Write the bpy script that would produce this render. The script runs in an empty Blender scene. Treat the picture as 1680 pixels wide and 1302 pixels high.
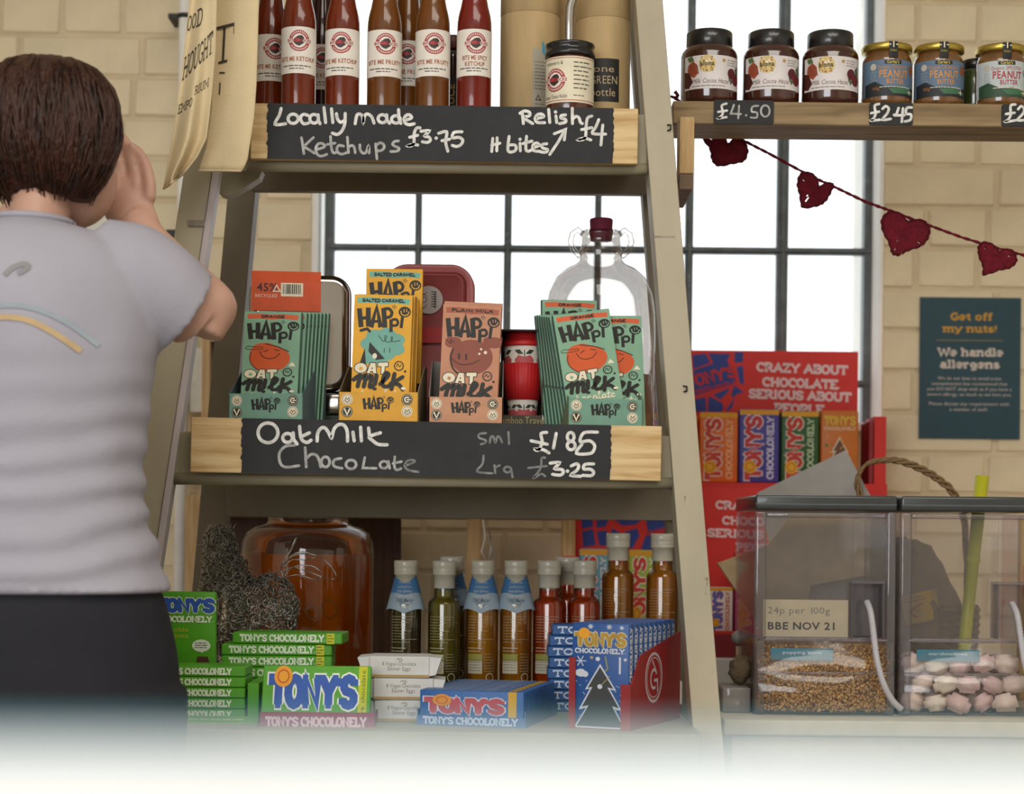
import bpy, bmesh, math, random
from mathutils import Vector, Matrix, noise
random.seed(7)
R = math.radians
# ------------------------------------------------------------------ camera, world, light, exposure
F = 3125.0; ZC = 1.05; CXP, HY = 840.0, 880.0; ROLL = R(0.55)
scn = bpy.context.scene
COL = scn.collection
cam_d = bpy.data.cameras.new('camera'); cam = bpy.data.objects.new('camera', cam_d); COL.objects.link(cam)
cam.location = (0, 0, ZC)
cam.rotation_euler = (Matrix.Rotation(ROLL, 3, 'Y').inverted() @ Matrix.Rotation(R(90), 3, 'X')).to_euler()
cam_d.sensor_fit = 'HORIZONTAL'; cam_d.sensor_width = 36; cam_d.lens = 36 * F / 1680
cam_d.shift_y = (HY - 651) / 1680
cam_d.clip_start = 0.02
cam_d.dof.use_dof = True; cam_d.dof.focus_distance = 2.60; cam_d.dof.aperture_fstop = 4.6
scn.camera = cam
w = bpy.data.worlds.new('world'); scn.world = w; w.use_nodes = True
bg = w.node_tree.nodes['Background']; bg.inputs[0].default_value = (0.93, 0.97, 1.0, 1); bg.inputs[1].default_value = 1.7
def area(name, loc, rot, sx, sy, power, col):
    l = bpy.data.lights.new(name, 'AREA'); l.shape = 'RECTANGLE'; l.size = sx; l.size_y = sy; l.energy = power; l.color = col
    o = bpy.data.objects.new(name, l); COL.objects.link(o); o.location = loc; o.rotation_euler = rot; return o
area('ceiling_light_panel', (0.6, 0.6, 2.95), (0, 0, 0), 1.8, 1.2, 40, (1.0, 0.95, 0.87))
area('front_fill_light', (-1.3, -2.2, 1.75), (R(84), 0, R(-18)), 2.4, 1.5, 84, (0.93, 0.96, 1.0))  # unseen softbox added behind the camera for soft frontal fill
scn.view_settings.view_transform = 'Standard'; scn.view_settings.look = 'None'
scn.view_settings.gamma = 1; scn.view_settings.use_curve_mapping = False
scn.view_settings.exposure = 0.04

# ------------------------------------------------------------------ helpers
def P(px, py, D):
    dx, dy = px - CXP, py - HY
    c, s = math.cos(ROLL), math.sin(ROLL)
    u = c*dx + s*dy; v = -s*dx + c*dy
    return Vector((u/F*D, D, ZC - v/F*D))
def S(n, D): return n/F*D
def lin(h):
    r, g, b = (h >> 16) & 255, (h >> 8) & 255, h & 255
    f = lambda c: (c/255/12.92) if c/255 <= 0.04045 else ((c/255+0.055)/1.055)**2.4
    return (f(r), f(g), f(b), 1)
MC = {}
def mat(name, h, rough=0.6, metal=0.0, var=0.06, nscale=40.0, bump=0.0, bscale=120.0, spot=None, spot_amt=0.62, coat=0.0, stretch=(1, 1, 1), trans=0.0, ior=1.45, sss=0.0, spec=0.5):
    if name in MC: return MC[name]
    m = bpy.data.materials.new(name); m.use_nodes = True; nt = m.node_tree; N = nt.nodes; L = nt.links
    b = N['Principled BSDF']; b.inputs['Roughness'].default_value = rough; b.inputs['Metallic'].default_value = metal
    b.inputs['Coat Weight'].default_value = coat; b.inputs['Transmission Weight'].default_value = trans; b.inputs['IOR'].default_value = ior
    b.inputs['Specular IOR Level'].default_value = spec
    tc = N.new('ShaderNodeTexCoord'); mp = N.new('ShaderNodeMapping'); mp.inputs['Scale'].default_value = stretch
    L.new(tc.outputs['Object'], mp.inputs['Vector'])
    nz = N.new('ShaderNodeTexNoise'); nz.inputs['Scale'].default_value = nscale; nz.inputs['Detail'].default_value = 4
    L.new(mp.outputs[0], nz.inputs['Vector'])
    c = lin(h); dk = tuple(max(0, x*(1-var*3)) for x in c[:3]) + (1,); lt = tuple(min(1, x*(1+var*3)) for x in c[:3]) + (1,)
    rp = N.new('ShaderNodeValToRGB'); rp.color_ramp.elements[0].color = dk; rp.color_ramp.elements[1].color = lt
    rp.color_ramp.elements[0].position = 0.25; rp.color_ramp.elements[1].position = 0.75
    L.new(nz.outputs['Fac'], rp.inputs['Fac']); out = rp.outputs['Color']
    if spot is not None:
        n2 = N.new('ShaderNodeTexNoise'); n2.inputs['Scale'].default_value = 45; n2.inputs['Detail'].default_value = 7; n2.inputs['Roughness'].default_value = 0.75
        L.new(mp.outputs[0], n2.inputs['Vector'])
        r2 = N.new('ShaderNodeValToRGB'); r2.color_ramp.elements[0].position = spot_amt; r2.color_ramp.elements[1].position = spot_amt+0.04
        L.new(n2.outputs['Fac'], r2.inputs['Fac'])
        mx = N.new('ShaderNodeMix'); mx.data_type = 'RGBA'; L.new(r2.outputs['Color'], mx.inputs[0]); L.new(out, mx.inputs[6]); mx.inputs[7].default_value = lin(spot); out = mx.outputs[2]
    L.new(out, b.inputs['Base Color'])
    if bump:
        n3 = N.new('ShaderNodeTexNoise'); n3.inputs['Scale'].default_value = bscale; n3.inputs['Detail'].default_value = 5
        L.new(mp.outputs[0], n3.inputs['Vector'])
        bp = N.new('ShaderNodeBump'); bp.inputs['Strength'].default_value = bump; bp.inputs['Distance'].default_value = 0.004
        L.new(n3.outputs['Fac'], bp.inputs['Height']); L.new(bp.outputs[0], b.inputs['Normal'])
    MC[name] = m; return m
def C(h, rough=0.55, **k): return mat('print_%06x_%d' % (h, int(rough*100)), h, rough, var=k.pop('var', 0.03), **k)
def thin_glass(name, tint, gloss=0.35, edge=(0.35, 0.36, 0.38, 1), rough=0.03, clear=0.97, dust=0.0):
    if name in MC: return MC[name]
    m = bpy.data.materials.new(name); m.use_nodes = True; nt = m.node_tree; N = nt.nodes; L = nt.links
    for n in list(N): N.remove(n)
    o = N.new('ShaderNodeOutputMaterial'); t = N.new('ShaderNodeBsdfTransparent'); g = N.new('ShaderNodeBsdfGlossy'); g.inputs['Roughness'].default_value = rough
    lw = N.new('ShaderNodeLayerWeight'); lw.inputs[0].default_value = 0.35
    rp = N.new('ShaderNodeValToRGB'); rp.color_ramp.elements[0].color = tint; rp.color_ramp.elements[1].color = edge
    rp.color_ramp.elements[0].position = 0.62; rp.color_ramp.elements[1].position = 0.97
    L.new(lw.outputs['Facing'], rp.inputs[0]); L.new(rp.outputs[0], t.inputs['Color'])
    mr = N.new('ShaderNodeMath'); mr.operation = 'MULTIPLY'; mr.inputs[1].default_value = gloss; L.new(lw.outputs['Fresnel'], mr.inputs[0])
    ad = N.new('ShaderNodeMath'); ad.operation = 'ADD'; ad.inputs[1].default_value = 1-clear; L.new(mr.outputs[0], ad.inputs[0])
    mx = N.new('ShaderNodeMixShader'); L.new(ad.outputs[0], mx.inputs[0]); L.new(t.outputs[0], mx.inputs[1]); L.new(g.outputs[0], mx.inputs[2])
    tc = N.new('ShaderNodeTexCoord'); nz = N.new('ShaderNodeTexNoise'); nz.inputs['Scale'].default_value = 30; L.new(tc.outputs['Object'], nz.inputs['Vector'])
    bp = N.new('ShaderNodeBump'); bp.inputs['Strength'].default_value = 0.15; bp.inputs['Distance'].default_value = 0.003; L.new(nz.outputs['Fac'], bp.inputs['Height']); L.new(bp.outputs[0], g.inputs['Normal'])
    last = mx
    if dust:
        df = N.new('ShaderNodeBsdfDiffuse'); df.inputs[0].default_value = (0.6, 0.57, 0.55, 1)
        m2 = N.new('ShaderNodeMixShader'); m2.inputs[0].default_value = dust; L.new(mx.outputs[0], m2.inputs[1]); L.new(df.outputs[0], m2.inputs[2]); last = m2
    L.new(last.outputs[0], o.inputs[0]); MC[name] = m; return m
def liquid(name, col, dens=0.62):
    if name in MC: return MC[name]
    m = bpy.data.materials.new(name); m.use_nodes = True; nt = m.node_tree; N = nt.nodes; L = nt.links
    b = N['Principled BSDF']; b.inputs['Transmission Weight'].default_value = dens; b.inputs['IOR'].default_value = 1.2; b.inputs['Roughness'].default_value = 0.05; b.inputs['Coat Weight'].default_value = 0.5
    nz = N.new('ShaderNodeTexNoise'); nz.inputs['Scale'].default_value = 14; tc = N.new('ShaderNodeTexCoord'); L.new(tc.outputs['Object'], nz.inputs['Vector'])
    rp = N.new('ShaderNodeValToRGB'); c = lin(col); rp.color_ramp.elements[0].color = tuple(x*0.8 for x in c[:3])+(1,); rp.color_ramp.elements[1].color = c
    L.new(nz.outputs['Fac'], rp.inputs[0]); L.new(rp.outputs[0], b.inputs['Base Color'])
    bp = N.new('ShaderNodeBump'); bp.inputs['Strength'].default_value = 0.25; bp.inputs['Distance'].default_value = 0.004; L.new(nz.outputs['Fac'], bp.inputs['Height']); L.new(bp.outputs[0], b.inputs['Normal'])
    MC[name] = m; return m
def wood(name, h, h2, rough=0.7, along='x', scale=9, bump=0.3):
    if name in MC: return MC[name]
    m = bpy.data.materials.new(name); m.use_nodes = True; nt = m.node_tree; N = nt.nodes; L = nt.links
    b = N['Principled BSDF']; b.inputs['Roughness'].default_value = rough
    tc = N.new('ShaderNodeTexCoord'); mp = N.new('ShaderNodeMapping')
    mp.inputs['Scale'].default_value = {'x': (1.2, 14, 14), 'z': (14, 14, 1.2), 'y': (14, 1.2, 14)}[along]
    L.new(tc.outputs['Object'], mp.inputs[0])
    nz = N.new('ShaderNodeTexNoise'); nz.inputs['Scale'].default_value = scale; nz.inputs['Detail'].default_value = 6; nz.inputs['Distortion'].default_value = 0.6
    L.new(mp.outputs[0], nz.inputs['Vector'])
    rp = N.new('ShaderNodeValToRGB'); rp.color_ramp.elements[0].color = lin(h2); rp.color_ramp.elements[1].color = lin(h); rp.color_ramp.elements[0].position = 0.3; rp.color_ramp.elements[1].position = 0.62
    L.new(nz.outputs['Fac'], rp.inputs[0]); L.new(rp.outputs[0], b.inputs['Base Color'])
    bp = N.new('ShaderNodeBump'); bp.inputs['Strength'].default_value = bump; bp.inputs['Distance'].default_value = 0.002; L.new(nz.outputs['Fac'], bp.inputs['Height']); L.new(bp.outputs[0], b.inputs['Normal'])
    MC[name] = m; return m

class MB:
    def __init__(s): s.v = []; s.f = []; s.m = []; s.sm = []; s.mats = []
    def mi(s, m):
        if m not in s.mats: s.mats.append(m)
        return s.mats.index(m)
    def add(s, vs, fs, m, M=None, smooth=False):
        o = len(s.v); i = s.mi(m)
        for p in vs:
            p = Vector(p); s.v.append(tuple(M @ p) if M is not None else tuple(p))
        for f in fs: s.f.append([a+o for a in f]); s.m.append(i); s.sm.append(smooth)
        return s
    def box(s, x0, x1, y0, y1, z0, z1, m, b=0.0, seg=1, M=None, smooth=False):
        if b <= 0:
            vs = [(x0,y0,z0),(x1,y0,z0),(x1,y1,z0),(x0,y1,z0),(x0,y0,z1),(x1,y0,z1),(x1,y1,z1),(x0,y1,z1)]
            return s.add(vs, [(0,3,2,1),(4,5,6,7),(0,1,5,4),(1,2,6,5),(2,3,7,6),(3,0,4,7)], m, M)
        bm = bmesh.new(); bmesh.ops.create_cube(bm, size=1)
        for v in bm.verts: v.co = Vector(((x0+x1)/2+v.co.x*(x1-x0), (y0+y1)/2+v.co.y*(y1-y0), (z0+z1)/2+v.co.z*(z1-z0)))
        bmesh.ops.bevel(bm, geom=bm.edges[:], offset=b, segments=seg, affect='EDGES', profile=0.5)
        bm.verts.index_update()
        s.add([v.co[:] for v in bm.verts], [[v.index for v in f.verts] for f in bm.faces], m, M, smooth=seg > 1 or smooth); bm.free(); return s
    def lathe(s, prof, m, n=32, c=(0, 0, 0), sq=0.0, smooth=True, sx=1, sy=1, cap=True, M=None, rib=None):
        vs = []; fs = []
        for (r, z) in prof:
            for k in range(n):
                a = 2*math.pi*k/n; ca, sa = math.cos(a), math.sin(a); q = 1.0
                if sq > 0:
                    e = 2+sq*6; q = (abs(ca)**e+abs(sa)**e)**(-1/e)
                rr = r*q
                if rib: rr += rib(a, z)
                vs.append((c[0]+rr*ca*sx, c[1]+rr*sa*sy, c[2]+z))
        for i in range(len(prof)-1):
            for k in range(n):
                a0 = i*n+k; a1 = i*n+(k+1) % n; fs.append((a0, a1, a1+n, a0+n))
        if cap:
            fs.append(list(range(n))[::-1]); fs.append([(len(prof)-1)*n+k for k in range(n)])
        return s.add(vs, fs, m, M, smooth)
    def tube(s, pts, r, m, n=8, smooth=True, radii=None, cap=True):
        pts = [Vector(p) for p in pts]; vs = []; fs = []; up = Vector((0, 0, 1)); prev = None
        for i, p in enumerate(pts):
            t = (pts[min(i+1, len(pts)-1)]-pts[max(i-1, 0)])
            if t.length < 1e-9: t = Vector((0, 0, 1))
            t.normalize()
            a = t.cross(up if prev is None else prev)
            if prev is None:
                if a.length < 1e-3: a = t.cross(Vector((1, 0, 0)))
                a.normalize(); b = t.cross(a).normalized()
            else:
                b = (prev - t*prev.dot(t)).normalized(); a = b.cross(t)
            prev = b
            rr = radii[i] if radii else r
            for k in range(n):
                g = 2*math.pi*k/n; vs.append(p+a*(rr*math.cos(g))+b*(rr*math.sin(g)))
        for i in range(len(pts)-1):
            for k in range(n):
                q = i*n+k; w_ = i*n+(k+1) % n; fs.append((q, w_, w_+n, q+n))
        if cap: fs.append(list(range(n))[::-1]); fs.append([(len(pts)-1)*n+k for k in range(n)])
        return s.add(vs, fs, m, None, smooth)
    def prism(s, poly, y0, y1, m, M=None):   # poly in (x,z), extruded in y
        n = len(poly); vs = [(x, y0, z) for x, z in poly]+[(x, y1, z) for x, z in poly]
        ar = sum(poly[i][0]*poly[(i+1) % n][1]-poly[(i+1) % n][0]*poly[i][1] for i in range(n))
        idx = list(range(n)) if ar > 0 else list(range(n))[::-1]
        fs = [idx, [i+n for i in idx[::-1]]]
        for k in range(n):
            a, b = idx[k], idx[(k+1) % n]; fs.append((b, a, a+n, b+n))
        return s.add(vs, fs, m, M)
    def beam(s, p0, p1, wx, dy, m, b=0.0012):   # p = centre of front face, width along x, depth along +y
        vs = []
        for p in (p0, p1):
            for (a, c) in ((-1, 0), (1, 0), (1, 1), (-1, 1)): vs.append((p.x+a*wx/2, p.y+c*dy, p.z))
        bm = bmesh.new(); V = [bm.verts.new(v) for v in vs]
        for f in ((0,1,2,3),(7,6,5,4),(0,4,5,1),(1,5,6,2),(2,6,7,3),(3,7,4,0)): bm.faces.new([V[i] for i in f])
        bmesh.ops.recalc_face_normals(bm, faces=bm.faces[:])
        if b: bmesh.ops.bevel(bm, geom=bm.edges[:], offset=b, segments=2, affect='EDGES', profile=0.5)
        bm.verts.index_update()
        s.add([v.co[:] for v in bm.verts], [[v.index for v in f.verts] for f in bm.faces], m); bm.free(); return s
    def art(s, A, fn, slab=None):
        for i, (vs, fs, m, ly) in enumerate(A.items):
            ly = ly+.015*(i % 60)
            if slab and max(v[0] for v in vs)-min(v[0] for v in vs) > slab:
                V = []; Fc = []
                for f in fs:
                    pl = [vs[k] for k in f]; a = math.floor(min(p[0] for p in pl)/slab); z = math.ceil(max(p[0] for p in pl)/slab)
                    for c in range(a, z):
                        q = pl
                        for sg, lim in ((1, c*slab), (-1, (c+1)*slab)):
                            out = []
                            for k in range(len(q)):
                                p0, p1 = q[k-1], q[k]; i0 = sg*(p0[0]-lim) >= 0; i1 = sg*(p1[0]-lim) >= 0
                                if i0 != i1: t = (lim-p0[0])/(p1[0]-p0[0]); out.append((lim, p0[1]+(p1[1]-p0[1])*t))
                                if i1: out.append(p1)
                            q = out
                            if not q: break
                        if len(q) > 2: o = len(V); V += q; Fc.append(list(range(o, o+len(q))))
                vs, fs = V, Fc
            if vs: s.add([fn(x, y, ly) for x, y in vs], fs, m)
        return s
    def mesh(s, name):
        me = bpy.data.meshes.new(name); me.from_pydata(s.v, [], s.f)
        for m in s.mats: me.materials.append(m)
        me.polygons.foreach_set('material_index', s.m); me.polygons.foreach_set('use_smooth', s.sm); me.update(); return me
    def build(s, name, parent=None, loc=(0, 0, 0), rot=(0, 0, 0)):
        o = bpy.data.objects.new(name, s.mesh(name)); COL.objects.link(o); o.location = loc; o.rotation_euler = rot
        if parent is not None: o.parent = parent
        return o
def tag(o, label=None, cat=None, group=None, kind=None):
    if label: o['label'] = label
    if cat: o['category'] = cat
    if group: o['group'] = group
    if kind: o['kind'] = kind
    return o
def empty(name, loc, rot=(0, 0, 0), label=None, cat=None, group=None):
    o = bpy.data.objects.new(name, None); COL.objects.link(o); o.location = loc; o.rotation_euler = rot; o.empty_display_size = 0.02
    return tag(o, label, cat, group)
def dup(root, loc=None, rot=None, label=None, group=None):
    r = root.copy(); COL.objects.link(r)
    if loc is not None: r.location = loc
    if rot is not None: r.rotation_euler = rot
    if label: r['label'] = label
    if group: r['group'] = group
    for ch in [o for o in root.children]:
        c = ch.copy(); COL.objects.link(c); c.parent = r
        for g in [o for o in ch.children]:
            d = g.copy(); COL.objects.link(d); d.parent = c
    return r

# ------------------------------------------------------------------ lettering
def arc(cx, cy, rx, ry, a0, a1, n=8): return [(cx+rx*math.cos(R(a0+(a1-a0)*i/n)), cy+ry*math.sin(R(a0+(a1-a0)*i/n))) for i in range(n+1)]
G = {
 'A': (.92, [[(.08,0),(.46,1),(.84,0)],[(.22,.34),(.7,.34)]], [(.1,0),(.82,0)]),
 'B': (.8, [[(.18,0),(.18,1),(.5,1)]+arc(.5,.77,.18,.23,80,-80,4)+[(.18,.54)],[(.5,.54)]+arc(.5,.27,.24,.27,80,-80,4)+[(.18,0)]], [(.14,0),(.14,1)]),
 'C': (.8, [arc(.46,.5,.36,.5,45,315,10),[(.72,.66),(.72,.96)]], []),
 'D': (.85, [[(.18,0),(.18,1),(.42,1)]+arc(.42,.5,.34,.5,80,-80,6)+[(.18,0)]], [(.14,0),(.14,1)]),
 'E': (.78, [[(.7,.8),(.7,1),(.18,1),(.18,0),(.72,0),(.72,.2)],[(.18,.52),(.54,.52)]], [(.12,0),(.12,1)]),
 'F': (.74, [[(.7,.78),(.7,1),(.18,1),(.18,0)],[(.18,.5),(.54,.5)]], [(.18,0),(.12,1)]),
 'G': (.86, [arc(.46,.5,.36,.5,45,330,10)+[(.78,.42),(.5,.42)]], []),
 'H': (.92, [[(.18,0),(.18,1)],[(.74,0),(.74,1)],[(.18,.5),(.74,.5)]], [(.18,0),(.18,1),(.74,0),(.74,1)]),
 'I': (.44, [[(.22,0),(.22,1)]], [(.22,0),(.22,1)]),
 'K': (.88, [[(.18,0),(.18,1)],[(.74,1),(.2,.45)],[(.34,.58),(.78,0)]], [(.18,0),(.18,1),(.76,1),(.78,0)]),
 'L': (.74, [[(.18,1),(.18,0),(.68,0),(.68,.28)]], [(.18,1),(.12,0)]),
 'M': (1.1, [[(.16,0),(.16,1),(.55,.3),(.94,1),(.94,0)]], [(.16,0),(.94,0),(.1,1),(1.0,1)]),
 'N': (.95, [[(.18,0),(.18,1),(.77,0),(.77,1)]], [(.18,0),(.12,1),(.77,1)]),
 'O': (.86, [arc(.43,.5,.34,.5,90,450,14)], []),
 'P': (.78, [[(.18,0),(.18,1),(.46,1)]+arc(.46,.73,.24,.27,80,-80,5)+[(.18,.46)]], [(.18,0),(.12,1)]),
 'R': (.88, [[(.18,0),(.18,1),(.46,1)]+arc(.46,.74,.24,.26,80,-80,5)+[(.18,.48)],[(.44,.48),(.76,0)]], [(.18,0),(.12,1),(.78,0)]),
 'S': (.76, [arc(.38,.74,.27,.26,20,270,7)[:-1]+arc(.38,.24,.29,.25,90,-160,7),[(.66,.74),(.66,.98)],[(.08,.26),(.08,.02)]], []),
 'T': (.84, [[(.08,.74),(.08,1),(.76,1),(.76,.74)],[(.42,1),(.42,0)]], [(.42,0)]),
 'U': (.9, [[(.16,1),(.16,.3)]+arc(.45,.28,.29,.28,180,360,6)+[(.74,1)]], [(.16,1),(.74,1)]),
 'V': (.9, [[(.1,1),(.45,0),(.8,1)]], [(.1,1),(.8,1)]),
 'W': (1.2, [[(.1,1),(.34,0),(.6,.8),(.86,0),(1.1,1)]], [(.1,1),(.6,.8),(1.1,1)]),
 'Y': (.88, [[(.1,1),(.44,.46),(.44,0)],[(.78,1),(.44,.46)]], [(.1,1),(.78,1),(.44,0)]),
 'Z': (.8, [[(.12,.76),(.12,1),(.68,1),(.1,0),(.7,0),(.7,.24)]], []),
 "'": (.24, [[(.14,1.02),(.1,.7)]], []), '.': (.26, [[(.13,.02),(.13,.1)]], []), '!': (.34, [[(.17,1),(.17,.32)],[(.17,.02),(.17,.1)]], []),
 ' ': (.4, [], []),
 'e': (.68, [[(.1,.36),(.58,.36)]+arc(.34,.35,.25,.33,15,310,10)], []),
 't': (.52, [[(.24,.95),(.24,.2),(.34,.03),(.48,.08)],[(.06,.66),(.44,.66)]], []),
 'o': (.7, [arc(.34,.34,.25,.33,90,450,12)], []),
 'f': (.5, [[(.24,0),(.24,.8),(.34,1),(.5,.96)],[(.06,.66),(.44,.66)]], [(.24,0)]),
 'm': (1.12, [[(.16,0),(.16,.66)],[(.16,.5),(.34,.68),(.54,.6),(.56,0)],[(.56,.5),(.74,.68),(.94,.6),(.96,0)]], [(.16,0),(.1,.66),(.56,0),(.96,0)]),
 'y': (.74, [[(.1,.68),(.38,.04)],[(.66,.68),(.34,-.2),(.12,-.26)]], [(.1,.68),(.66,.68)]),
 'n': (.78, [[(.16,0),(.16,.66)],[(.16,.5),(.36,.68),(.58,.6),(.6,0)]], [(.16,0),(.1,.66),(.6,0)]),
 'u': (.78, [[(.16,.66),(.16,.2),(.32,0),(.6,.14)],[(.6,.66),(.6,0)]], [(.12,.66),(.56,.66),(.66,0)]),
 's': (.56, [arc(.28,.5,.18,.16,20,270,6)[:-1]+arc(.28,.17,.2,.16,90,-160,6)], []),
 'h': (.78, [[(.16,0),(.16,1)],[(.16,.5),(.36,.68),(.58,.6),(.6,0)]], [(.16,0),(.1,1),(.6,0)]),
 'a': (.7, [[(.12,.56),(.3,.68),(.5,.6),(.52,0)],arc(.32,.2,.2,.19,60,420,8)], [(.58,0)]),
 'd': (.78, [arc(.34,.34,.22,.33,90,450,10),[(.6,1),(.6,0)]], [(.54,1),(.66,0)]),
 'l': (.38, [[(.18,1),(.18,0)]], [(.18,0),(.12,1)]),
 'r': (.58, [[(.16,0),(.16,.66)],[(.16,.44),(.34,.66),(.5,.6)]], [(.16,0),(.1,.66)]),
 'g': (.7, [arc(.32,.4,.21,.25,90,450,10),[(.56,.66),(.56,-.1)]+arc(.34,-.1,.22,.16,0,-150,5)], []),
}
BF = {}
def load_bfont(chars):
    objs = []
    for bold in (0, 1):
        for ch in chars:
            cu = bpy.data.curves.new('c', 'FONT'); cu.body = ch; cu.size = 1; cu.resolution_u = 2; cu.offset = 0.022*bold
            o = bpy.data.objects.new('c', cu); COL.objects.link(o); objs.append((bold, ch, o, cu))
    bpy.context.view_layer.update(); dg = bpy.context.evaluated_depsgraph_get()
    for bold, ch, o, cu in objs:
        me = o.evaluated_get(dg).to_mesh(); vs = [(v.co.x, v.co.y) for v in me.vertices]; fs = [list(p.vertices) for p in me.polygons]
        BF[(bold, ch)] = (vs, fs, (max([v[0] for v in vs]) if vs else 0.2)+0.06)
        o.evaluated_get(dg).to_mesh_clear()
    for b, c, o, cu in objs: bpy.data.objects.remove(o); bpy.data.curves.remove(cu)
load_bfont("ABCDEFGHIJKLMNOPQRSTUVWXYZabcdefghijklmnopqrstuvwxyz0123456789%&.,!'")
class Art:
    """flat print: points given in units with y DOWN from (ox, oy); scaled by s to metres"""
    def __init__(s, sc=1.0, ox=0.0, oy=0.0, sy=None): s.sc = sc; s.ox = ox; s.oy = oy; s.syc = sy or sc; s.items = []
    def t(s, p): return (s.ox+s.sc*p[0], s.oy-s.syc*p[1])
    def raw(s, vs, fs, m, ly): s.items.append(([s.t(p) for p in vs], fs, m, ly))
    def rect(s, x0, y0, x1, y1, m, ly=0, n=1):
        vs = []; fs = []
        for i in range(n+1): x = x0+(x1-x0)*i/n; vs += [(x, y1), (x, y0)]
        for i in range(n): fs.append((2*i, 2*i+2, 2*i+3, 2*i+1))
        s.raw(vs, fs, m, ly)
    def poly(s, pts, m, ly=0):
        n = len(pts); ar = sum(pts[i][0]*pts[(i+1) % n][1]-pts[(i+1) % n][0]*pts[i][1] for i in range(n))
        s.raw(pts if ar < 0 else pts[::-1], [list(range(n))], m, ly)
    def spoly(s, pts, m, ly=0):
        o = []; n0 = len(pts)
        for i in range(n0):
            p0, p1, p2, p3 = [Vector(pts[(i+k-1) % n0]) for k in range(4)]
            for k in range(4): t = k/4; o.append(tuple(.5*((2*p1)+(p2-p0)*t+(2*p0-5*p1+4*p2-p3)*t*t+(3*p1-p0-3*p2+p3)*t**3)))
        s.poly(o, m, ly)
    def disk(s, x, y, rx, m, ly=0, ry=None, n=20): s.poly([(x+rx*math.cos(2*math.pi*k/n), y+(ry or rx)*math.sin(2*math.pi*k/n)) for k in range(n)], m, ly)
    def blob(s, x, y, r, m, ly=0, ry=None, bumps=7, amp=0.14, ph=0): 
        n = 48; s.poly([(x+r*(1+amp*abs(math.sin(bumps*math.pi*k/n+ph)))*math.cos(2*math.pi*k/n), y+(ry or r)*(1+amp*abs(math.sin(bumps*math.pi*k/n+ph)))*math.sin(2*math.pi*k/n)) for k in range(n)], m, ly)
    def ring(s, x, y, r0, r1, m, ly=0, a0=0, a1=360, n=24, ys=1):
        vs = []; fs = []
        for k in range(n+1):
            a = R(a0+(a1-a0)*k/n); vs += [(x+r0*math.cos(a), y+ys*r0*math.sin(a)), (x+r1*math.cos(a), y+ys*r1*math.sin(a))]
        for k in range(n): fs.append((2*k, 2*k+1, 2*k+3, 2*k+2))
        s.raw(vs, fs, m, ly)
    def stroke(s, pts, wd, m, ly=0, cap=True):
        if len(pts) == 1: s.disk(pts[0][0], pts[0][1], wd*0.6, m, ly, n=8); return
        if getattr(s, 'smooth', False) and len(pts) >= 4:
            o = []; n0 = len(pts)
            for i in range(n0-1):
                p0, p1, p2, p3 = [Vector(pts[min(max(i+k-1, 0), n0-1)]) for k in range(4)]
                for k in range(4): t = k/4; o.append(tuple(.5*((2*p1)+(p2-p0)*t+(2*p0-5*p1+4*p2-p3)*t*t+(3*p1-p0-3*p2+p3)*t**3)))
            pts = o+[tuple(pts[-1])]
        pts = [Vector(p) for p in pts]; L_ = []; Rr = []; n = len(pts)
        closed = (pts[0]-pts[-1]).length < 1e-6
        for i, p in enumerate(pts):
            a = (p-pts[i-1]) if i else ((pts[0]-pts[-2]) if closed else (pts[1]-pts[0]))
            b = (pts[i+1]-p) if i < n-1 else ((pts[1]-pts[0]) if closed else a)
            if a.length < 1e-9: a = b
            if b.length < 1e-9: b = a
            a = a.normalized(); b = b.normalized(); na = Vector((-a.y, a.x)); nb = Vector((-b.y, b.x)); mm = na+nb
            if mm.length < 0.3: mm = na
            mm.normalize(); k = min(1.7, 1/max(0.35, mm.dot(na)))
            L_.append(p+mm*wd/2*k); Rr.append(p-mm*wd/2*k)
        vs = []; fs = []
        for a, b in zip(L_, Rr): vs += [tuple(a), tuple(b)]
        for i in range(n-1): fs.append((2*i, 2*i+1, 2*i+3, 2*i+2))
        s.raw(vs, fs, m, ly)
        if cap and not closed:
            s.disk(pts[0].x, pts[0].y, wd/2, m, ly, n=8); s.disk(pts[-1].x, pts[-1].y, wd/2, m, ly, n=8)
    def slab(s, *a, **k):
        sm = getattr(s, 'smooth', False); s.smooth = False; s._slab(*a, **k); s.smooth = sm
    def _slab(s, text, x, y, h, m, wt=0.17, ly=0, w=None, align='l', serif=True, out=None, outw=0.1, rot=0, slope=0):
        adv = sum(G[c][0] for c in text if c in G)
        if not adv: return
        kx = (w/(adv*h)) if w else 1.0; tot = adv*h*kx
        x0 = x-(tot/2 if align == 'c' else tot if align == 'r' else 0); cr, sr = math.cos(rot), math.sin(rot)
        for c in text:
            if c not in G: continue
            gw, pls, ser = G[c]
            def tp(px_, py_):
                u = x0-x+px_*h*kx; v = -py_*h+slope*u; return (x+u*cr-v*sr, y+u*sr+v*cr)
            for pl in pls:
                q = [tp(a, b*(1-wt)+wt/2) for a, b in pl]
                if out: s.stroke(q, (wt+outw)*h, out, ly, cap=False)
                s.stroke(q, wt*h, m, ly+1, cap=False)
            if serif:
                for (a, b) in ser:
                    bb = b*(1-wt)+wt/2; q = [tp(a-.15, bb), tp(a+.15, bb)]
                    if out: s.stroke([tp(a-.19, bb), tp(a+.19, bb)], (wt*0.8+outw)*h, out, ly, cap=False)
                    s.stroke(q, wt*0.8*h, m, ly+1, cap=False)
            x0 += gw*h*kx
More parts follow.
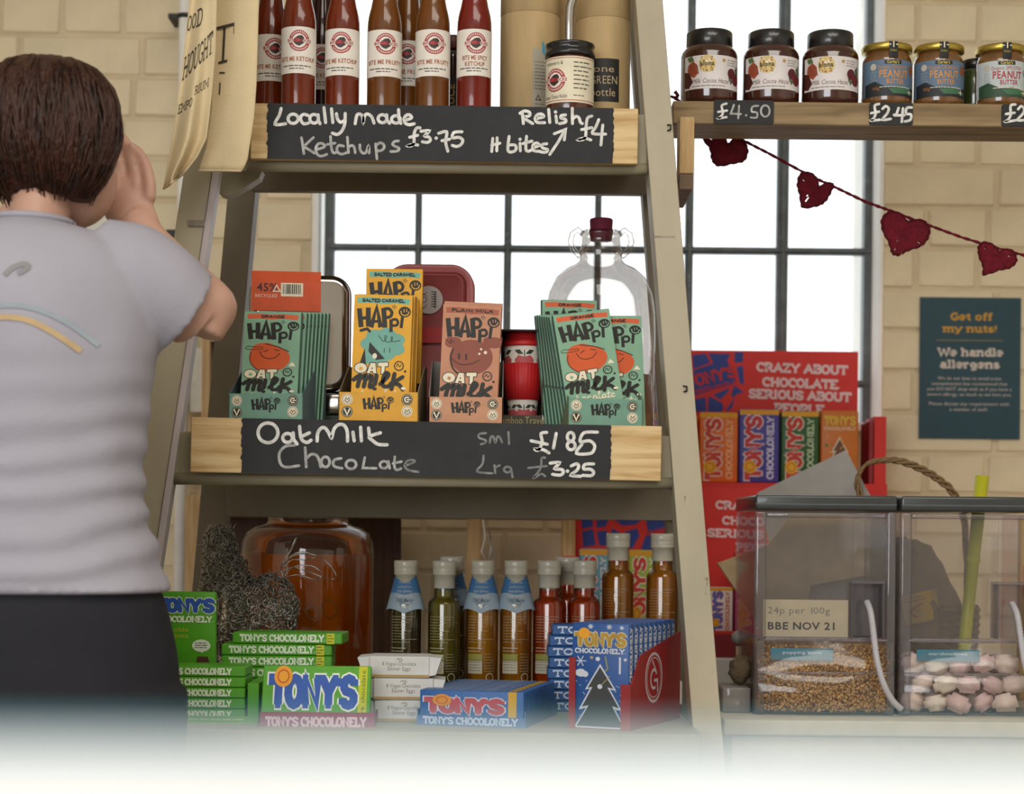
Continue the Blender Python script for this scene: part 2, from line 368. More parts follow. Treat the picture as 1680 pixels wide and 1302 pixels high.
    def sans(s, text, x, y, h, m, ly=0, w=None, align='l', bold=0, shear=0.0, rot=0):
        adv = sum(BF[(bold, c)][2] if c != ' ' else 0.3 for c in text); sc = h/0.70; kx = (w/(adv*sc)) if w else 1.0; tot = adv*sc*kx
        x0 = -(tot/2 if align == 'c' else tot if align == 'r' else 0); cr, sr = math.cos(rot), math.sin(rot); V = []; Fc = []
        for c in text:
            if c == ' ': x0 += 0.3*sc*kx; continue
            vs, fs, ad = BF[(bold, c)]; o = len(V)
            for a, b in vs:
                u = x0+(a+shear*b)*sc*kx; v = -b*sc; V.append((x+u*cr-v*sr, y+u*sr+v*cr))
            Fc += [[i+o for i in f] for f in fs]; x0 += ad*sc*kx
        s.raw(V, Fc, m, ly)
    def lines(s, x0, y0, x1, n, dy, h, m, ly=0, seed=1, ragged=0.3):
        rnd = random.Random(seed)
        for i in range(n):
            x = x0; xe = x1-(x1-x0)*ragged*rnd.random()
            while x < xe:
                wd = min(h*(1.5+3*rnd.random()), xe-x); s.rect(x, y0+i*dy, x+wd, y0+i*dy+h*0.62, m, ly); x += wd+h*0.6
def plane(y=0.0, e=1.5e-4): return lambda x, z, ly: (x, y-e*(ly+1), z)
def cyl(Rr, e=1.8e-4): return lambda x, z, ly: ((Rr+e*(ly+1))*math.sin(x/Rr), -(Rr+e*(ly+1))*math.cos(x/Rr), z)

BLK = C(0x26241f); WHT = C(0xe8e4da); CRM = C(0xe6dcc0); RED = C(0xc0322c); GRY = C(0x9a9a98)

# ------------------------------------------------------------------ the room
WD = 3.5
M_wall = mat('painted_brick', 0xd8c7a4, 0.55, var=0.04, nscale=9, bump=0.45, bscale=70)
M_mort = mat('painted_mortar', 0xcdbb99, 0.65, var=0.05, nscale=14, bump=0.5, bscale=90)
M_floor = mat('floor_concrete', 0x8a8178, 0.6, var=0.08, nscale=6)
M_plas = mat('plaster_white', 0xe4ded2, 0.8, var=0.03, nscale=5)
M_reveal = mat('painted_reveal', 0xeeeae2, 0.6, var=0.03, nscale=9, bump=0.2)
def zpx(px, py, D): return P(px, py, D).z
ox0, ox1 = P(512, 403, WD).x, P(1449, 403, WD).x
oz0, oz1 = P(1000, 700, WD).z, P(1000, -260, WD).z
XL, XR, YB, ZT = -2.6, 2.6, -2.6, 3.1
b = MB()
b.box(XL, ox0, WD+.006, WD+.3, 0, ZT, M_mort); b.box(ox1, XR, WD+.006, WD+.3, 0, ZT, M_mort)
b.box(ox0, ox1, WD+.006, WD+.3, 0, oz0, M_mort); b.box(ox0, ox1, WD+.006, WD+.3, oz1, ZT, M_mort)
wall = tag(b.build('wall_back'), kind='structure')
b = MB(); b.box(XL, XR, YB, WD+.3, -.1, 0, M_floor); tag(b.build('floor'), kind='structure')
b = MB(); b.box(XL, XR, YB, WD+.3, ZT, ZT+.1, M_plas); tag(b.build('ceiling'), kind='structure')
b = MB(); b.box(XL-.1, XL, YB, WD+.3, 0, ZT, M_plas); tag(b.build('wall_left'), kind='structure')
b = MB(); b.box(XR, XR+.1, YB, WD+.3, 0, ZT, M_plas); tag(b.build('wall_right'), kind='structure')
b = MB(); b.box(XL, XR, YB-.1, YB, 0, ZT, M_plas); tag(b.build('wall_front'), kind='structure')
# bricks: shared meshes, every one an object under the wall
def brick_mesh(L_, seed):
    rnd = random.Random(seed); bm = bmesh.new(); bmesh.ops.create_cube(bm, size=1)
    for v in bm.verts: v.co = Vector((v.co.x*L_+rnd.uniform(-.002, .002), v.co.y*.04, v.co.z*.0705+rnd.uniform(-.002, .002)))
    bmesh.ops.bevel(bm, geom=[e for e in bm.edges], offset=.0042, segments=1, affect='EDGES')
    me = bpy.data.meshes.new('brick'); bm.to_mesh(me); bm.free(); me.materials.append(M_wall); return me
HEAD = [brick_mesh(.1065, i) for i in range(4)]; STR = [brick_mesh(.219, 10+i) for i in range(4)]
zc0 = P(1560, 306, WD).z; ch = 67.3/F*WD
rnd = random.Random(3)
def put_brick(x, z, me):
    o = bpy.data.objects.new('brick', me); COL.objects.link(o); o.parent = wall; o.location = (x, WD+.0215+rnd.uniform(-.0015, .002), z); o.rotation_euler = (rnd.uniform(-.01, .01), rnd.uniform(-.006, .006), rnd.uniform(-.01, .01))
for k in range(-13, 6):
    z = zc0-ch*(-k) if k < 0 else zc0+ch*k
    zz = zc0+ch*k
    stretch = (k % 3 == 0); bl = .225 if stretch else .1125; off = P(1587, 300, WD).x + (0.056 if stretch else 0)+(.02*((k*7) % 3))
    i0 = int((-1.06-off)/bl)-1
    for i in range(i0, i0+30):
        xc = off+bl*(i+.5)
        if xc < -1.06 or xc > 1.1: continue
        hw = bl/2-.005
        if xc+hw > ox0-.002 and xc-hw < ox1+.002 and oz0-.012 < zz+.034 and zz-.034 < oz1: 
            continue
        put_brick(xc, zz, rnd.choice(STR if stretch else HEAD))
# closers along both window jambs
for k in range(-13, 6):
    zz = zc0+ch*k
    if not (oz0-.012 < zz+.034): continue
    stretch = (k % 3 == 0); bl = .225 if stretch else .1125; off = P(1587, 300, WD).x + (0.056 if stretch else 0)+(.02*((k*7) % 3))
    # rightmost kept brick on the left, leftmost kept brick on the right
    cs = [off+bl*(i+.5) for i in range(-30, 30)]
    lx = max(c for c in cs if c+bl/2-.005 <= ox0-.002)+bl/2; rx = min(c for c in cs if c-bl/2+.005 >= ox1+.002)-bl/2
    for a, c in ((lx+.004, ox0+.001), (ox1-.001, rx-.004)):
        if c-a > .012:
            m_ = MB().box(-(c-a)/2, (c-a)/2, -.02, .02, -.0352, .0352, M_wall, b=.004)
            o = bpy.data.objects.new('brick', m_.mesh('brick')); COL.objects.link(o); o.parent = wall; o.location = ((a+c)/2, WD+.0215, zz)
# reveal lining and sill
b = MB(); b.box(ox0-.001, ox0+.006, WD+.004, WD+.28, oz0, oz1, M_reveal); b.box(ox1-.006, ox1+.001, WD+.004, WD+.28, oz0, oz1, M_reveal)
b.box(ox0, ox1, WD+.004, WD+.28, oz1-.006, oz1+.001, M_reveal)
tag(b.build('trim_1'), kind='structure')
b = MB(); b.box(ox0-.0, ox1+.0, WD-.012, WD+.28, oz0-.004, oz0+.012, M_reveal, b=.004, seg=2); tag(b.build('trim_2'), kind='structure')
# steel window
GD = 3.58
M_steel = mat('window_steel', 0x5c6264, 0.45, metal=0.0, var=0.12, nscale=30, spot=0x8c9492, spot_amt=0.6)
M_pane = thin_glass('window_glass', (0.99, 1, 1, 1), gloss=0.1, edge=(0.9, 0.93, 0.93, 1), clear=0.99)
win = empty('window_1', (0, GD, 0)); win['kind'] = 'structure'
xs = [540, 686, 833, 981, 1131, 1284, 1427]; wd = [16, 11, 13, 11, 13, 19, 18]
ys = [-248, -31, 186, 404, 621, 838-145]
def wx(i, y): return xs[i]-.013*(y-403)
def wy(j, x): return ys[j]+.0*(x-840)
loc = lambda p: Vector((p.x, 0, p.z))
fr = MB(); 
for i in (0, 6):
    fr.beam(loc(P(wx(i, -262), -262, GD)), loc(P(wx(i, 700), 700, GD)), S(wd[i], GD), .03, M_steel)
    if i == 0: continue
    s_ = 1
    fr.beam(loc(P(wx(i, -262)+s_*11, -262, GD))-Vector((0, .008, 0)), loc(P(wx(i, 700)+s_*11, 700, GD))-Vector((0, .008, 0)), S(5, GD), .02, M_steel)
for j in (0, 5):
    a = P(wx(0, ys[j]), ys[j], GD); c = P(wx(6, ys[j]), ys[j], GD)
    fr.box(a.x, c.x, -.004, .03, a.z-.009, a.z+.009, M_steel, b=.001)
a = P(wx(0, 403), 403, GD).x-.02
MB().box(ox0+.007, a+.012, .024, .027, P(0, 700, GD).z, P(0, -262, GD).z, M_pane).build('glass_pane', win)  # added pane: sky through it stands in for the bright left reveal
fr.build('window_frame', win)
for i in range(1, 6):
    mb = MB().beam(loc(P(wx(i, -248), -248, GD)), loc(P(wx(i, 693), 693, GD)), S(wd[i], GD), .022, M_steel)
    a = loc(P(wx(i, -248), -248, GD)); c = loc(P(wx(i, 693), 693, GD)); a.y = c.y = -.01
    mb.beam(a, c, S(4.5, GD), .012, M_steel); mb.build('glazing_bar', win)
for j in range(1, 5):
    a = P(wx(0, ys[j]), ys[j], GD); c = P(wx(6, ys[j]), ys[j], GD)
    mb = MB().box(a.x, c.x, .002, .02, a.z-.0065, a.z+.0065, M_steel, b=.001); mb.box(a.x, c.x, -.006, .004, a.z-.002, a.z+.002, M_steel); mb.build('glazing_bar', win)
for i in range(6):
    for j in range(5):
        pa = P(wx(i, ys[j]), ys[j], GD); pb = P(wx(i+1, ys[j+1]), ys[j+1], GD)
        MB().box(pa.x+.004, pb.x-.004, .024, .027, pb.z+.004, pa.z-.004, M_pane).build('glass_pane', win)

# pipe, cable tie and frames at the left
M_pipe = mat('white_pipe', 0xe6e2da, 0.35, var=0.02)
xp = P(299, 200, 3.42).x
pipe = empty('water_pipe', (xp, 3.44, 0), label='white vertical pipe on the brick wall behind the hanging bags', cat='pipe')
MB().tube([(0, 0, .0), (0, 0, ZT)], S(10.5, 3.42), M_pipe, n=16).build('pipe_run', pipe)
for yy in (22, 378):
    z = P(290, yy, 3.42).z
    MB().lathe([(S(12, 3.42), -.004), (S(13, 3.42), 0), (S(12, 3.42), .004)], BLK, 14, (0, 0, z)).box(-.03, -.008, -.006, .06, z-.004, z+.004, BLK).build('cable_tie', pipe)
M_pine = wood('pine_fresh', 0xcbab7c, 0xb48e5c, along='z'); M_pinex = wood('pine_fresh_x', 0xd0b284, 0xb58f5e, along='x')
M_dark = wood('dark_board', 0x5a4034, 0x463027, along='z', bump=.1)
# pine shelf unit behind the ladder, standing on the floor against the wall
unit = empty('pine_shelf_unit', (0, 3.2, 0), label='pale pine shelf frame with a dark brown back panel behind the ladder', cat='shelf unit')
def post(x0, x1, D, ztop, name='post', zb=0.0, m=None, dd=.03):
    a = P(x0, 850, D).x; c = P(x1, 850, D).x
    MB().box(a, c, D-3.2, D-3.2+dd, zb, ztop, m or M_pine, b=.0015).build(name, unit)
post(303, 329, 3.2, zpx(316, 812, 3.2)); post(766, 790, 3.2, zpx(780, 850, 3.2))
a = P(303, 850, 3.2).x; c = P(945, 850, 3.2).x; z_ = zpx(700, 850, 3.2)
MB().box(P(330, 850, 3.2).x, c, .0, .2, z_, z_+.016, M_pinex, b=.001).build('shelf_board', unit)
post(372, 658, 3.3, z_, 'back_panel', zb=.4, m=M_dark, dd=.012)
post(922, 944, 3.2, z_)
nb = empty('notice_frame', (P(331, 620, 3.40).x, 3.40, 0), label='pine framed blue-grey noticeboard edge left of the rear ladder post', cat='noticeboard')
z0_, z1_ = zpx(330, 700, 3.4), zpx(330, 548, 3.4)
MB().box(0, S(13, 3.4), 0, .1, z0_, z1_, M_pine, b=.001).build('frame_post', nb)
MB().box(S(13, 3.4), S(60, 3.4), .03, .04, z0_+.0, z1_-.01, C(0x5e7286)).build('board', nb)
MB().box(S(13, 3.4), S(60, 3.4), 0.0, .1, z1_-.012, z1_, M_pinex).build('frame_rail', nb)
MB().box(-S(50, 3.4), S(0, 3.4), .05, .06, z0_+.03, z1_-.02, C(0xdcd6c4)).build('pinned_sheet', nb)
# small teal leaflet behind the person
tl = MB(); p = P(128, 350, 3.46); tl.box(p.x-.06, p.x+.03, 3.488, 3.494, p.z-.03, p.z+.05, C(0x1d6a7a)); tl.box(p.x+.01, p.x+.09, 3.484, 3.488, p.z-.08, p.z+.06, C(0xd9d4c6))
tag(tl.build('leaflet'), 'teal and white leaflet stuck on the brick wall behind the person', 'leaflet')

# ------------------------------------------------------------------ step ladder
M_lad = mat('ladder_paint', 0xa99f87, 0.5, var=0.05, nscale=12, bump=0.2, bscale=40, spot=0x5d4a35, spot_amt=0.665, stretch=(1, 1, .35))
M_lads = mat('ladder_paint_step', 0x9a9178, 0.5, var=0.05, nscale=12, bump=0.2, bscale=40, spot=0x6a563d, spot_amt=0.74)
M_ladd = mat('ladder_paint_shade', 0x756a56, 0.6, var=0.06, nscale=10, bump=0.15, bscale=30, spot=0x4a3b2b, spot_amt=0.74)  # ladder paint darkened: shade on the rear frame put into the colour
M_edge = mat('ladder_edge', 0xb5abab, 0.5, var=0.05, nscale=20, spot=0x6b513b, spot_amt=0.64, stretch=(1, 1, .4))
lad = empty('step_ladder', (0, 2.55, 0), label='old cream painted wooden step ladder with chipped paint used as display shelves', cat='ladder')
def LD(y): return 2.60-.14*(y/1200)          # depth of the front stiles by image row
def lp(x, y, D): p = P(x, y, D); p.y -= 2.55; return p
def line_pts(xa, ya, xb, yb, dfun):
    a = P(xa, ya, dfun(ya)); c = P(xb, yb, dfun(yb)); d = c-a; t = -a.z/d.z; bot = a+d*t; tt = (P(0, -190, 2.6).z-a.z)/d.z; top = a+d*tt
    for q in (top, bot): q.y -= 2.55
    return top, bot
t_, b_ = line_pts(1065+0, 0, 1160, 1190, LD); MB().beam(t_, b_, S(46, 2.53), .065, M_lad).build('stile', lad)
# a narrower bright edge strip makes the left stile: two faces
def LDL(y): return 2.59-.10*(y/1200)
t_, b_ = line_pts(323, 330, 254, 700, LDL)
t_, b_ = line_pts(322, 300, 232, 900, LDL); MB().beam(t_, b_, S(48, 2.5), .065, M_lad).build('stile', lad)
t_, b_ = line_pts(351, 300, 261, 900, lambda y: LDL(y)-.004); MB().beam(t_, b_, S(11, 2.5), .03, M_edge).build('stile_edge', lad)
RD = 2.86
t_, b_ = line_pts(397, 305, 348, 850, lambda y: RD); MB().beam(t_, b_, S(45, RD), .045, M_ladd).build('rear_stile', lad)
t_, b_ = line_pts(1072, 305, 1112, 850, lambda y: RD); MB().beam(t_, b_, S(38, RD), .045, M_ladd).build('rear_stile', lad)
# treads
def tread(xl, xr, ytop, ybot, D, name='step', deep=.26):
    zt = P(700, ytop, D).z; zb = P(700, ybot, D).z; x0 = P(xl, ybot, D).x; x1 = P(xr, ybot, D).x
    m = MB(); m.box(x0, x1, D-2.55+.0221, D-2.55+deep, zt-.02, zt, M_lads, b=.001)
    m.box(x0, x1, D-2.55, D-2.55+.022, zb+.012, zt, M_lads, b=.0015)
    m.tube([(x0, D-2.55+.004, zb+.008), (x1, D-2.55+.004, zb+.008)], .0085, M_lads, n=12)
    m.build(name, lad); return zt
Z_TOP = tread(405, 1062, 184, 283, 2.58, deep=.24)
Z_MID = tread(284, 1106, 711, 798, 2.53, deep=.28)
Z_BOT = tread(190, 1150, 1200, 1290, 2.36, deep=.78)
def rail(xl, xr, yt, yb, D):
    zt = P(700, yt, D).z; zb = P(700, yb, D).z; MB().box(P(xl, yb, D).x, P(xr, yb, D).x, D-2.55, D-2.55+.02, zb, zt, M_ladd, b=.001).build('rear_rail', lad)
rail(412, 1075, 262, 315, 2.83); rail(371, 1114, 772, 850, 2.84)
# end bracket under the top step
q = [(360, 280), (430, 280), (425, 292), (405, 305), (372, 322), (360, 318)]
pr = [P(x, y, 2.62) for x, y in q]; MB().prism([(p.x, p.z) for p in pr], .07, .10, M_lads).build('bracket', lad)
# the two metal hooks on the right stile
for (x, y) in ((1124, 638), (1098, 210)):
    p = lp(x-3, y, LD(y)); MB().tube([p+Vector((0, -.001, .004)), p+Vector((.004, -.006, .003)), p+Vector((.004, -.006, -.003)), p+Vector((0, -.001, -.004))], .0012, mat('dark_iron', 0x2a2826, .4, metal=.6), n=6).build('staple', lad)
for (x, y) in ((1090, 392), (326, 366)):
    p = lp(x, y, LD(y)); MB().box(p.x-.014, p.x+.014, p.y-.0015, p.y+.004, p.z-.004, p.z+.004, mat('old_tape', 0x8d8577, .6, var=.15, nscale=60)).build('tape_strip', lad)

# ------------------------------------------------------------------ chalkboard price boards
M_chalkb = mat('chalkboard_paint', 0x2a2b2c, 0.75, var=0.07, nscale=18, bump=0.1)
M_chalk = mat('chalk', 0xd8d6d0, 0.9, var=0.10, nscale=120); M_chalk2 = mat('chalk_faint', 0x7f7f7d, 0.9, var=0.16, nscale=120); M_chalk3 = mat('chalk_mid', 0xa9a8a5, 0.9, var=0.14, nscale=120)
M_bpine = wood('board_pine', 0xd9bd8c, 0xb58f58, along='x', scale=6, bump=.1)
def chalk_board(name, TL, TR, BR, BL, x0, x1, D, th, label, strokes):
    """corners in picture units; the board lies in the plane y = D"""
    c = P(*((TL[0]+BR[0])/2, (TL[1]+BR[1])/2), D)
    ax = (P(*TR, D)-P(*TL, D)); ang = math.atan2(-ax.z, ax.x); L_ = ax.length; H = (P(*TL, D)-P(*BL, D)).length
    root = empty(name, c, (0, ang, 0), label=label, cat='price board')
    Mi = Matrix.Rotation(ang, 4, 'Y').inverted()
    def L2(x, y): p = Mi @ (P(x, y, D)-c); return (p.x, p.z)
    xa = L2(x0, TL[1])[0]; xb = L2(x1, TR[1])[0]
    MB().box(-L_/2, L_/2, 0, th, -H/2, H/2, M_bpine, b=.001).build('plank', root)
    A = Art(); pts = []
    rr = random.Random(5); n = 22
    lft = [(xa+rr.uniform(-.0014, .0014), -H/2+H*i/n) for i in range(n+1)]; rgt = [(xb+rr.uniform(-.001, .001), H/2-H*i/n) for i in range(n+1)]
    m = MB(); 
    poly = lft+rgt
    m.prism([(x, z) for x, z in poly], -.0006, .0, M_chalkb);     # writing
    A = Art(1, 0, 0); A.t = lambda p: p; A.smooth = True
    for (pts, wpx, mt) in strokes:
        A.stroke([L2(*p) for p in pts], S(wpx, D), mt, 0)
    m.art(A, plane(-.0006, 3e-4)).build('painted_panel', root)
    return root
def zs(o, sc, items, wpx, m): return [([(o[0]+x/sc, o[1]+y/sc) for x, y in it], wpx, m) for it in items]
def el(cx, cy, rx, ry, a0=-90, a1=270, n=14): return arc(cx, cy, rx, ry, a0, a1, n)
sA = zs((240, 0), 3.652, [
 [(808,650),(798,690),(772,745),(835,742)], el(880,712,30,28), [(968,692),(945,685),(926,700),(930,728),(945,742),(972,738)], el(1006,712,26,26), [(1030,688),(1030,720),(1042,742)],
 [(1065,645),(1075,735)], [(1110,653),(1118,735)], [(1140,682),(1147,715),(1165,733),(1188,722)], [(1192,680),(1190,740),(1172,785),(1145,806),(1115,798)],
 [(1252,742),(1262,692),(1280,684),(1296,700),(1300,738),(1308,695),(1326,684),(1350,700),(1365,738)], el(1415,712,26,24), [(1440,688),(1442,720),(1458,740)],
 el(1496,716,26,22), [(1512,658),(1514,710),(1526,740)], [(1546,722),(1588,708),(1580,690),(1560,690),(1545,712),(1552,738),(1575,748),(1606,742)]], 5.2, M_chalk)
sA += zs((240, 0), 3.652, [
 [(930,825),(938,870),(945,922)], [(1002,825),(955,868),(948,880),(980,900),(1008,918)], [(1018,898),(1068,880),(1055,860),(1030,864),(1016,890),(1025,925),(1050,936),(1082,925)],
 [(1104,818),(1110,890),(1122,916),(1142,912)], [(1085,866),(1132,858)], [(1182,876),(1155,872),(1142,892),(1150,915),(1172,924),(1200,915)], [(1205,822),(1212,916)], [(1210,885),(1230,872),(1246,882),(1252,916)],
 [(1280,868),(1282,898),(1298,918),(1318,912),(1332,874),(1336,918)], [(1374,862),(1382,952)], [(1376,872),(1400,856),(1422,866),(1424,888),(1405,903),(1384,904)], [(1512,845),(1488,848),(1476,864),(1490,877),(1514,888),(1505,905),(1464,908)]], 4.4, M_chalk3)
sA += zs((640, 0), 3.36, [
 [(165,705),(145,708),(132,740),(132,785),(118,803),(95,805),(125,797),(152,800)], [(108,757),(152,746)], [(170,724),(216,722),(190,750),(214,756),(222,772),(208,785),(178,782)], [(254,762)], [(268,735),(312,727),(306,780),(318,834)], [(286,776),(328,768)],
 [(396,727),(352,731),(344,760),(378,757),(400,772),(392,796),(368,808),(343,802)],
 [(728,618),(735,682)], [(716,625),(742,612),(768,620),(768,638),(738,650),(786,682)], [(800,656),(845,645),(836,630),(812,633),(800,655),(812,675),(852,677)], [(874,604),(880,676)], [(914,640),(918,676)], [(912,618)], [(967,634),(944,638),(942,652),(966,658),(966,674),(934,682)], [(1004,598),(1005,682)], [(1006,656),(1026,642),(1042,652),(1048,674),(1060,682)]], 5.0, M_chalk)
sA += zs((640, 0), 3.36, [
 [(566,763),(560,836)], [(590,760),(588,832)], [(560,800),(605,790)], [(656,752),(650,830),(680,836),(695,820),(688,800),(655,800)], [(716,790),(718,832)], [(716,768)], [(752,752),(748,820),(760,834),(778,828)], [(732,792),(782,778)], [(785,816),(822,802),(808,788),(788,800),(792,830),(828,835)], [(864,793),(838,798),(840,815),(868,825),(858,840),(830,838)],
 [(880,852),(925,785),(966,714)], [(905,738),(968,713),(960,772)],
 [(1112,640),(1088,652),(1080,700),(1078,750),(1062,770),(1034,772),(1070,762),(1106,772)], [(1055,715),(1112,704)], [(1150,660),(1134,700),(1116,736),(1188,740)], [(1172,690),(1162,800)]], 4.8, M_chalk)
chalk_board('price_board', (413,172), (1048,181), (1045,266), (411,263), 439, 1007, 2.557, .015, 'upper chalkboard plank reading locally made ketchups and relish, on the top ladder step', sA)
sB = zs((280, 660), 3.818, [
 el(610,190,62,62), el(733,222,30,28), [(768,190),(770,232),(792,260)], [(808,150),(814,210),(828,240),(856,250),(880,236)], [(815,216),(870,190)],
 [(918,242),(922,190),(945,160),(968,160),(990,190),(1008,222),(1022,170),(1050,140),(1085,142),(1106,180),(1108,242)], [(1142,186),(1150,240)], [(1190,155),(1195,240)], [(1240,160),(1246,216)], [(1314,190),(1245,214),(1268,240),(1300,262),(1356,265)]], 5.6, M_chalk)
sB += zs((280, 660), 3.818, [
 [(776,268),(720,275),(685,310),(680,350),(695,392),(730,405),(804,396)], [(843,283),(850,404)], [(850,352),(880,325),(912,330),(930,360),(940,404)], el(970,372,26,32), [(1068,350),(1030,358),(1018,380),(1030,402),(1074,412)], el(1130,388,32,28)], 4.6, M_chalk3)
sB += zs((280, 660), 3.818, [[(1216,345),(1204,410),(1288,412)], el(1336,390,25,22), [(1364,368),(1372,412)], [(1404,340),(1402,400),(1415,422),(1444,414)], [(1393,382),(1446,370)]], 4.2, M_chalk3)
sB += zs((280, 660), 3.818, [[(1465,398),(1528,372),(1510,360),(1478,370),(1468,400),(1490,424),(1552,435)]], 3.8, M_chalk2)
sB += zs((700, 660), 3.818, [[(372,192),(330,198),(328,220),(368,236),(368,252),(340,262)], [(395,252),(402,218),(418,214),(430,250),(442,216),(456,216),(472,250)], [(512,185),(516,260)], [(356,332),(350,385),(316,432),(412,444)], [(424,392),(430,442)], [(428,408),(456,394)], el(506,420,22,18), [(528,412),(538,468)],
 [(742,346),(720,350),(716,402),(694,442),(668,474),(716,448),(742,462)], [(636,410),(752,398)]], 3.6, M_chalk2)
sB += zs((700, 660), 3.818, [[(752,188),(716,196),(724,250),(700,298),(678,292),(730,296),(766,316)], [(654,240),(756,262)], [(811,194),(794,286)], el(902,215,21,27), el(905,270,25,26), [(1070,186),(985,190),(962,244),(1020,240),(1050,265),(1048,296),(1022,320),(938,318),(972,262)]], 5.2, M_chalk)
sB += zs((700, 660), 3.818, [[(773,380),(832,377),(802,414),(846,420),(856,438),(836,455),(788,450)], [(882,430)], [(905,398),(938,384),(952,398),(940,425),(904,456),(965,462)], [(1046,385),(992,388),(984,416),(1024,418),(1046,436),(1030,458),(978,456)]], 5.2, M_chalk)
chalk_board('price_board', (315,684), (1087,699), (1083,789), (313,774), 397, 1003, 2.504, .018, 'lower chalkboard plank reading oat milk chocolate, on the middle ladder step', sB)

# ------------------------------------------------------------------ top step: sauce bottles, tubes, relish jar
M_lab = C(0xe3dcd0, .5); M_lred = C(0xa83038, .5); M_lorg = C(0xa0562f, .5); M_ldk = C(0x3a2a26, .5)
def emblem(A, x, y, r, ly=1):
    A.disk(x, y, r, M_lred, ly, n=24); A.disk(x, y, r*.66, M_lab, ly+1, n=20); A.rect(x-r*1.05, y-r*.2, x+r*1.05, y+r*.2, M_lab, ly+2)
    A.ring(x, y, r*.76, r*.9, M_lab, ly+1, 205, 335, 12); A.ring(x, y, r*.76, r*.9, M_lab, ly+1, 25, 155, 12)
    for k in range(-5, 6):
        for sg in (-1, 1):
            a = R(sg*90+k*12); A.stroke([(x+r*.74*math.cos(a), y+r*.74*math.sin(a)), (x+r*.92*math.cos(a), y+r*.92*math.sin(a))], r*.07, M_lred, ly+2, cap=False)
    A.poly([(x-r*.55, y+r*.1), (x-r*.5, y-r*.15), (x-r*.1, y-r*.45), (x+r*.25, y-r*.5), (x+r*.45, y-r*.25), (x+r*.3, y+r*.02), (x+r*.42, y+r*.2), (x, y+r*.5), (x-r*.3, y+r*.38)], M_ldk, ly+3)
    A.poly([(x-r*.45, y+r*.05), (x-r*.3, y-r*.2), (x, y-r*.2), (x+r*.1, y+r*.05), (x-r*.15, y+r*.15)], M_lred, ly+4)
    A.sans('SPICES', x+r*.55, y+r*.12, r*.26, M_lred, ly+4, align='c', bold=1)
    A.sans('BITE', x-r*.7, y+r*.12, r*.26, M_lred, ly+4, align='c', bold=1)
M_cap = mat('black_cap', 0x1b1a1a, .3, var=.05, coat=.4)
def sauce(col, coltxt, line1, line2):
    Rb = S(28.5, 2.56); mm = mat('sauce_%06x' % col, col, .2, var=.10, nscale=14, coat=.55, spec=.3)
    gl = MC.get('bottle_base_glass') or mat('bottle_base_glass', 0x5c6a30, .1, coat=1.0)
    hb = S(153, 2.56)
    pr = [(Rb*.86, .004), (Rb*.98, .007), (Rb, .014), (Rb, hb-.012), (Rb*.985, hb), (Rb*.93, hb+.010), (Rb*.80, hb+.022), (Rb*.70, hb+.034), (Rb*.64, hb+.05), (Rb*.56, hb+.075), (Rb*.54, hb+.088)]
    root = MB()
    root.lathe(pr, mm, 40).lathe([(Rb*.8, 0), (Rb*.9, .001), (Rb*.97, .0065), (Rb*.5, .0066)], gl, 40)
    t = bpy.data.objects.new('sauce_bottle', None); COL.objects.link(t); t.empty_display_size = .02
    root.build('bottle_body', t)
    MB().lathe([(Rb*.60, 0), (Rb*.62, .002), (Rb*.62, .028), (Rb*.57, .031), (0.0005, .0312)], M_cap, 36, (0, 0, hb+.084)).build('cap', t)
    A = Art(S(1, 2.56), 0, S(12, 2.56)); hw = 44; ytop = -132+0; ybot = -50
    A.rect(-hw, -(174-48)-0, hw, -(174-124), M_lab, 0, n=28)
    emblem(A, 4, -103, 17.5)
    A.sans(line1, 2, -70 if not line2 else -76, 7, coltxt, 1, w=62 if not line2 else 44, align='c', bold=1)
    if line2: A.sans(line2, 2, -66, 7, coltxt, 1, w=34, align='c', bold=1)
    A.lines(-25, -63, 25, 1, 4, 2.4, M_ldk, 1, seed=1, ragged=.02); A.lines(-12, -58.5, 14, 1, 4, 2.2, M_ldk, 1, seed=2, ragged=.1)
    MB().art(A, cyl(Rb), .0025).build('label', t)
    return t
def on(px, D, z): p = P(px, 500, D); q = P(px, HY-(z-ZC)*F/D, D); return Vector((q.x, D, z))
kA = sauce(0x6a260d, M_lorg, 'BITE ME KETCHUP', None); kB = sauce(0x683a10, M_lorg, 'BITE ME FRUITY', None); kC = sauce(0x6e180d, M_lorg, 'BITE ME SPICY', 'KETCHUP'); kD = sauce(0x32140e, M_lorg, 'BITE ME KETCHUP', None)
gk = 'sauce bottles on the top ladder step'
first = set()
for (src, px, D, rz, lab) in [
    (kA, 489, 2.605, 0, 'red-brown ketchup bottle standing in front, second from the left on the top step'),
    (kA, 561, 2.615, -8, 'red-brown ketchup bottle standing alone third from the left on the top step'),
    (kA, 443, 2.655, 14, 'red-brown ketchup bottle at the left end of the row, half behind its neighbour'),
    (kD, 527, 2.70, 0, 'dark sauce bottle in the back row between the two red-brown ketchup bottles'),
    (kB, 630, 2.62, 0, 'brown fruity sauce bottle, left one of the two front brown bottles'),
    (kB, 709, 2.615, 0, 'brown fruity sauce bottle, right one of the two front brown bottles'),
    (kB, 668, 2.67, -6, 'brown sauce bottle behind and between the two front brown bottles'),
    (kC, 777, 2.61, 0, 'red spicy ketchup bottle at the right end of the bottle row')]:
    o = src if src.name not in first else dup(src); first.add(src.name)
    o.location = on(px, D, Z_TOP); o.rotation_euler = (0, 0, R(rz)); sc_ = D/2.56*(1 if D < 2.66 else .97); o.scale = (sc_, sc_, sc_); tag(o, lab, 'bottle', gk)
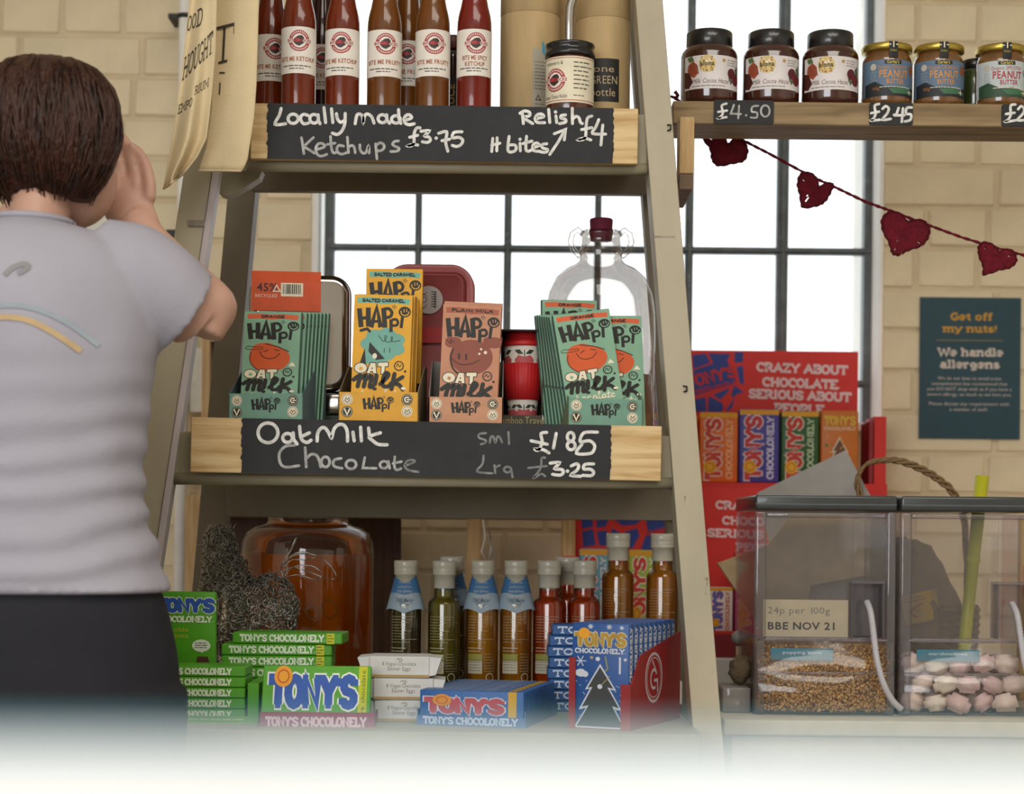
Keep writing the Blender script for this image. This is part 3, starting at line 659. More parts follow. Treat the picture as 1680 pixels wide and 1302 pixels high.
# slim dark bottle behind
dk = empty('slim_sauce_bottle', on(742, 2.69, Z_TOP), label='slim dark sauce bottle with gold vertical lettering behind the spicy ketchup', cat='bottle')
MB().lathe([(.013, 0), (.0145, .003), (.0145, .075), (.0145, .10), (.0135, .112)], mat('dark_sauce', 0x2c1712, .2, coat=1), 28).build('bottle_body', dk)
MB().lathe([(.0142, .112), (.0148, .113), (.0148, .128), (.013, .131)], mat('maroon_cap', 0x5b2c26, .4), 28).build('cap', dk)
A = Art(.001, 0, 0); A.rect(-18, -72, 18, -8, C(0x171412), 0, n=14); A.sans('SAUCE', 3, -14, 9, C(0xa98a4a), 1, w=48, rot=-math.pi/2, bold=1); MB().art(A, cyl(.0145), .0025).build('label', dk)

M_kraft = mat('kraft_card', 0xb79c70, .75, var=.04, nscale=60, stretch=(1, 1, .2)); M_kraftd = C(0x8e7650, .8)
def tube(px, wpx, D, seam, label):
    Rt = S(wpx/2, D); t = empty('kraft_tube', on(px, D, Z_TOP), label=label, cat='cardboard tube', group='kraft tubes on the top step')
    zs_ = (P(px, seam, D).z-Z_TOP)
    MB().lathe([(Rt*.97, 0), (Rt, .002), (Rt, zs_-.0008), (Rt*.985, zs_)], M_kraft, 48).build('tube_body', t)
    MB().lathe([(Rt*.985, zs_), (Rt*1.004, zs_+.0008), (Rt*1.004, zs_+.075), (Rt*.98, zs_+.077)], M_kraft, 48).build('tube_lid', t)
    return t, Rt
t1, R1 = tube(868, 97, 2.70, 30, 'left tall kraft cardboard tube with a blue swoosh on the top step')
A = Art(S(1, 2.70), 0, 0); z174 = 186+3
A.rect(4, -126, 34, -2, C(0xa39b88, .6), 0, n=8)
bl = C(0x3f8fa6)
A.poly([(20,-138),(24,-134),(26,-118),(34,-108),(28,-110),(20,-120)], bl, 1); A.poly([(28,-134),(34,-128),(38,-112),(34,-108),(27,-118)], bl, 1); A.ring(38, -112, 6, 9, bl, 1, 20, 300)
A.stroke([(10,-42),(14,-50),(18,-42),(10,-42)], 1.6, M_ldk, 1); A.lines(8, -104, 32, 9, 5.4, 2, C(0x6b6455), 1, seed=4); A.lines(8, -36, 32, 3, 5, 2, C(0x6b6455), 1, seed=5)
A.sans('FDG', 9, -8, 7, M_ldk, 1, bold=1)
MB().art(A, cyl(R1), .0025).build('printed_strip', t1)
t2, R2 = tube(988, 90, 2.68, 38, 'right tall kraft cardboard tube with a black square label behind the relish jar')
A = Art(S(1, 2.68), 0, 0); k_ = C(0x201e1b)
A.rect(-26, -106, 26, -36, k_, 0, n=14); lt = C(0xb9a27a)
A.sans('one', -18, -84, 11, lt, 1, w=36); A.sans('GREEN', -23, -65, 13, lt, 1, w=46); A.sans('bottle', -22, -45, 13, lt, 1, w=42)
MB().art(A, cyl(R2), .0025).build('label', t2)
t3, R3 = tube(925, 40, 2.775, 30, 'third kraft cardboard tube, barely seen between the other two')
# steel straw
st = MB(); pts = [P(934, 174, 2.60), P(934, 30, 2.60), P(935, 12, 2.60), P(939, -2, 2.60), P(948, -20, 2.60), P(954, -60, 2.60)]; pts[0].z = Z_TOP+.0005
o = st.tube(pts, S(8, 2.6), mat('brushed_steel', 0xb8b4ae, .22, metal=1.0, var=.03), n=16).build('steel_straw'); tag(o, 'bent steel drinking straw standing behind the relish jar', 'straw')
# relish jar
D = 2.60; rj = empty('relish_jar', on(934, 2.61, Z_TOP), (0, 0, R(-4)), 'jar of dark relish with a black lid and cream label on the top step', 'jar'); Rj = S(40.5, D)
M_rel = mat('relish', 0x4a2114, .2, var=.2, nscale=60, coat=1)
h = S(118, D); MB().lathe([(Rj*.9, 0), (Rj*.99, .003), (Rj, .008), (Rj, h-.028), (Rj*.97, h-.022), (Rj*.88, h-.016), (Rj*.86, h-.010), (Rj*.86, h-.004)], M_rel, 48).build('jar_body', rj)
MB().lathe([(Rj*.98, h-.017), (Rj*1.02, h-.016), (Rj*1.02, h-.010), (Rj*.97, h-.009), (Rj*.97, h-.004), (Rj*1.01, h-.002), (Rj*1.01, h+.001), (Rj*.95, h+.002), (.001, h+.0015)], M_cap, 56, rib=lambda a, z: .0003*math.cos(a*40)).build('lid', rj)
A = Art(S(1, D), 0, 0); A.rect(-50, -93, 56, -18, C(0xded6bb, .5), 0, n=30); A.rect(-50, -91, 56, -90, M_lred, 1, n=30); A.rect(-50, -22, 56, -21, M_lred, 1, n=30)
emblem(A, -24, -55, 19); A.sans('Habanero &', -26, -80, 6, M_ldk, 1, align='c', w=34); A.sans('Sweet Onion Relish', -24, -25, 6.5, M_ldk, 1, align='c', w=44)
A.lines(8, -84, 44, 7, 7, 3, C(0x5c544c), 1, seed=9, ragged=.4); A.lines(8, -30, 30, 1, 7, 2.4, C(0x5c544c), 1, seed=9)
MB().art(A, cyl(Rj), .0025).build('label', rj)

# ------------------------------------------------------------------ hanging tote bags
M_tote = mat('calico', 0xd6c29a, .9, var=.03, nscale=14, bump=.25, bscale=500)
M_ink = C(0x3b352a, .9)
def interp(pl, y):
    for (a, c) in zip(pl, pl[1:]):
        if a[1] <= y <= c[1] or (c is pl[-1]): t = (y-a[1])/(c[1]-a[1]); return a[0]+(c[0]-a[0])*min(max(t, 0), 1)
    return pl[0][0]
def tote(left, right, D, y0, y1f, fold, label, art_items, seed):
    root = empty('tote_bag', (0, D, 0), label=label, cat='bag'); nu, nv = 26, 40
    def sf(u, v):
        yb = y1f(u); y = y0+(yb-y0)*v; xl = interp(left, y); xr = interp(right, y); x = xl+(xr-xl)*u
        d = fold(u, v); p = P(x, y, D+d); return Vector((p.x, p.y-D, p.z))
    vs = [sf(i/nu, j/nv) for j in range(nv+1) for i in range(nu+1)]; th = Vector((0, .0035, 0)); n = len(vs)
    fs = []; 
    for j in range(nv):
        for i in range(nu):
            a = j*(nu+1)+i; fs.append((a, a+nu+1, a+nu+2, a+1)); fs.append((a+n, a+1+n, a+nu+2+n, a+nu+1+n))
    rim = [i for i in range(nu+1)]+[j*(nu+1)+nu for j in range(1, nv+1)]+[nv*(nu+1)+i for i in range(nu-1, -1, -1)]+[j*(nu+1) for j in range(nv-1, 0, -1)]
    for k in range(len(rim)): a, c = rim[k], rim[(k+1) % len(rim)]; fs.append((a, c, c+n, a+n))
    m = MB(); m.add(vs+[v+th for v in vs], fs, M_tote, None, True)
    A = Art(1, 0, 0); A.t = lambda p: p; art_items(A)
    m.art(A, lambda x, y, ly: (lambda p: (p.x, p.y-.0012, p.z))(sf(x, y)))
    m.build('bag_body', root)
    e = MB(); e.tube([sf(1, k/nv)+Vector((0, .001, 0)) for k in range(nv+1)], .0016, M_tote, n=6); e.tube([sf(k/nu, 1)+Vector((0, .001, 0)) for k in range(nu+1)], .0016, M_tote, n=6); e.build('hem', root)
    top = sf(.5, 0)
    MB().tube([sf(.25, 0), sf(.35, 0)+Vector((0, .01, .12)), Vector((top.x, top.y+.02, top.z+.2)), sf(.65, 0)+Vector((0, .01, .12)), sf(.78, 0)], .005, M_tote, n=6).build('handle', root)
def art1(A):
    def T(txt, u, v, h, w, sl=0.0):   # squeezed serif capitals following the cloth
        B = Art(1, 0, 0); B.slab(txt, 0, 0, 1, M_ink, wt=.10, ly=0, serif=True)
        mx_ = max(p[0] for it in B.items for p in it[0])
        for vs, fs, mm, ly in B.items: A.items.append(([(u+a/mx_*w, v-b*h+sl*(a/mx_)*w) for a, b in vs], fs, mm, 0))
    T('OO', .02, .19, .085, .30, -.06); T('D', .34, .175, .10, .2, -.06)
    T('HOUGHT', .06, .46, .13, .88, -.14); A.stroke([(.08, .50), (.5, .46)], .006, M_ink); A.stroke([(.56, .455), (.95, .42)], .006, M_ink)
    T('RIUM', .50, .56, .05, .42, -.08); T('EMPO', .06, .64, .05, .40, -.06)
    A.slab('for', .58, .135, .07, C(0xa08878), wt=.1, ly=0, w=.28, serif=False)
f1 = lambda u, v: .012*math.sin(u*5+v*2)+.014*v*math.sin(u*9+1)-.01*v
f2 = lambda u, v: .006*math.sin(u*4+1)+.004*math.sin(v*5)
tote([(312,-120),(311,0),(300,96),(288,190),(276,260),(264,330)], [(356,-120),(354,0),(352,82),(346,150),(341,197),(337,227),(322,257),(296,290)], 2.46, -120,
     lambda u: 309-(1-abs(1-2*u))*6+(-22*u*u if u > .0 else 0), f1, 'front creased calico tote bag with dark capital lettering hanging beside the ladder', lambda A: (lambda B: A.items.extend([([(x, .27+y*.70) for x, y in vs], fs, mm, ly) for vs, fs, mm, ly in B.items]))((lambda B: (art1(B), B)[1])(Art(1, 0, 0))), 1)
def art2(A):
    A.stroke([(.06, .45), (.06, .42), (.48, .40), (.48, .44)], .012, M_ink, cap=False); A.stroke([(.27, .41), (.25, .555)], .05, M_ink, cap=False); A.stroke([(.15, .56), (.35, .55)], .01, M_ink, cap=False)
    A.stroke([(.18, .60), (.3, .60)], .006, M_ink); A.stroke([(.2, .64), (.19, .69)], .03, M_ink, cap=False)
tote([(352,-120),(350,0),(346,180),(338,240),(325,278),(322,300)], [(424,-120),(423,0),(419,137),(415,192),(404,263),(397,276),(392,290)], 2.49, -120,
     lambda u: 279+1*u, f2, 'rear smooth calico tote bag hanging against the left of the top step', art2, 2)

# ------------------------------------------------------------------ oat chocolate bars and their trays (middle step)
def bar_art(A, base, acc, txt, kind):
    k = BLK; ban = C(acc); A.smooth = True
    A.poly([(22,26),(120,22),(220,30),(330,24),(438,34),(430,76),(330,66),(220,74),(120,66),(28,70)], ban, 0)
    A.slab(txt, 230, 62, 30, k, wt=.28, ly=1, align='c', w=190 if len(txt) < 7 else 330, serif=False)
    A.stroke([(42,112),(62,258)], 38, k, 1, cap=False); A.stroke([(112,104),(118,252)], 38, k, 1, cap=False); A.stroke([(54,190),(116,182)], 26, k, 1, cap=False)
    A.stroke([(140,258),(178,100),(214,256)], 38, k, 1, cap=False); A.stroke([(160,212),(206,208)], 22, k, 1, cap=False)
    A.stroke([(232,104),(248,258)], 38, k, 1, cap=False); A.stroke([(236,112),(275,110),(298,140),(284,172),(244,178)], 24, k, 1, cap=False)
    A.stroke([(294,192),(296,292)], 26, k, 1, cap=False); A.stroke([(300,196),(334,192),(348,216),(336,238),(300,240)], 20, k, 1, cap=False)
    A.stroke([(382,168),(374,258)], 24, k, 1, cap=False)
    A.stroke([(300,88),(318,110)], 5, k, 1); A.stroke([(312,80),(332,102)], 5, k, 1)
    A.disk(398, 132, 48, k, 1, ry=42, n=28); b_ = C(base); A.stroke([(392,112),(394,132)], 6, b_, 2); A.stroke([(412,110),(414,130)], 6, b_, 2); A.stroke([(368,126),(376,150),(400,160),(424,150),(432,130)], 8, b_, 2)
    if kind == 'orange':
        o_ = C(0xcf5a2c); A.spoly([(118,300),(200,290),(270,318),(345,358),(380,410),(372,470),(330,520),(270,548),(200,556),(130,540),(80,490),(58,430),(62,370),(84,325)], o_, 0)
        A.stroke([(70,380),(60,430),(78,490),(128,540)], 10, C(0x7c3a22), 1); A.stroke([(180,298),(280,322),(370,366)], 7, k, 2)
        A.stroke([(140,372),(165,418),(215,434),(265,422),(300,384)], 6, k, 2); A.stroke([(170,372),(205,354)], 6, k, 2); A.stroke([(258,350),(295,362)], 6, k, 2)
        A.stroke([(20,344),(40,324),(110,330),(150,328),(160,345),(110,352),(40,352),(20,344)], 4, k, 2); A.poly([(372,500),(400,460),(418,480),(430,500)], CRM, 1)
    elif kind == 'caramel':
        g_ = C(0x6fa898); A.blob(240, 388, 150, g_, 0, ry=110, bumps=7, amp=.2); A.poly([(100,400),(300,400),(270,545),(100,545)], g_, 0)
        A.poly([(60,545),(96,420),(110,545)], k, 1); A.poly([(132,372),(256,502),(188,512),(126,448)], k, 1.5); A.disk(176, 482, 18, CRM, 2.5, ry=22)
        A.stroke([(200,320),(240,365),(265,330),(250,322),(258,365),(300,365),(310,335),(300,330),(310,365),(370,355)], 5, k, 2)
        A.stroke([(250,420),(248,452)], 6, k, 2); A.stroke([(292,420),(292,452)], 6, k, 2)
        A.stroke([(60,285),(110,270),(130,290)], 22, k, 1)
    else:
        br = C(0x8a4a38); A.disk(238, 410, 166, br, 0, ry=136, n=36); A.blob(90, 300, 60, br, 0, ry=40, bumps=4); A.blob(395, 290, 70, br, 0, ry=42, bumps=4)
        A.stroke([(92,350),(76,420),(96,500),(140,545)], 16, C(0x4c2a22), 1); A.stroke([(40,285),(75,310),(70,280),(100,300)], 5, k, 2)
        A.stroke([(140,390),(142,424)], 14, k, 2); A.stroke([(196,392),(198,428)], 14, k, 2); A.stroke([(80,415),(90,430),(150,470),(240,462),(300,430)], 6, k, 2)
        for (x, y, r) in ((310,345,9),(345,370,13),(298,382,9)): A.disk(x, y, r, CRM, 2)
    A.disk(368, 555, 42, b_, 1); A.ring(368, 555, 26, 40, k, 2, n=10); A.stroke([(348,560),(360,540),(372,562),(388,542)], 6, k, 3); A.ring(368, 555, 24, 30, C(base), 3, n=16)
    # OAT
    for pts, closed in (([(60,560),(86,560),(86,596),(58,600),(36,590),(36,568),(60,560)], 1),): pass
    A.disk(70, 578, 54, k, 1, ry=44); A.disk(70, 578, 48, CRM, 2, ry=38); A.disk(72, 582, 14, C(base), 3, ry=14)
    A.poly([(112,622),(140,530),(190,530),(200,622),(168,626),(162,608),(150,608),(146,626)], k, 1); A.poly([(120,616),(146,537),(184,537),(193,616),(172,618),(166,600),(148,600),(142,618)], CRM, 2); A.disk(160, 578, 6, k, 3)
    A.poly([(200,528),(290,524),(288,566),(264,566),(262,626),(226,626),(226,566),(200,568)], k, 1); A.poly([(206,534),(283,530),(282,560),(258,560),(256,620),(232,620),(232,560),(207,562)], CRM, 2)
    # m!lk
    A.stroke([(18,670),(60,640),(66,650),(52,722)], 33, k, 4, cap=True); A.stroke([(62,668),(104,636),(112,650),(100,722)], 33, k, 4); A.stroke([(108,668),(150,640),(158,655),(146,720),(172,716)], 33, k, 4)
    A.stroke([(196,634),(186,700)], 34, k, 4); A.disk(184, 738, 18, k, 4, ry=12)
    A.stroke([(226,700),(276,650),(290,622),(266,612),(248,660),(250,712),(290,716),(312,690)], 30, k, 4)
    A.stroke([(336,618),(316,736)], 33, k, 4); A.stroke([(400,640),(330,690),(372,700),(404,738)], 30, k, 4); A.disk(418, 596, 9, k, 4)
    A.disk(410, 730, 20, CRM, 5, ry=12)
    # chocolate script
    y0 = 790; x = 40
    for i, ch in enumerate('chocolate'):
        w_ = 44
        if ch in 'ceoa': A.stroke([(x+a, y0+c_) for a, c_ in arc(16, 0, 13, 16, -40 if ch in 'ce' else 0, -320 if ch in 'ce' else -360, 8)], 11, CRM, 3)
        elif ch == 'h': A.stroke([(x,y0+18),(x+8,y0-40),(x+4,y0+16),(x+16,y0-12),(x+26,y0+18)], 11, CRM, 3)
        elif ch == 'l': A.stroke([(x,y0+10),(x+16,y0-46),(x+6,y0-40),(x+8,y0+18),(x+22,y0+10)], 11, CRM, 3); w_ = 30
        elif ch == 't': A.stroke([(x+12,y0-40),(x+6,y0+18),(x+22,y0+12)], 11, CRM, 3); A.stroke([(x-6,y0-20),(x+26,y0-24)], 9, CRM, 3); w_ = 30
        if i < 8: A.stroke([(x+24, y0+14), (x+44, y0+8)], 8, CRM, 3)
        x += w_
BW, BH, BT = .0785, .158, .0095
M_foil = mat('paper_edge', 0xb9b7ae, .5)
def make_bar(base, side, acc, txt, kind, name='chocolate_bar'):
    m = MB(); m.box(-BW/2, BW/2, -BT/2, BT/2, 0, BH, C(side), b=.0008)
    A = Art(BW/457, -BW/2, BH, sy=BW/457*(.85 if kind == 'orange' else 1)); A.rect(2, 2, 455, BH/BW*457/(.85 if kind == 'orange' else 1)-2, C(base), -1); A2 = A; bar_art(A, base, acc, txt, kind)
    m.art(A, plane(-BT/2-.0002, 1.2e-4)); o = m.build(name); return o
def tray(name, px0, px1, ytop, ybk, D, yaw, base, side_col, label, z=None, depth=.12, shift=0):
    """open display tray: front lip, sloped sides, back"""
    w_ = S(px1-px0, D); zf = P((px0+px1)/2, ytop, D).z-Z_MID; zb = P((px0+px1)/2, ybk, D).z-Z_MID
    root = empty(name, (P((px0+px1)/2, 680, D).x, D, Z_MID), (0, 0, R(yaw)), label, 'display tray'); M1 = C(base); M2 = C(side_col, .7); th = .0012
    m = MB(); m.box(-w_/2, w_/2, 0, th, 0, zf, M1)
    A = Art(w_/130, -w_/2, zf); k = BLK
    for (x, y, dark) in ((14,12,0),(14,32,1),(112,12,1),(112,31,0)):
        A.disk(x, y, 9.2, k if dark else CRM, 0, n=18); A.ring(x, y, 7.2, 7.8, CRM if dark else k, 1)
    A.stroke([(10,28),(14,37),(18,28)], 2.6, CRM, 1); A.ring(112, 12, 2.6, 5, CRM, 1, 40, 320); A.stroke([(112,12),(117,12)], 2, CRM, 1)
    A.stroke([(10,14),(12,9),(14,13),(17,9),(18,14),(14,17),(10,14)], 1.1, k, 1); A.stroke([(108,33),(110,28),(112,32),(115,28),(117,33),(112,36),(108,33)], 1.1, k, 1)
    B = Art(w_/130*.118, -w_/2+w_/130*38, zf-w_/130*1.0); Bi = []
    bar_tmp = Art(w_/130*.122, -w_/2+w_/130*36, zf+w_/130*3.5)
    bar_art(bar_tmp, base, base, '', 'none_'); 
    keep = [it for it in bar_tmp.items if True]
    # only the brand lettering strokes (between rows 80 and 300) are used on the lip
    ys = lambda it: [(bar_tmp.oy-p[1])/bar_tmp.syc for p in it[0]]
    A.items += [(vs, fs, mm, ly+1) for (vs, fs, mm, ly) in keep if min(ys((vs,))) > 60 and max(ys((vs,))) < 312 and mm in (k, C(base))]
    m.art(A, plane(0, 1.2e-4)); m.build('front_lip', root)
    for sg in (-1, 1):
        vs = [(0, 0), (depth, 0), (depth, zb), (depth*.78, zb), (0, zf)]
        mm = MB(); n = len(vs); x0 = sg*w_/2-(th if sg > 0 else 0); V = [(x0, y, z_) for y, z_ in vs]+[(x0+th, y, z_) for y, z_ in vs]
        mm.add(V, [list(range(n))[::-1], [i+n for i in range(n)]]+[(i, (i+1) % n, (i+1) % n+n, i+n) for i in range(n)], M2); mm.build('side_panel', root)
    MB().box(-w_/2+th, w_/2-th, depth-th, depth, 0, zb, M2).build('back_panel', root)
    MB().box(-w_/2+th, w_/2-th, th, depth-th, 0, th, M2).build('base_panel', root)
    return root
def in_tray(tr, bar, items, labels, group):
    """items: (x offset mm, y offset mm, lift mm, lean back deg, tilt in plane deg)"""
    out = []
    for i, (dx, dy, dz, lean, tilt) in enumerate(items):
        o = bar if i == 0 else dup(bar)
        Mx = Matrix.Translation(tr.location) @ Matrix.Rotation(tr.rotation_euler.z, 4, 'Z') @ Matrix.Translation((dx/1000, dy/1000, dz/1000)) @ Matrix.Rotation(R(tilt), 4, 'Y') @ Matrix.Rotation(R(-lean), 4, 'X')
        o.matrix_world = Mx; o.location, q_, _ = Mx.decompose(); o.rotation_euler = q_.to_euler()
        tag(o, labels[min(i, len(labels)-1)], 'chocolate bar', group); out.append(o)
    return out
g1 = tray('display_tray', 373, 499, 645, 575, 2.535, -9, 0x719a88, 0x55686a, 'mint green display tray of orange oat chocolate at the left end of the middle step')
barA = make_bar(0x82ab8f, 0x4d7062, 0xd2603a, 'ORANGE', 'orange')
in_tray(g1, barA, [(1, 9, 4, 3, 1.5)]+[(3+i*2.2, 21+i*11, 6+i*1.2, 5, 1.8) for i in range(7)],
        ['frontmost green orange-flavour bar in the left mint tray', *['green bar %s in the row, left mint tray' % k for k in ('just behind the front bar', 'third', 'fourth', 'fifth', 'sixth', 'seventh', 'last')]], 'green bars in the left tray')
g2 = tray('display_tray', 555, 686, 643, 590, 2.535, -3, 0xd7a02c, 0x8c7a5c, 'yellow display tray of salted caramel oat chocolate on the middle step')
barB = make_bar(0xe0a526, 0xb07c1c, 0x6fae98, 'SALTED CARAMEL', 'caramel')
in_tray(g2, barB, [(1, 9, 28, 3, 1.2), (3, 20, 30, 4, 1.2), (4, 31, 30, 4, 1), (6, 43, 28, 4, 1), (8, 98, 74, 0, .5)],
        ['frontmost yellow salted caramel bar in the yellow tray', 'yellow bar just behind the front bar, yellow tray', 'third yellow bar from the front, yellow tray', 'fourth yellow bar from the front, yellow tray', 'yellow salted caramel bar raised high at the back of the yellow tray'], 'yellow bars in the yellow tray')
g3 = tray('display_tray', 703, 825, 651, 580, 2.535, 0, 0xbf8c6b, 0x8a8580, 'brown-pink display tray of plain oat milk chocolate on the middle step')
barC = make_bar(0xbd8465, 0x9a6248, 0xa4583f, 'PLAIN MILK', 'plain')
in_tray(g3, barC, [(2, 12, 16, 3, 2.0), (3, 24, 21, 3, 2)], ['front brown plain milk bar in the brown tray', 'second brown bar just behind the front one in the brown tray'], 'brown bars in the brown tray')
g4 = tray('display_tray', 930, 1057, 654, 580, 2.53, 13, 0x719a88, 0x6d7a5e, 'mint green display tray of orange oat chocolate at the right, beside the ladder stile', depth=.13)
barD = dup(barA)
in_tray(g4, barD, [(-7, 9, 8, 3, -9)]+[(-8-i*2.2, 22+i*11.5, 9+i*.8, 4, -9+i*.7) for i in range(7)]+[(22, 20, 4, 3, -2), (-19, 116, 34, 0, -1)],
        ['frontmost leaning green bar in the right mint tray']+['green leaning bar %s in the row, right mint tray' % k for k in ('just behind the front bar', 'third', 'fourth', 'fifth', 'sixth', 'seventh', 'last')]+['upright green bar at the right, behind the leaning one, right mint tray', 'green bar standing tallest at the back of the right mint tray'], 'green bars in the right tray')

# ------------------------------------------------------------------ the rest of the middle step
M_chrome = mat('polished_steel', 0xb0aaa4, .12, metal=1.0, var=.04, nscale=6)
def rr_outline(w_, h_, r, n=8):
    pts = []
    for (cx, cy, a0) in ((w_/2-r, h_/2-r, 0), (-w_/2+r, h_/2-r, 90), (-w_/2+r, -h_/2+r, 180), (w_/2-r, -h_/2+r, 270)):
        pts += [(cx+r*math.cos(R(a0+90*i/n)), cy+r*math.sin(R(a0+90*i/n))) for i in range(n+1)]
    return pts
def rr_tin(m, w_, h_, r, layers, M_, c=(0, 0, 0), cap=True):
    """rounded rectangle in xz, lofted along y; layers = (y, inset)"""
    vs = []; fs = []; N = None
    for (y, ins) in layers:
        o = rr_outline(w_-2*ins, h_-2*ins, max(r-ins, .002)); N = len(o); vs += [(c[0]+x, c[1]+y, c[2]+z) for x, z in o]
    for i in range(len(layers)-1):
        for k in range(N): a = i*N+k; b_ = i*N+(k+1) % N; fs.append((a, b_, b_+N, a+N))
    if cap: fs.append(list(range(N))[::-1]); fs.append([(len(layers)-1)*N+k for k in range(N)])
    m.add(vs, fs, M_, None, True)
# steel lunch tin standing on edge on top of a second one
D = 2.675; pc = P(492, 570, D); a0 = P(405, 450, D); a1 = P(569, 690, D); wz = S(164, D); hz = P(492, 449, D).z-(P(492, 641, D).z)
tin = empty('lunch_tin', (pc.x, D, P(492, 641, D).z), (0, 0, R(6)), 'polished steel lunch tin with an orange card sleeve behind the left green tray', 'lunch tin')
m = MB(); rr_tin(m, wz, hz, .026, [(0, .012), (-.004+.004, .008), (.004, .002), (.022, 0), (.028, .0), (.0285, -.002), (.032, -.002), (.0325, 0), (.05, .001), (.058, .006), (.06, .016)], M_chrome, (0, 0, hz/2)); m.build('tin_body', tin)
m = MB(); ob = C(0xcf5228, .6); sx0 = P(413, 500, D).x-pc.x; sx1 = P(512, 500, D).x-pc.x; zt_ = hz+.0035; zb2 = hz-S(62, D)
prof = [(-.0035, zb2), (-.0035, hz-.012), (.004, zt_), (.052, zt_), (.063, hz-.012), (.063, zb2)]
n = len(prof); vs = [(sx0, y, z) for y, z in prof]+[(sx1+.012, y, z) for y, z in prof]; m.add(vs, [(i, i+1, i+1+n, i+n)[::-1] for i in range(n-1)], ob)
A = Art(S(1, D), sx0, hz-.012); A.slab('45%'.replace('%', ''), 8, 24, 17, C(0x4a2014), wt=.3, ly=0, serif=False) if False else None
A.sans('45%', 9, 16, 13, C(0x4a2014), 0, bold=1); A.stroke([(36,16),(41,6),(47,16),(36,16)], 2, CRM, 0); A.rect(48, 2, 84, 24, CRM, 0)
x = 51
rb = random.Random(2)
while x < 81: w_ = rb.choice((.7, 1.2, 1.8)); A.rect(x, 4, x+w_, 20, BLK, 1); x += w_+rb.choice((.7, 1.3))
A.sans('RECYCLED', 6, 26, 5, CRM, 0); m.art(A, plane(-.0036)); m.build('card_sleeve', tin)
t2 = empty('lunch_tin', (P(500, 650, 2.68).x, 2.68, Z_MID), (0, 0, R(-4)), 'lower steel lunch tin with dark green band under the standing tin', 'lunch tin')
hz2 = tin.location.z-Z_MID-.0015
MB().box(-S(62, D), S(62, D), 0, .06, hz2*.52, hz2, M_chrome, b=.006, seg=3).build('tin_body', t2)
MB().box(-S(60, D), S(62, D), .001, .06, 0, hz2*.515, C(0x1f3a2e, .4), b=.003, seg=2).box(-S(61, D), S(63, D), -.0005, .0605, hz2*.22, hz2*.26, C(0xa06a30, .4)).build('green_band', t2)
# dark red lunch box
D = 2.71; hz = P(720, 431, D).z-Z_MID; wz = S(150, D); rb_ = empty('lunch_box', (P(703, 560, D).x, D, Z_MID), label='dark red plastic lunch box with a round grey sticker standing behind the brown tray', cat='lunch box')
M_lb = mat('maroon_plastic', 0x7c2f2c, .5, var=.02); M_lb2 = mat('maroon_rim', 0xa25a58, .45, var=.02); M_lbb = mat('red_band', 0x96191b, .55, var=.03)
m = MB(); rr_tin(m, wz, hz, .03, [(.0, .020), (-.002, .018), (-.002, .016), (.006, .012), (.012, .0115)], M_lb, (0, 0, hz/2)); m.build('lid_face', rb_)
m = MB(); rr_tin(m, wz, hz, .034, [(.008, .006), (.006, .004), (.008, .001), (.03, 0), (.06, .004), (.07, .010)], M_lb2, (0, 0, hz/2)); m.build('box_body', rb_)
z_ = P(700, 550, D).z-Z_MID
MB().box(-wz/2-.001+.008, wz/2+.001-.022, -.0042, -.0022, z_-.011, z_+.011, M_lbb).build('elastic_band', rb_)
A = Art(S(1, D), 0, P(700, 492, D).z-Z_MID); A.disk(0, 0, 23, C(0x9b8f8b), 0, n=30); A.rect(9, -14, 11, 14, BLK, 1); [A.rect(4, -14+i*4, 13, -12.5+i*4, BLK, 1) for i in range(7)]; A.ring(-8, 0, 4, 5, BLK, 1); A.stroke([(-12,-12),(-4,-6)], 1, BLK, 1); A.stroke([(-12,-6),(-4,-12)], 1, BLK, 1); A.stroke([(-12,8),(-8,14),(-4,8)], 1, BLK, 1)
MB().art(A, plane(-.0022)).build('sticker', rb_)
# bamboo travel cup in its open carton
D = 2.60; ct = empty('cup_carton', on(855, D, Z_MID), label='open dark carton frame lettered travel around the red and white cup', cat='carton')
M_ct = C(0x4b4232, .7); hw = S(35, D); zt = P(855, 540, D).z-Z_MID; zf = P(855, 681, D).z-Z_MID; dp = .085
m = MB(); m.box(-hw, hw, 0, dp, zt-.002, zt, C(0x2a1c22, .6)); m.build('carton_top', ct)
m = MB(); m.box(-hw, hw, 0, .0012, 0, zf, M_ct); A = Art(S(1, D), 0, 0); A.sans('Bamboo Travel', 0, -P(0, 0, D).z*0-(zf/S(1, D))*.60, 12.5, C(0x9b9064), 0, align='c', w=78, bold=0); m.art(A, plane(0)); m.build('carton_front', ct)
m = MB(); m.box(-hw, hw, dp-.0012, dp, 0, zt-.002, C(0x6a5f48, .7)); m.build('carton_back', ct)
m = MB(); m.box(hw-.0012, hw, .0012, dp-.0012, 0, zt-.002, M_ct); m.build('carton_side', ct)
m = MB(); m.box(-hw, -hw+.0012, .0012, dp-.0012, 0, zt-.002, M_ct); m.build('carton_side', ct)
m = MB(); m.box(-hw+.0012, hw-.0012, .0012, dp-.0012, 0, .0012, M_ct); m.build('carton_base', ct)
cup = empty('travel_cup', on(857, D+.042, Z_MID)+Vector((0, 0, .0014)), label='white travel cup with red apples, ribbed red sleeve and red lid', cat='cup')
Dc = D+.042; zz = lambda y: P(857, y, Dc).z-Z_MID-.0014
rz = lambda z: S(20.5, Dc)+(S(33.5, Dc)-S(20.5, Dc))*(z/zz(566))
M_cupw = mat('cup_white', 0xded5c8, .45, var=.02); M_sil = mat('red_silicone', 0xc01f22, .5, var=.02)
zl = zz(566); MB().lathe([(rz(0)*.96, 0), (rz(0), .002), (rz(zl), zl)], M_cupw, 40).build('cup_body', cup)
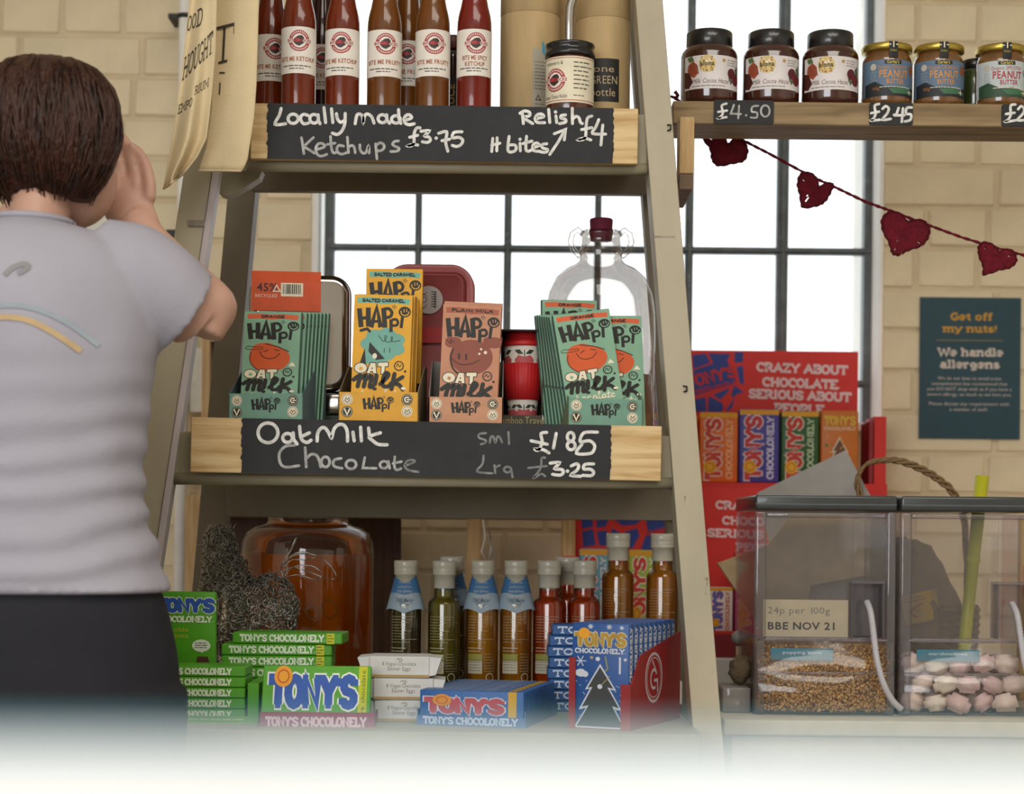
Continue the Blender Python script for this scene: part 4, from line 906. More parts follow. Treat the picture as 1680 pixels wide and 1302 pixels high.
za, zb_ = zz(657), zz(597); MB().lathe([(rz(za), za), (rz(za)+.0022, za+.001), (rz(zb_)+.0022, zb_-.001), (rz(zb_), zb_)], M_sil, 96, rib=lambda a, z: .0004*math.cos(a*32)).build('sleeve', cup)
MB().lathe([(rz(zl), zl-.003), (S(35.5, Dc), zl-.002), (S(35.5, Dc), zl+.001), (S(32, Dc), zl+.006), (S(29.5, Dc), zl+.008), (S(28, Dc), zl+.0185), (S(26, Dc), zl+.019), (S(25, Dc), zl+.016), (.001, zl+.016)], M_sil, 40).build('lid', cup)
A = Art(S(1, Dc), 0, 0); u = 1/S(1, Dc); pk = C(0xc0595a); gn = C(0x2e3b34)
for (cx, cy, s_) in ((2, -zz(590)*u, 1), (-36, -zz(590)*u, 1), (40, -zz(590)*u, 1), (2, -zz(676)*u, .8), (-22, -zz(676)*u, .8), (26, -zz(676)*u, .8)):
    A.poly([(cx-14*s_, cy+12*s_), (cx-16*s_, cy+2*s_), (cx-10*s_, cy-5*s_), (cx, cy-2*s_), (cx+10*s_, cy-5*s_), (cx+16*s_, cy+2*s_), (cx+14*s_, cy+12*s_)], pk, 0)
    for q in (-1, 1): A.poly([(cx+q*2, cy-7*s_), (cx+q*8*s_, cy-14*s_), (cx+q*16*s_, cy-13*s_), (cx+q*10*s_, cy-7*s_)], gn, 1)
    A.stroke([(cx, cy-2*s_), (cx, cy-13*s_)], 1.3, gn, 1)
MB().art(A, lambda x, z, ly: ((rz(z)+3e-4*(ly+1))*math.sin(x/rz(z)), -(rz(z)+3e-4*(ly+1))*math.cos(x/rz(z)), z), .0025).build('apple_print', cup)

# glass demijohn with corked neck and looped handles
D = 2.72; dj = empty('demijohn', on(983, D, Z_MID), label='large clear glass demijohn with two loop handles and burgundy cork', cat='glass jug')
zz = lambda y: P(983, y, D).z-Z_MID
M_gl = thin_glass('clear_glass', (.88, .85, .83, 1), gloss=.6, edge=(.16, .14, .13, 1)); Rd = S(91, D)
pr = [(Rd*.9, .001), (Rd*.99, .006), (Rd, .014), (Rd, zz(545)), (Rd*.985, zz(510)), (Rd*.93, zz(480)), (Rd*.80, zz(455)), (Rd*.62, zz(441)), (Rd*.46, zz(434)), (Rd*.39, zz(428)), (Rd*.37, zz(420)), (Rd*.40, zz(414)), (Rd*.37, zz(409)), (Rd*.35, zz(400)), (Rd*.34, zz(390)), (Rd*.37, zz(387)), (Rd*.37, zz(381)), (Rd*.33, zz(379)), (Rd*.24, zz(378))]
m = MB(); m.lathe(pr, M_gl, 64, cap=False); m.lathe([(Rd*.9, .0015), (.001, .004)], M_gl, 64, cap=False); m.build('glass_body', dj)
M_cork = mat('burgundy_cork', 0x6e2238, .6, var=.06)
MB().lathe([(Rd*.19, zz(395)), (Rd*.22, zz(378)), (Rd*.20, zz(376)), (Rd*.21, zz(361)), (Rd*.19, zz(359)), (.001, zz(359))], M_cork, 28).build('cork', dj)
for sg in (-1, 1):
    pts = [(sg*Rd*.33, 0, zz(384)), (sg*Rd*.42, 0, zz(377)), (sg*Rd*.52, 0, zz(384)), (sg*Rd*.55, 0, zz(397)), (sg*Rd*.5, 0, zz(410)), (sg*Rd*.42, 0, zz(417)), (sg*Rd*.37, 0, zz(421))]
    MB().tube(pts, S(5, D), M_gl, n=12).build('handle', dj)
M_vin = liquid('cider_vinegar', 0xb8641f); Rl = Rd*.965
MB().lathe([(Rl*.9, .006), (Rl, .016), (Rl, zz(617)), (.001, zz(617))], M_vin, 48).build('liquid', dj)

# ------------------------------------------------------------------ wall shelf on the right and its jars
M_rough = wood('rough_sawn', 0x9b835e, 0x6d5739, along='x', scale=5, bump=.8); M_under = wood('rough_sawn_under', 0x7a634c, 0x5f4b39, along='x', scale=5, bump=.3)
SD = 2.70; zsT = P(1400, 168, SD).z; zsB = P(1400, 206, SD).z; xl = P(1104, 180, SD).x
sh = MB().box(0, .62, 0, .10, 0, zsT-zsB, M_rough, b=.0015).build('display_shelf', None, (xl, SD, zsB)); tag(sh, 'rough sawn wooden plank shelf of spread jars, right of the ladder', 'shelf')
blk = empty('shelf_rest', (P(1123, 260, SD).x, 2.655, 0), label='short pine block beside the right ladder stile under the plank shelf', cat='wood block')
z0_, z1_ = P(1123, 316, 2.68).z, P(1123, 198, 2.68).z; zm = P(1123, 290, 2.68).z
MB().box(-S(13, 2.66), S(11, 2.66), 0, .044, zm, z1_, wood('osb', 0xcaa979, 0xb28f5d, along='z', scale=20), b=.001).build('upper_block', blk)
MB().box(-S(13, 2.66), S(10, 2.66), 0.001, .15, z0_, zm-.0005, M_under, b=.001).build('lower_block', blk)
def sgn(px0, px1, y0, y1, strokes, label, tilt=0):
    p = P((px0+px1)/2, (y0+y1)/2, SD); Dg = SD-.0035
    t = empty('price_tag', (p.x, SD-.0015, p.z), label=label, cat='price tag', group='slate price tags on the plank shelf'); w_, h_ = S(px1-px0, SD), S(y1-y0, SD)
    m = MB(); pts = rr_outline(w_, h_, .003, 3); m.prism(pts, -.0015, .0015, M_chalkb)
    A = Art(1, 0, 0); A.t = lambda q: q; A.smooth = True
    for pts, wpx, mt in strokes: A.stroke([((lambda q: (q.x-p.x, q.z-p.z))(P(x, y, SD))) for x, y in pts], S(wpx, SD), mt, 0)
    m.art(A, plane(-.0015, 3e-4)); m.build('slate', t)
Z3 = lambda its, w_=4.2, mt=None: zs((1080, 0), 2.8, its, w_, mt or M_chalk)
sgn(1171, 1269, 165, 204, Z3([[(312,478),(290,488),(296,520),(284,540),(272,546),(312,540)],[(274,516),(314,510)]], 3.8)+Z3([[(346,484),(332,524),(378,526)],[(370,488),(366,546)],[(402,532)],[(458,488),(432,492),(428,514),(452,520),(450,542),(424,542)],el(490,512,20,26)], 3.2, M_chalk3), 'slate price tag reading £4.50 below the chocolate spread jars')
sgn(1426, 1497, 169, 206, Z3([[(1012,480),(992,488),(996,525),(985,548),(974,556),(1016,552)],[(976,522),(1012,515)],[(1028,502),(1042,490),(1056,500),(1050,522),(1028,552),(1066,548)],[(1082,530)],[(1102,498),(1090,532),(1128,532)],[(1122,500),(1116,562)],[(1162,496),(1140,498),(1136,524),(1158,528),(1156,552),(1130,560)]]), 'slate price tag reading £2.45 below the dark-label peanut butter')
sgn(1643, 1712, 172, 208, Z3([[(1638,482),(1616,488),(1616,530),(1604,552),(1590,562),(1642,554)],[(1594,526),(1634,520)],[(1650,504),(1664,490),(1678,502),(1672,524),(1648,554),(1692,552)]]), 'slate price tag starting £2 at the right picture edge')
M_choc = mat('chocolate_spread', 0x3f1d13, .15, var=.12, nscale=18, coat=1)
M_wl = C(0xd9d2cf, .5)
D = 2.745
def spread_jar():
    t = bpy.data.objects.new('spread_jar', None); COL.objects.link(t); t.empty_display_size = .02
    Rj = S(46.5, D); h = S(122, D); q = lambda k: S(k, D)
    MB().lathe([(Rj*.82, 0), (Rj*.95, .002), (Rj, .010), (Rj, q(82)), (Rj*.97, q(88)), (Rj*.88, q(94)), (Rj*.80, q(97)), (Rj*.78, q(102))], M_choc, 48).build('jar_body', t)
    MB().lathe([(Rj*.80, q(96.5)), (Rj*.81, q(97)), (Rj*.80, q(121)), (Rj*.76, q(123)), (.001, q(123))], M_cap, 72, rib=lambda a, z: .0003*math.cos(36*a)).build('lid', t)
    A = Art(q(1), 0, 0); A.rect(-55, -76, 56, -22, M_wl, 0, n=32)
    A.disk(-12, -62, 14, C(0xd2b878), 1, n=24)
    r_ = random.Random(4)
    for i in range(22): A.disk(-12+r_.uniform(-11, 11), -62+r_.uniform(-11, 11), r_.uniform(1, 2.4), C(r_.choice((0xe8dcc0, 0xb08c40, 0x8b4a30))), 2, n=7)
    A.sans('biona', -12, -59, 7.5, BLK, 3, align='c', bold=1, w=24)
    cocoa = C(0x9a4a30); A.poly([(-46,-62),(-36,-68),(-28,-60),(-26,-48),(-34,-40),(-44,-46),(-48,-54)], cocoa, 1)
    for i in range(4): A.stroke([(-42+i*4,-62),(-38+i*4,-46)], 1, C(0x6e2f1e), 2)
    A.poly([(-55,-52),(-44,-50),(-36,-34),(-44,-24),(-55,-26)], C(0x4a1f18), 1); A.poly([(-48,-74),(-38,-76),(-34,-68),(-44,-66)], C(0x4f6a3a), 1)
    A.disk(32, -48, 9, C(0x5a2026), 1); A.disk(42, -40, 10, C(0x6b232a), 2); A.poly([(40,-56),(48,-64),(50,-48),(44,-46)], C(0x46603a), 3); A.poly([(24,-42),(34,-36),(30,-30)], C(0x46603a), 3)
    A.disk(16, -68, 3, C(0xb08c50), 1, n=8); A.lines(22, -70, 42, 3, 4, 2, C(0x8a7f7a), 1, seed=3)
    A.sans('Milk Cocoa Hazel', -6, -31, 7.5, C(0x7a5a50), 1, align='c', w=62, shear=.3); A.lines(-38, -27, 18, 1, 4, 1.8, C(0x6e5f5a), 1, seed=5, ragged=0)
    MB().art(A, cyl(Rj), .0025).build('label', t); return t
j = spread_jar(); Z_SH = zsT
for i, (px, rz, lab) in enumerate([(1163, 5, 'chocolate hazelnut spread jar nearest the ladder stile on the plank shelf'), (1264, 0, 'middle one of three chocolate hazelnut spread jars on the plank shelf'), (1361, -2, 'chocolate hazelnut spread jar next to the gold-lidded peanut butter')]):
    o = j if i == 0 else dup(j); o.location = on(px, D, Z_SH); o.rotation_euler = (0, 0, R(rz)); tag(o, lab, 'jar', 'chocolate spread jars on the plank shelf')
M_pb = mat('peanut_butter', 0x6f4a26, .2, var=.15, nscale=60, coat=1); M_gold = mat('gold_lid', 0xb8a04a, .3, metal=.8, var=.04)
def pb_jar(sky, txt, lab_low, dark):
    t = bpy.data.objects.new('peanut_butter_jar', None); COL.objects.link(t); t.empty_display_size = .02
    q = lambda k: S(k, D); Rj = q(41)
    MB().lathe([(Rj*.86, 0), (Rj*.96, .002), (Rj, .008), (Rj, q(74)), (Rj*.97, q(80)), (Rj*.90, q(85)), (Rj*.88, q(92))], M_pb, 48).build('jar_body', t)
    MB().lathe([(Rj*.96, q(91)), (Rj*1.0, q(92)), (Rj*1.0, q(99)), (Rj*.97, q(102)), (Rj*.9, q(102)), (Rj*.88, q(101)), (.001, q(101))], M_gold, 64, rib=lambda a, z: .0003*math.cos(a*32)).build('lid', t)
    A = Art(q(1), 0, 0); A.rect(-56, -73, 56, -14, C(sky), 0, n=30)
    land = C(0x23262a) if dark else C(0x2f4a36)
    A.poly([(-50,-34),(-30,-38),(-10,-28),(10,-30),(30,-26),(50,-32),(50,-14),(-50,-14)], land, 1); A.poly([(-8,-26),(20,-28),(45,-22),(45,-19),(0,-18)], C(0x3f6a4c), 2)
    A.rect(-14, -72, 14, -66, BLK, 2); A.sans("Carley's", 0, -67, 4.6, C(0xd8c050), 3, align='c', w=20, bold=1)
    A.sans('Organic SMOOTH' if not dark else 'Organic CRUNCHY', 0, -58, 6, C(txt), 2, align='c', w=50)
    A.sans('PEANUT', 2, -44, 12, C(txt), 2, align='c', w=50, bold=1); A.sans('BUTTER', 4, -34, 7.5, C(txt), 2, align='c', w=30, bold=1)
    A.lines(-22, -29, 32, 1, 3, 1.6, CRM, 3, seed=6, ragged=0); A.disk(-33, -62, 5.5, C(0xb9b4a4), 1); A.stroke([(28,-22),(36,-22)], 1.4, CRM, 3); A.stroke([(32,-26),(32,-18)], 1.4, CRM, 3)
    if not dark: A.rect(36, -56, 38, -34, C(0x6b5548), 1); A.ring(37, -55, 1, 7, C(0x8b8a88), 1, n=8)
    else: A.disk(38, -58, 8, C(0x8c4c2c), 1); A.sans('340g', -34, -24, 5, C(0xb06a2c), 3, w=12)
    A.lines(-38, -54, -26, 5, 3.4, 1.6, C(0x9aa0a4), 2, seed=8)
    MB().art(A, cyl(Rj), .0025).build('label', t)
    m = MB(); A = Art(q(1), 0, 0); A.rect(-7, -101, 7, -76, C(0x171614), 4, n=4); A.stroke([(-6,-97),(6,-97)], 1.8, CRM, 5); A.stroke([(0,-101),(0,-93)], 1.8, CRM, 5); A.sans("Carley's", 0, -86, 3.4, C(0xc8b040), 5, align='c', w=11); m.art(A, lambda x, z, ly: ((Rj*1.02+2e-4*ly)*math.sin(x/Rj), -(Rj*1.02+2e-4*ly)*math.cos(x/Rj), z)); m.box(-q(7), q(7), -Rj*.98, 0, q(102), q(102.6), C(0x171614)); m.build('seal_strip', t)
    return t
pa = pb_jar(0x5d7389, 0xc98a44, 1, True); pb2 = dup(pa); pc_ = pb_jar(0xb9c2c2, 0xa8323c, 0, False)
for o, px, rz, lab in ((pa, 1454, 4, 'peanut butter jar with blue label and orange lettering, left one'), (pb2, 1539, 0, 'peanut butter jar with blue label and orange lettering, right one'), (pc_, 1641, 0, 'peanut butter jar with pale label and red lettering at the picture edge')):
    o.location = on(px, D, Z_SH); o.rotation_euler = (0, 0, R(rz)); tag(o, lab, 'jar', 'peanut butter jars on the plank shelf')
gj = empty('green_jar', on(1600, 2.775, Z_SH), label='dark green labelled jar half hidden behind the pale-label peanut butter', cat='jar')
q = lambda k: S(k, 2.775); MB().lathe([(q(24), 0), (q(26), .003), (q(26), q(68)), (q(22), q(74))], mat('green_jar', 0x2e3a1c, .2, coat=1), 36).build('jar_body', gj); MB().lathe([(q(23), q(73)), (q(23), q(88)), (q(21), q(89)), (.001, q(89))], M_cap, 36).build('lid', gj)

# ------------------------------------------------------------------ crochet heart bunting
M_yarn = mat('burgundy_yarn', 0x6e0f20, .95, var=.1, nscale=150, bump=1.0, bscale=330)
bt = empty('heart_bunting', (P(1400, 330, 2.86).x, 2.86, P(1400, 330, 2.86).z), label='burgundy crochet heart bunting strung below the plank shelf', cat='bunting')
BO = Vector(bt.location)
def bp(x, y, d=0): return P(x, y, 2.86+d)-BO
cord = [(1070,150),(1107,160),(1150,192),(1215,228),(1262,252),(1330,289),(1370,307),(1420,331),(1462,346),(1520,368),(1580,390),(1640,408),(1700,424),(1780,445)]
m = MB(); fine = []
for a, c in zip(cord, cord[1:]):
    for k in range(8): t = k/8; fine.append((a[0]+(c[0]-a[0])*t, a[1]+(c[1]-a[1])*t))
for ph in (0, math.pi):
    m.tube([bp(x, y)+Vector((0, .0012*math.cos(i*1.5+ph), .0012*math.sin(i*1.5+ph))) for i, (x, y) in enumerate(fine)], .0016, M_yarn, n=6)
m.build('cord', bt)
def heart(outline, holes, seed):
    """outline in picture units; a puffy crocheted heart with small gaps"""
    cx = sum(x for x, y in outline)/len(outline); cy = sum(y for x, y in outline)/len(outline); o = []
    n0 = len(outline)
    for i in range(n0):
        p0, p1, p2, p3 = [Vector(outline[(i+k-1) % n0]) for k in range(4)]
        for k in range(5):
            t = k/5; o.append(.5*((2*p1)+(p2-p0)*t+(2*p0-5*p1+4*p2-p3)*t*t+(3*p1-p0-3*p2+p3)*t**3))
    r_ = random.Random(seed)
    o = [p+(p-Vector((cx, cy))).normalized()*(.9*math.sin(i*2.1)) for i, p in enumerate(o)]; N = len(o); rings = 7; vs = []; fs = []
    for sd in (-1, 1):
        for j in range(rings):
            f = 1-j/rings
            for i, p in enumerate(o):
                q_ = Vector((cx, cy))+(p-Vector((cx, cy)))*f
                th = .0032*math.sqrt(max(0, 1-f**6))+.0008+.0006*math.sin(i*1.3+j*2)
                vs.append(bp(q_.x, q_.y)+Vector((0, sd*th, 0)))
        vs.append(bp(cx, cy)+Vector((0, sd*.003, 0)))
    H_ = rings*N+1
    hs = [Vector(h_) for h_ in holes]
    def near(j, i):
        f = 1-(j+.5)/rings; q_ = Vector((cx, cy))+(o[i]-Vector((cx, cy)))*f
        return any((q_-h_).length < 1.25 for h_ in hs)
    for sdi in (0, 1):
        b0 = sdi*H_
        for j in range(rings-1):
            for i in range(N):
                if near(j, i): continue
                a, c = b0+j*N+i, b0+j*N+(i+1) % N; f = (a, c, c+N, a+N); fs.append(f if sdi else f[::-1])
        for i in range(N):
            a, c = b0+(rings-1)*N+i, b0+(rings-1)*N+(i+1) % N; f = (a, c, b0+rings*N); fs.append(f if sdi else f[::-1])
    for i in range(N): fs.append((i, (i+1) % N, (i+1) % N+H_, i+H_))
    m = MB(); m.add(vs, fs, M_yarn, None, True)
    # stitched border of small loops
    for i in range(0, N, 1):
        p = Vector((cx, cy))+(o[i]-Vector((cx, cy)))*.93; p2 = Vector((cx, cy))+(o[(i+1) % N]-Vector((cx, cy)))*.93; m.tube([bp(p.x, p.y)+Vector((0, -.001, 0)), (bp(p.x, p.y)+bp(p2.x, p2.y))/2+Vector((0, -.0048, 0)), bp(p2.x, p2.y)+Vector((0, -.001, 0))], .0012, M_yarn, n=5)
    return m.build('crochet_heart', bt)
heart([(1152,226),(1164,212),(1186,218),(1194,236),(1206,226),(1220,230),(1228,246),(1222,264),(1204,269),(1178,273),(1167,262),(1164,245)], [(1166,230),(1217,241),(1209,252)], 1)
heart([(1312,285),(1328,282),(1340,292),(1344,306),(1356,300),(1368,302),(1364,316),(1354,332),(1340,339),(1316,341),(1311,320),(1307,302)], [(1325,286),(1319,297),(1338,313),(1324,322),(1323,329),(1327,326)], 2)
heart([(1460,345),(1478,350),(1488,362),(1498,360),(1514,360),(1526,372),(1524,390),(1512,404),(1490,412),(1475,420),(1463,416),(1458,400),(1447,378),(1446,358)], [(1467,362),(1488,378),(1473,395),(1509,383),(1510,398),(1455,366),(1512,372),(1468,410),(1480,415)], 3)
heart([(1612,396),(1628,400),(1638,412),(1650,408),(1664,412),(1669,428),(1658,440),(1640,444),(1613,452),(1612,438),(1605,420),(1604,404)], [(1615,408),(1656,419)], 4)
q_ = MB(); q_.tube([bp(1107,150), bp(1112,156), bp(1108,164)], .003, M_yarn, n=8); q_.build('knot', bt)

# ------------------------------------------------------------------ poster
D = WD-.001; pt = MB(); c = P(1591, 604, D); w_, h_ = S(166, D), S(232, D); PO = 0x1e3f4a
ps = empty('poster', c, (0, R(0.0), 0), 'teal allergen poster with yellow and white serif lettering on the brick wall', 'poster')
pt.box(-w_/2, w_/2, -.0012, 0, -h_/2, h_/2, C(PO, .5)); A = Art(w_/795, -w_/2-w_/795*140, h_/2+w_/795*85); Y = C(0xb9892c); W_ = C(0xc4b6aa)
A.slab('Get off', 545, 268, 66, Y, wt=.24, w=330, align='c'); A.slab('my nuts!', 535, 362, 66, Y, wt=.24, w=430, align='c'); A.rect(270, 418, 798, 426, C(0x76704c), 0)
A.slab('We handle', 540, 550, 72, W_, wt=.24, w=515, align='c'); A.slab('allergens', 535, 645, 72, W_, wt=.24, w=470, align='c')
for i, (tx, wd_) in enumerate((('We do our best to avoid cross', 500), ('contamination but recommend that', 600), ('you DO NOT shop with us if you have a', 665), ('severe allergy, as much as we love you.', 665))): A.sans(tx, 535, 732+i*42, 26, W_, 0, w=wd_, align='c')
A.sans('Please discuss any requirements with', 533, 932, 26, W_, 0, w=635, align='c'); A.sans('a member of staff.', 533, 976, 26, W_, 0, w=305, align='c')
pt.art(A, plane(-.0012)); pt.build('printed_sheet', ps)

ORD = ['first', 'second', 'third', 'fourth', 'fifth', 'sixth', 'seventh', 'eighth', 'ninth', 'tenth', 'eleventh', 'twelfth', 'thirteenth', 'fourteenth']
# ------------------------------------------------------------------ slab-lettered chocolate: shared print
def tony_v(A, base, letters, out, small, seal=True, rows=1):
    """print of an upright bar in units 66 x 118, big word running upwards"""
    A.rect(1, 1, 65, 9, C(0xe0a024), 0)
    A.slab("TONY'S", 38, 112, 29, C(letters), wt=.24, ly=2, w=100, rot=-math.pi/2, out=C(out), outw=.12)
    A.slab('CHOCOLONELY', 57, 112, 12, C(small), wt=.2, ly=2, w=100, rot=-math.pi/2)
    if seal: A.disk(18, 92, 11, C(0xe6a81c), 5, n=16); A.ring(18, 92, 6, 8, C(0xc07a18), 6, n=12)
def upright_bar(px0, px1, y0, y1, D, base, letters, out, small, label, group, z=None, name='chocolate_bar', art=None, yaw=0, th=.014):
    w_ = S(px1-px0, D); h_ = S(y1-y0, D); c = P((px0+px1)/2, y1, D); zz_ = z if z is not None else c.z
    h_ = P((px0+px1)/2, y0, D).z-zz_
    m = MB(); m.box(-w_/2, w_/2, 0, th, 0, h_, C(base, .45), b=min(.0035, w_/8), seg=2); A = Art(w_/66, -w_/2, h_, sy=h_/118)
    (art or tony_v)(A, base, letters, out, small); 
    for i, it in enumerate(A.items): A.items[i] = (it[0], it[1], it[2], it[3])
    m.art(A, plane(-.0002, 1.2e-4)); o = m.build(name, None, (c.x, D, zz_), (0, 0, R(yaw))); return tag(o, label, 'chocolate bar', group)
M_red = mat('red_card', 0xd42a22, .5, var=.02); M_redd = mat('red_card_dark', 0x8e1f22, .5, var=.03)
BLU = C(0x2f3f8c); LPINK = C(0xe8c6c6)
# white side table behind
TD = 3.12; zTab = P(1100, 1079, TD).z; x0 = P(952, 1080, TD).x; x1 = P(1900, 1080, TD).x
tab = empty('side_table', (x0, TD, 0), label='white topped table against the wall carrying the red chocolate displays', cat='table')
M_wt = mat('white_laminate', 0xd9d6d0, .45, var=.02)
MB().box(0, x1-x0, 0, .37, zTab-S(44, TD), zTab, M_wt, b=.002).build('tabletop', tab)
for (lx, ly) in ((.02, .02), (x1-x0-.06, .02), (.02, .31), (x1-x0-.06, .31)): MB().box(lx, lx+.04, ly, ly+.04, 0, zTab-S(44, TD)-.0005, M_wt).build('leg', tab)
# upper unit
def shards(A, pts_list, m): 
    for p in pts_list: A.poly(p, m, 1)
def header(A, x0, y0, cx, ys_, hgt, slope, ws):
    for (t, (w_, yy, c_)) in zip(('CRAZY ABOUT', 'CHOCOLATE.', 'SERIOUS ABOUT', 'PEOPLE.'), ws): A.slab(t, c_-x0, yy-y0, hgt, LPINK, wt=.26, ly=2, w=w_, align='c', slope=slope)
UD = 3.44; ud = empty('chocolate_display', (0, UD, zTab), label='upper red card display with blue broken shapes and white slogan, under the window', cat='display stand')
def dx(x, D=UD): return P(x, 800, D).x
def dz(y, D=UD): return P(1240, y, D).z-zTab
zshelf = P(1240, 792, 3.35).z-zTab
m = MB(); m.box(dx(1066), dx(1406), 0, .006, zshelf, dz(575), M_red); A = Art(S(1, UD), dx(1066)-S(1066, UD)+S(0, UD), dz(575)+S(575, UD))
A.ox = dx(1066)-S(1066, UD); 
hl = [(150, 612, 1314), (128, 636, 1313), (168, 656, 1311), (86, 678, 1312)]
for t, (w_, yy, c_) in zip(('CRAZY ABOUT', 'CHOCOLATE.', 'SERIOUS ABOUT', 'PEOPLE.'), hl): A.slab(t, c_, yy, 16.5, LPINK, wt=.24, ly=2, w=w_, align='c', slope=.03)
shards(A, [[(1068,586),(1084,588),(1082,600),(1068,604)], [(1134,583),(1156,581),(1163,596),(1136,606)], [(1160,580),(1196,581),(1192,590),(1168,597)], [(1203,578),(1217,578),(1217,594),(1203,595)], [(1206,602),(1217,600),(1219,632),(1212,628)], [(1138,655),(1156,652),(1158,676),(1134,676)], [(1161,650),(1183,661),(1186,670),(1182,676),(1160,676)], [(1168,648),(1196,636),(1192,644),(1180,656)], [(1200,640),(1204,632),(1219,644),(1208,646),(1202,652),(1198,650)], [(1196,664),(1204,652),(1200,668),(1192,676),(1190,672)], [(1070,640),(1082,640),(1084,660),(1072,663)], [(1068,668),(1086,670),(1086,676),(1068,676)], [(1136,608),(1190,589),(1204,619),(1206,628),(1138,650)]], BLU)
A.slab("TONY'S", 1126, 639, 21, C(0xc9261f), wt=.2, ly=3, w=84, rot=R(-14)); A.ring(1078, 618, 10, 12, BLU, 1); A.ring(1078, 618, 14, 16, BLU, 1)
A.slab('CHOCOLONELY', 1130, 650, 8, C(0xc9261f), wt=.2, ly=4, w=80, rot=R(-14), serif=False)
m.art(A, plane(0, 2e-4)); m.build('header_panel', ud)
MB().box(dx(1066), dx(1438), -.10, .0055, 0, zshelf, M_red, b=.001).build('display_body', ud)
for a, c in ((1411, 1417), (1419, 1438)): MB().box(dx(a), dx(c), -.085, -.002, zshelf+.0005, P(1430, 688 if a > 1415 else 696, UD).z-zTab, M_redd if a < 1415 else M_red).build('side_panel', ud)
gU = 'upright bars on the upper red display'; zsh = zTab+zshelf+.0004; BD = 3.36
def xmas(A, base, letters, out, small):
    g = C(0xd8a63a)
    A.slab("TONY'S", 33, 25, 17, g, wt=.26, ly=2, w=54, align='c', out=C(0xb86a1c), outw=.1); A.slab('CHOCOLONELY', 33, 32, 5.5, C(small), wt=.2, ly=2, w=56, align='c')
    r_ = random.Random(8)
    for i in range(26): A.disk(r_.uniform(5, 61), r_.uniform(38, 112), r_.uniform(1, 3), C(r_.choice((0xe0b040, 0x5a7a34, 0xe8d8b8, 0xd07030))), 1, n=6)
    A.poly([(33,42),(18,68),(24,67),(12,88),(20,86),(8,106),(58,106),(46,86),(54,88),(42,67),(48,68)], CRM, 2); A.poly([(33,46),(21,66),(27,65),(15,86),(24,84),(12,103),(54,103),(42,84),(51,86),(39,65),(45,66)], C(0x6e4632), 3)
    A.stroke([(34,44),(40,56),(34,62)], 1.4, g, 4)
for (a, c, y0, base, let, out, sm, art, lab) in [
    (1064, 1083, 678, 0x9a4fb0, 0xd8503a, 0xe8dce0, 0xe8dce0, None, 'purple-pink wrapped bar left of the stile on the upper red display'),
    (1085, 1144, 680, 0xd03a30, 0x2c5aa8, 0xe8e0d8, 0xe8e0d8, None, 'red wrapped bar hidden behind the ladder stile, upper red display'),
    (1147, 1210, 676, 0xe0702a, 0xc8402c, 0xe8d8cc, 0xf0b080, None, 'orange wrapped bar with red letters on the upper red display'),
    (1212, 1278, 671, 0x4a4596, 0xc23a38, 0xe0d8e4, 0xd4cfe8, None, 'purple wrapped bar with red letters on the upper red display'),
    (1281, 1343, 674, 0x2f5a30, 0xc23a30, 0xdcd8c0, 0xb8c8a0, None, 'green wrapped bar with red letters on the upper red display'),
    (1346, 1408, 673, 0xc96e24, 0xd8a63a, 0xe8c080, 0xe8c8a0, xmas, 'orange wrapped bar with gold letters and a brown tree on the upper red display')]:
    upright_bar(a, c, y0, 792, BD, base, let, out, sm, lab, gU, z=zsh, art=art, th=.03)
# lower unit
LDp = 3.27; ld = empty('chocolate_display', (0, LDp, zTab), label='lower red card display with blue broken shapes, standing in front of the upper one', cat='display stand')
m = MB(); m.box(dx(940, LDp), dx(1345, LDp), 0, .006, 0, dz(800, LDp), M_red); A = Art(S(1, LDp), dx(940, LDp)-S(940, LDp), dz(800, LDp)+S(800, LDp))
for t, (w_, yy, c_) in zip(('CRAZY ABOUT', 'CHOCOLATE.', 'SERIOUS ABOUT', 'PEOPLE.'), [(148, 838, 1248), (128, 863, 1249), (174, 884, 1248), (82, 906, 1249)]): A.slab(t, c_, yy, 15, LPINK, wt=.24, ly=2, w=w_, align='c', slope=.03)
shards(A, [[(954,852),(972,852),(974,866),(956,870)], [(956,874),(974,870),(978,896),(958,900)], [(980,852),(1000,852),(994,866),(979,868)], [(980,874),(996,872),(1000,897),(984,897)], [(1004,868),(1022,878),(1018,896),(1004,896)], [(1005,852),(1055,852),(1044,862),(1022,864)], [(1026,874),(1046,868),(1050,880),(1038,902),(1026,898)], [(1060,852),(1110,852),(1110,864),(1064,876)], [(1060,880),(1110,872),(1110,902),(1052,904)]], BLU)
A.slab('CHOCOLONELY', 1062, 880, 8, C(0xc9261f), wt=.2, ly=3, w=80, rot=R(-12), serif=False)
m.art(A, plane(0, 2e-4)); m.build('header_panel', ld)
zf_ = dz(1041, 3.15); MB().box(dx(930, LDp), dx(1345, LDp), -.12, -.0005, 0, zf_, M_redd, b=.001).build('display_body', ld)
MB().box(dx(922, LDp), dx(944, LDp), -.10, -.002, zf_+.0005, dz(914, LDp), M_red, b=.001).build('side_panel', ld)
MB().box(dx(944, LDp), dx(1345, LDp), -.1195, -.117, zf_+.0003, zf_+.006, M_red).build('front_lip', ld)
gL = 'upright bars on the lower red display'; zsl = zTab+zf_+.0004
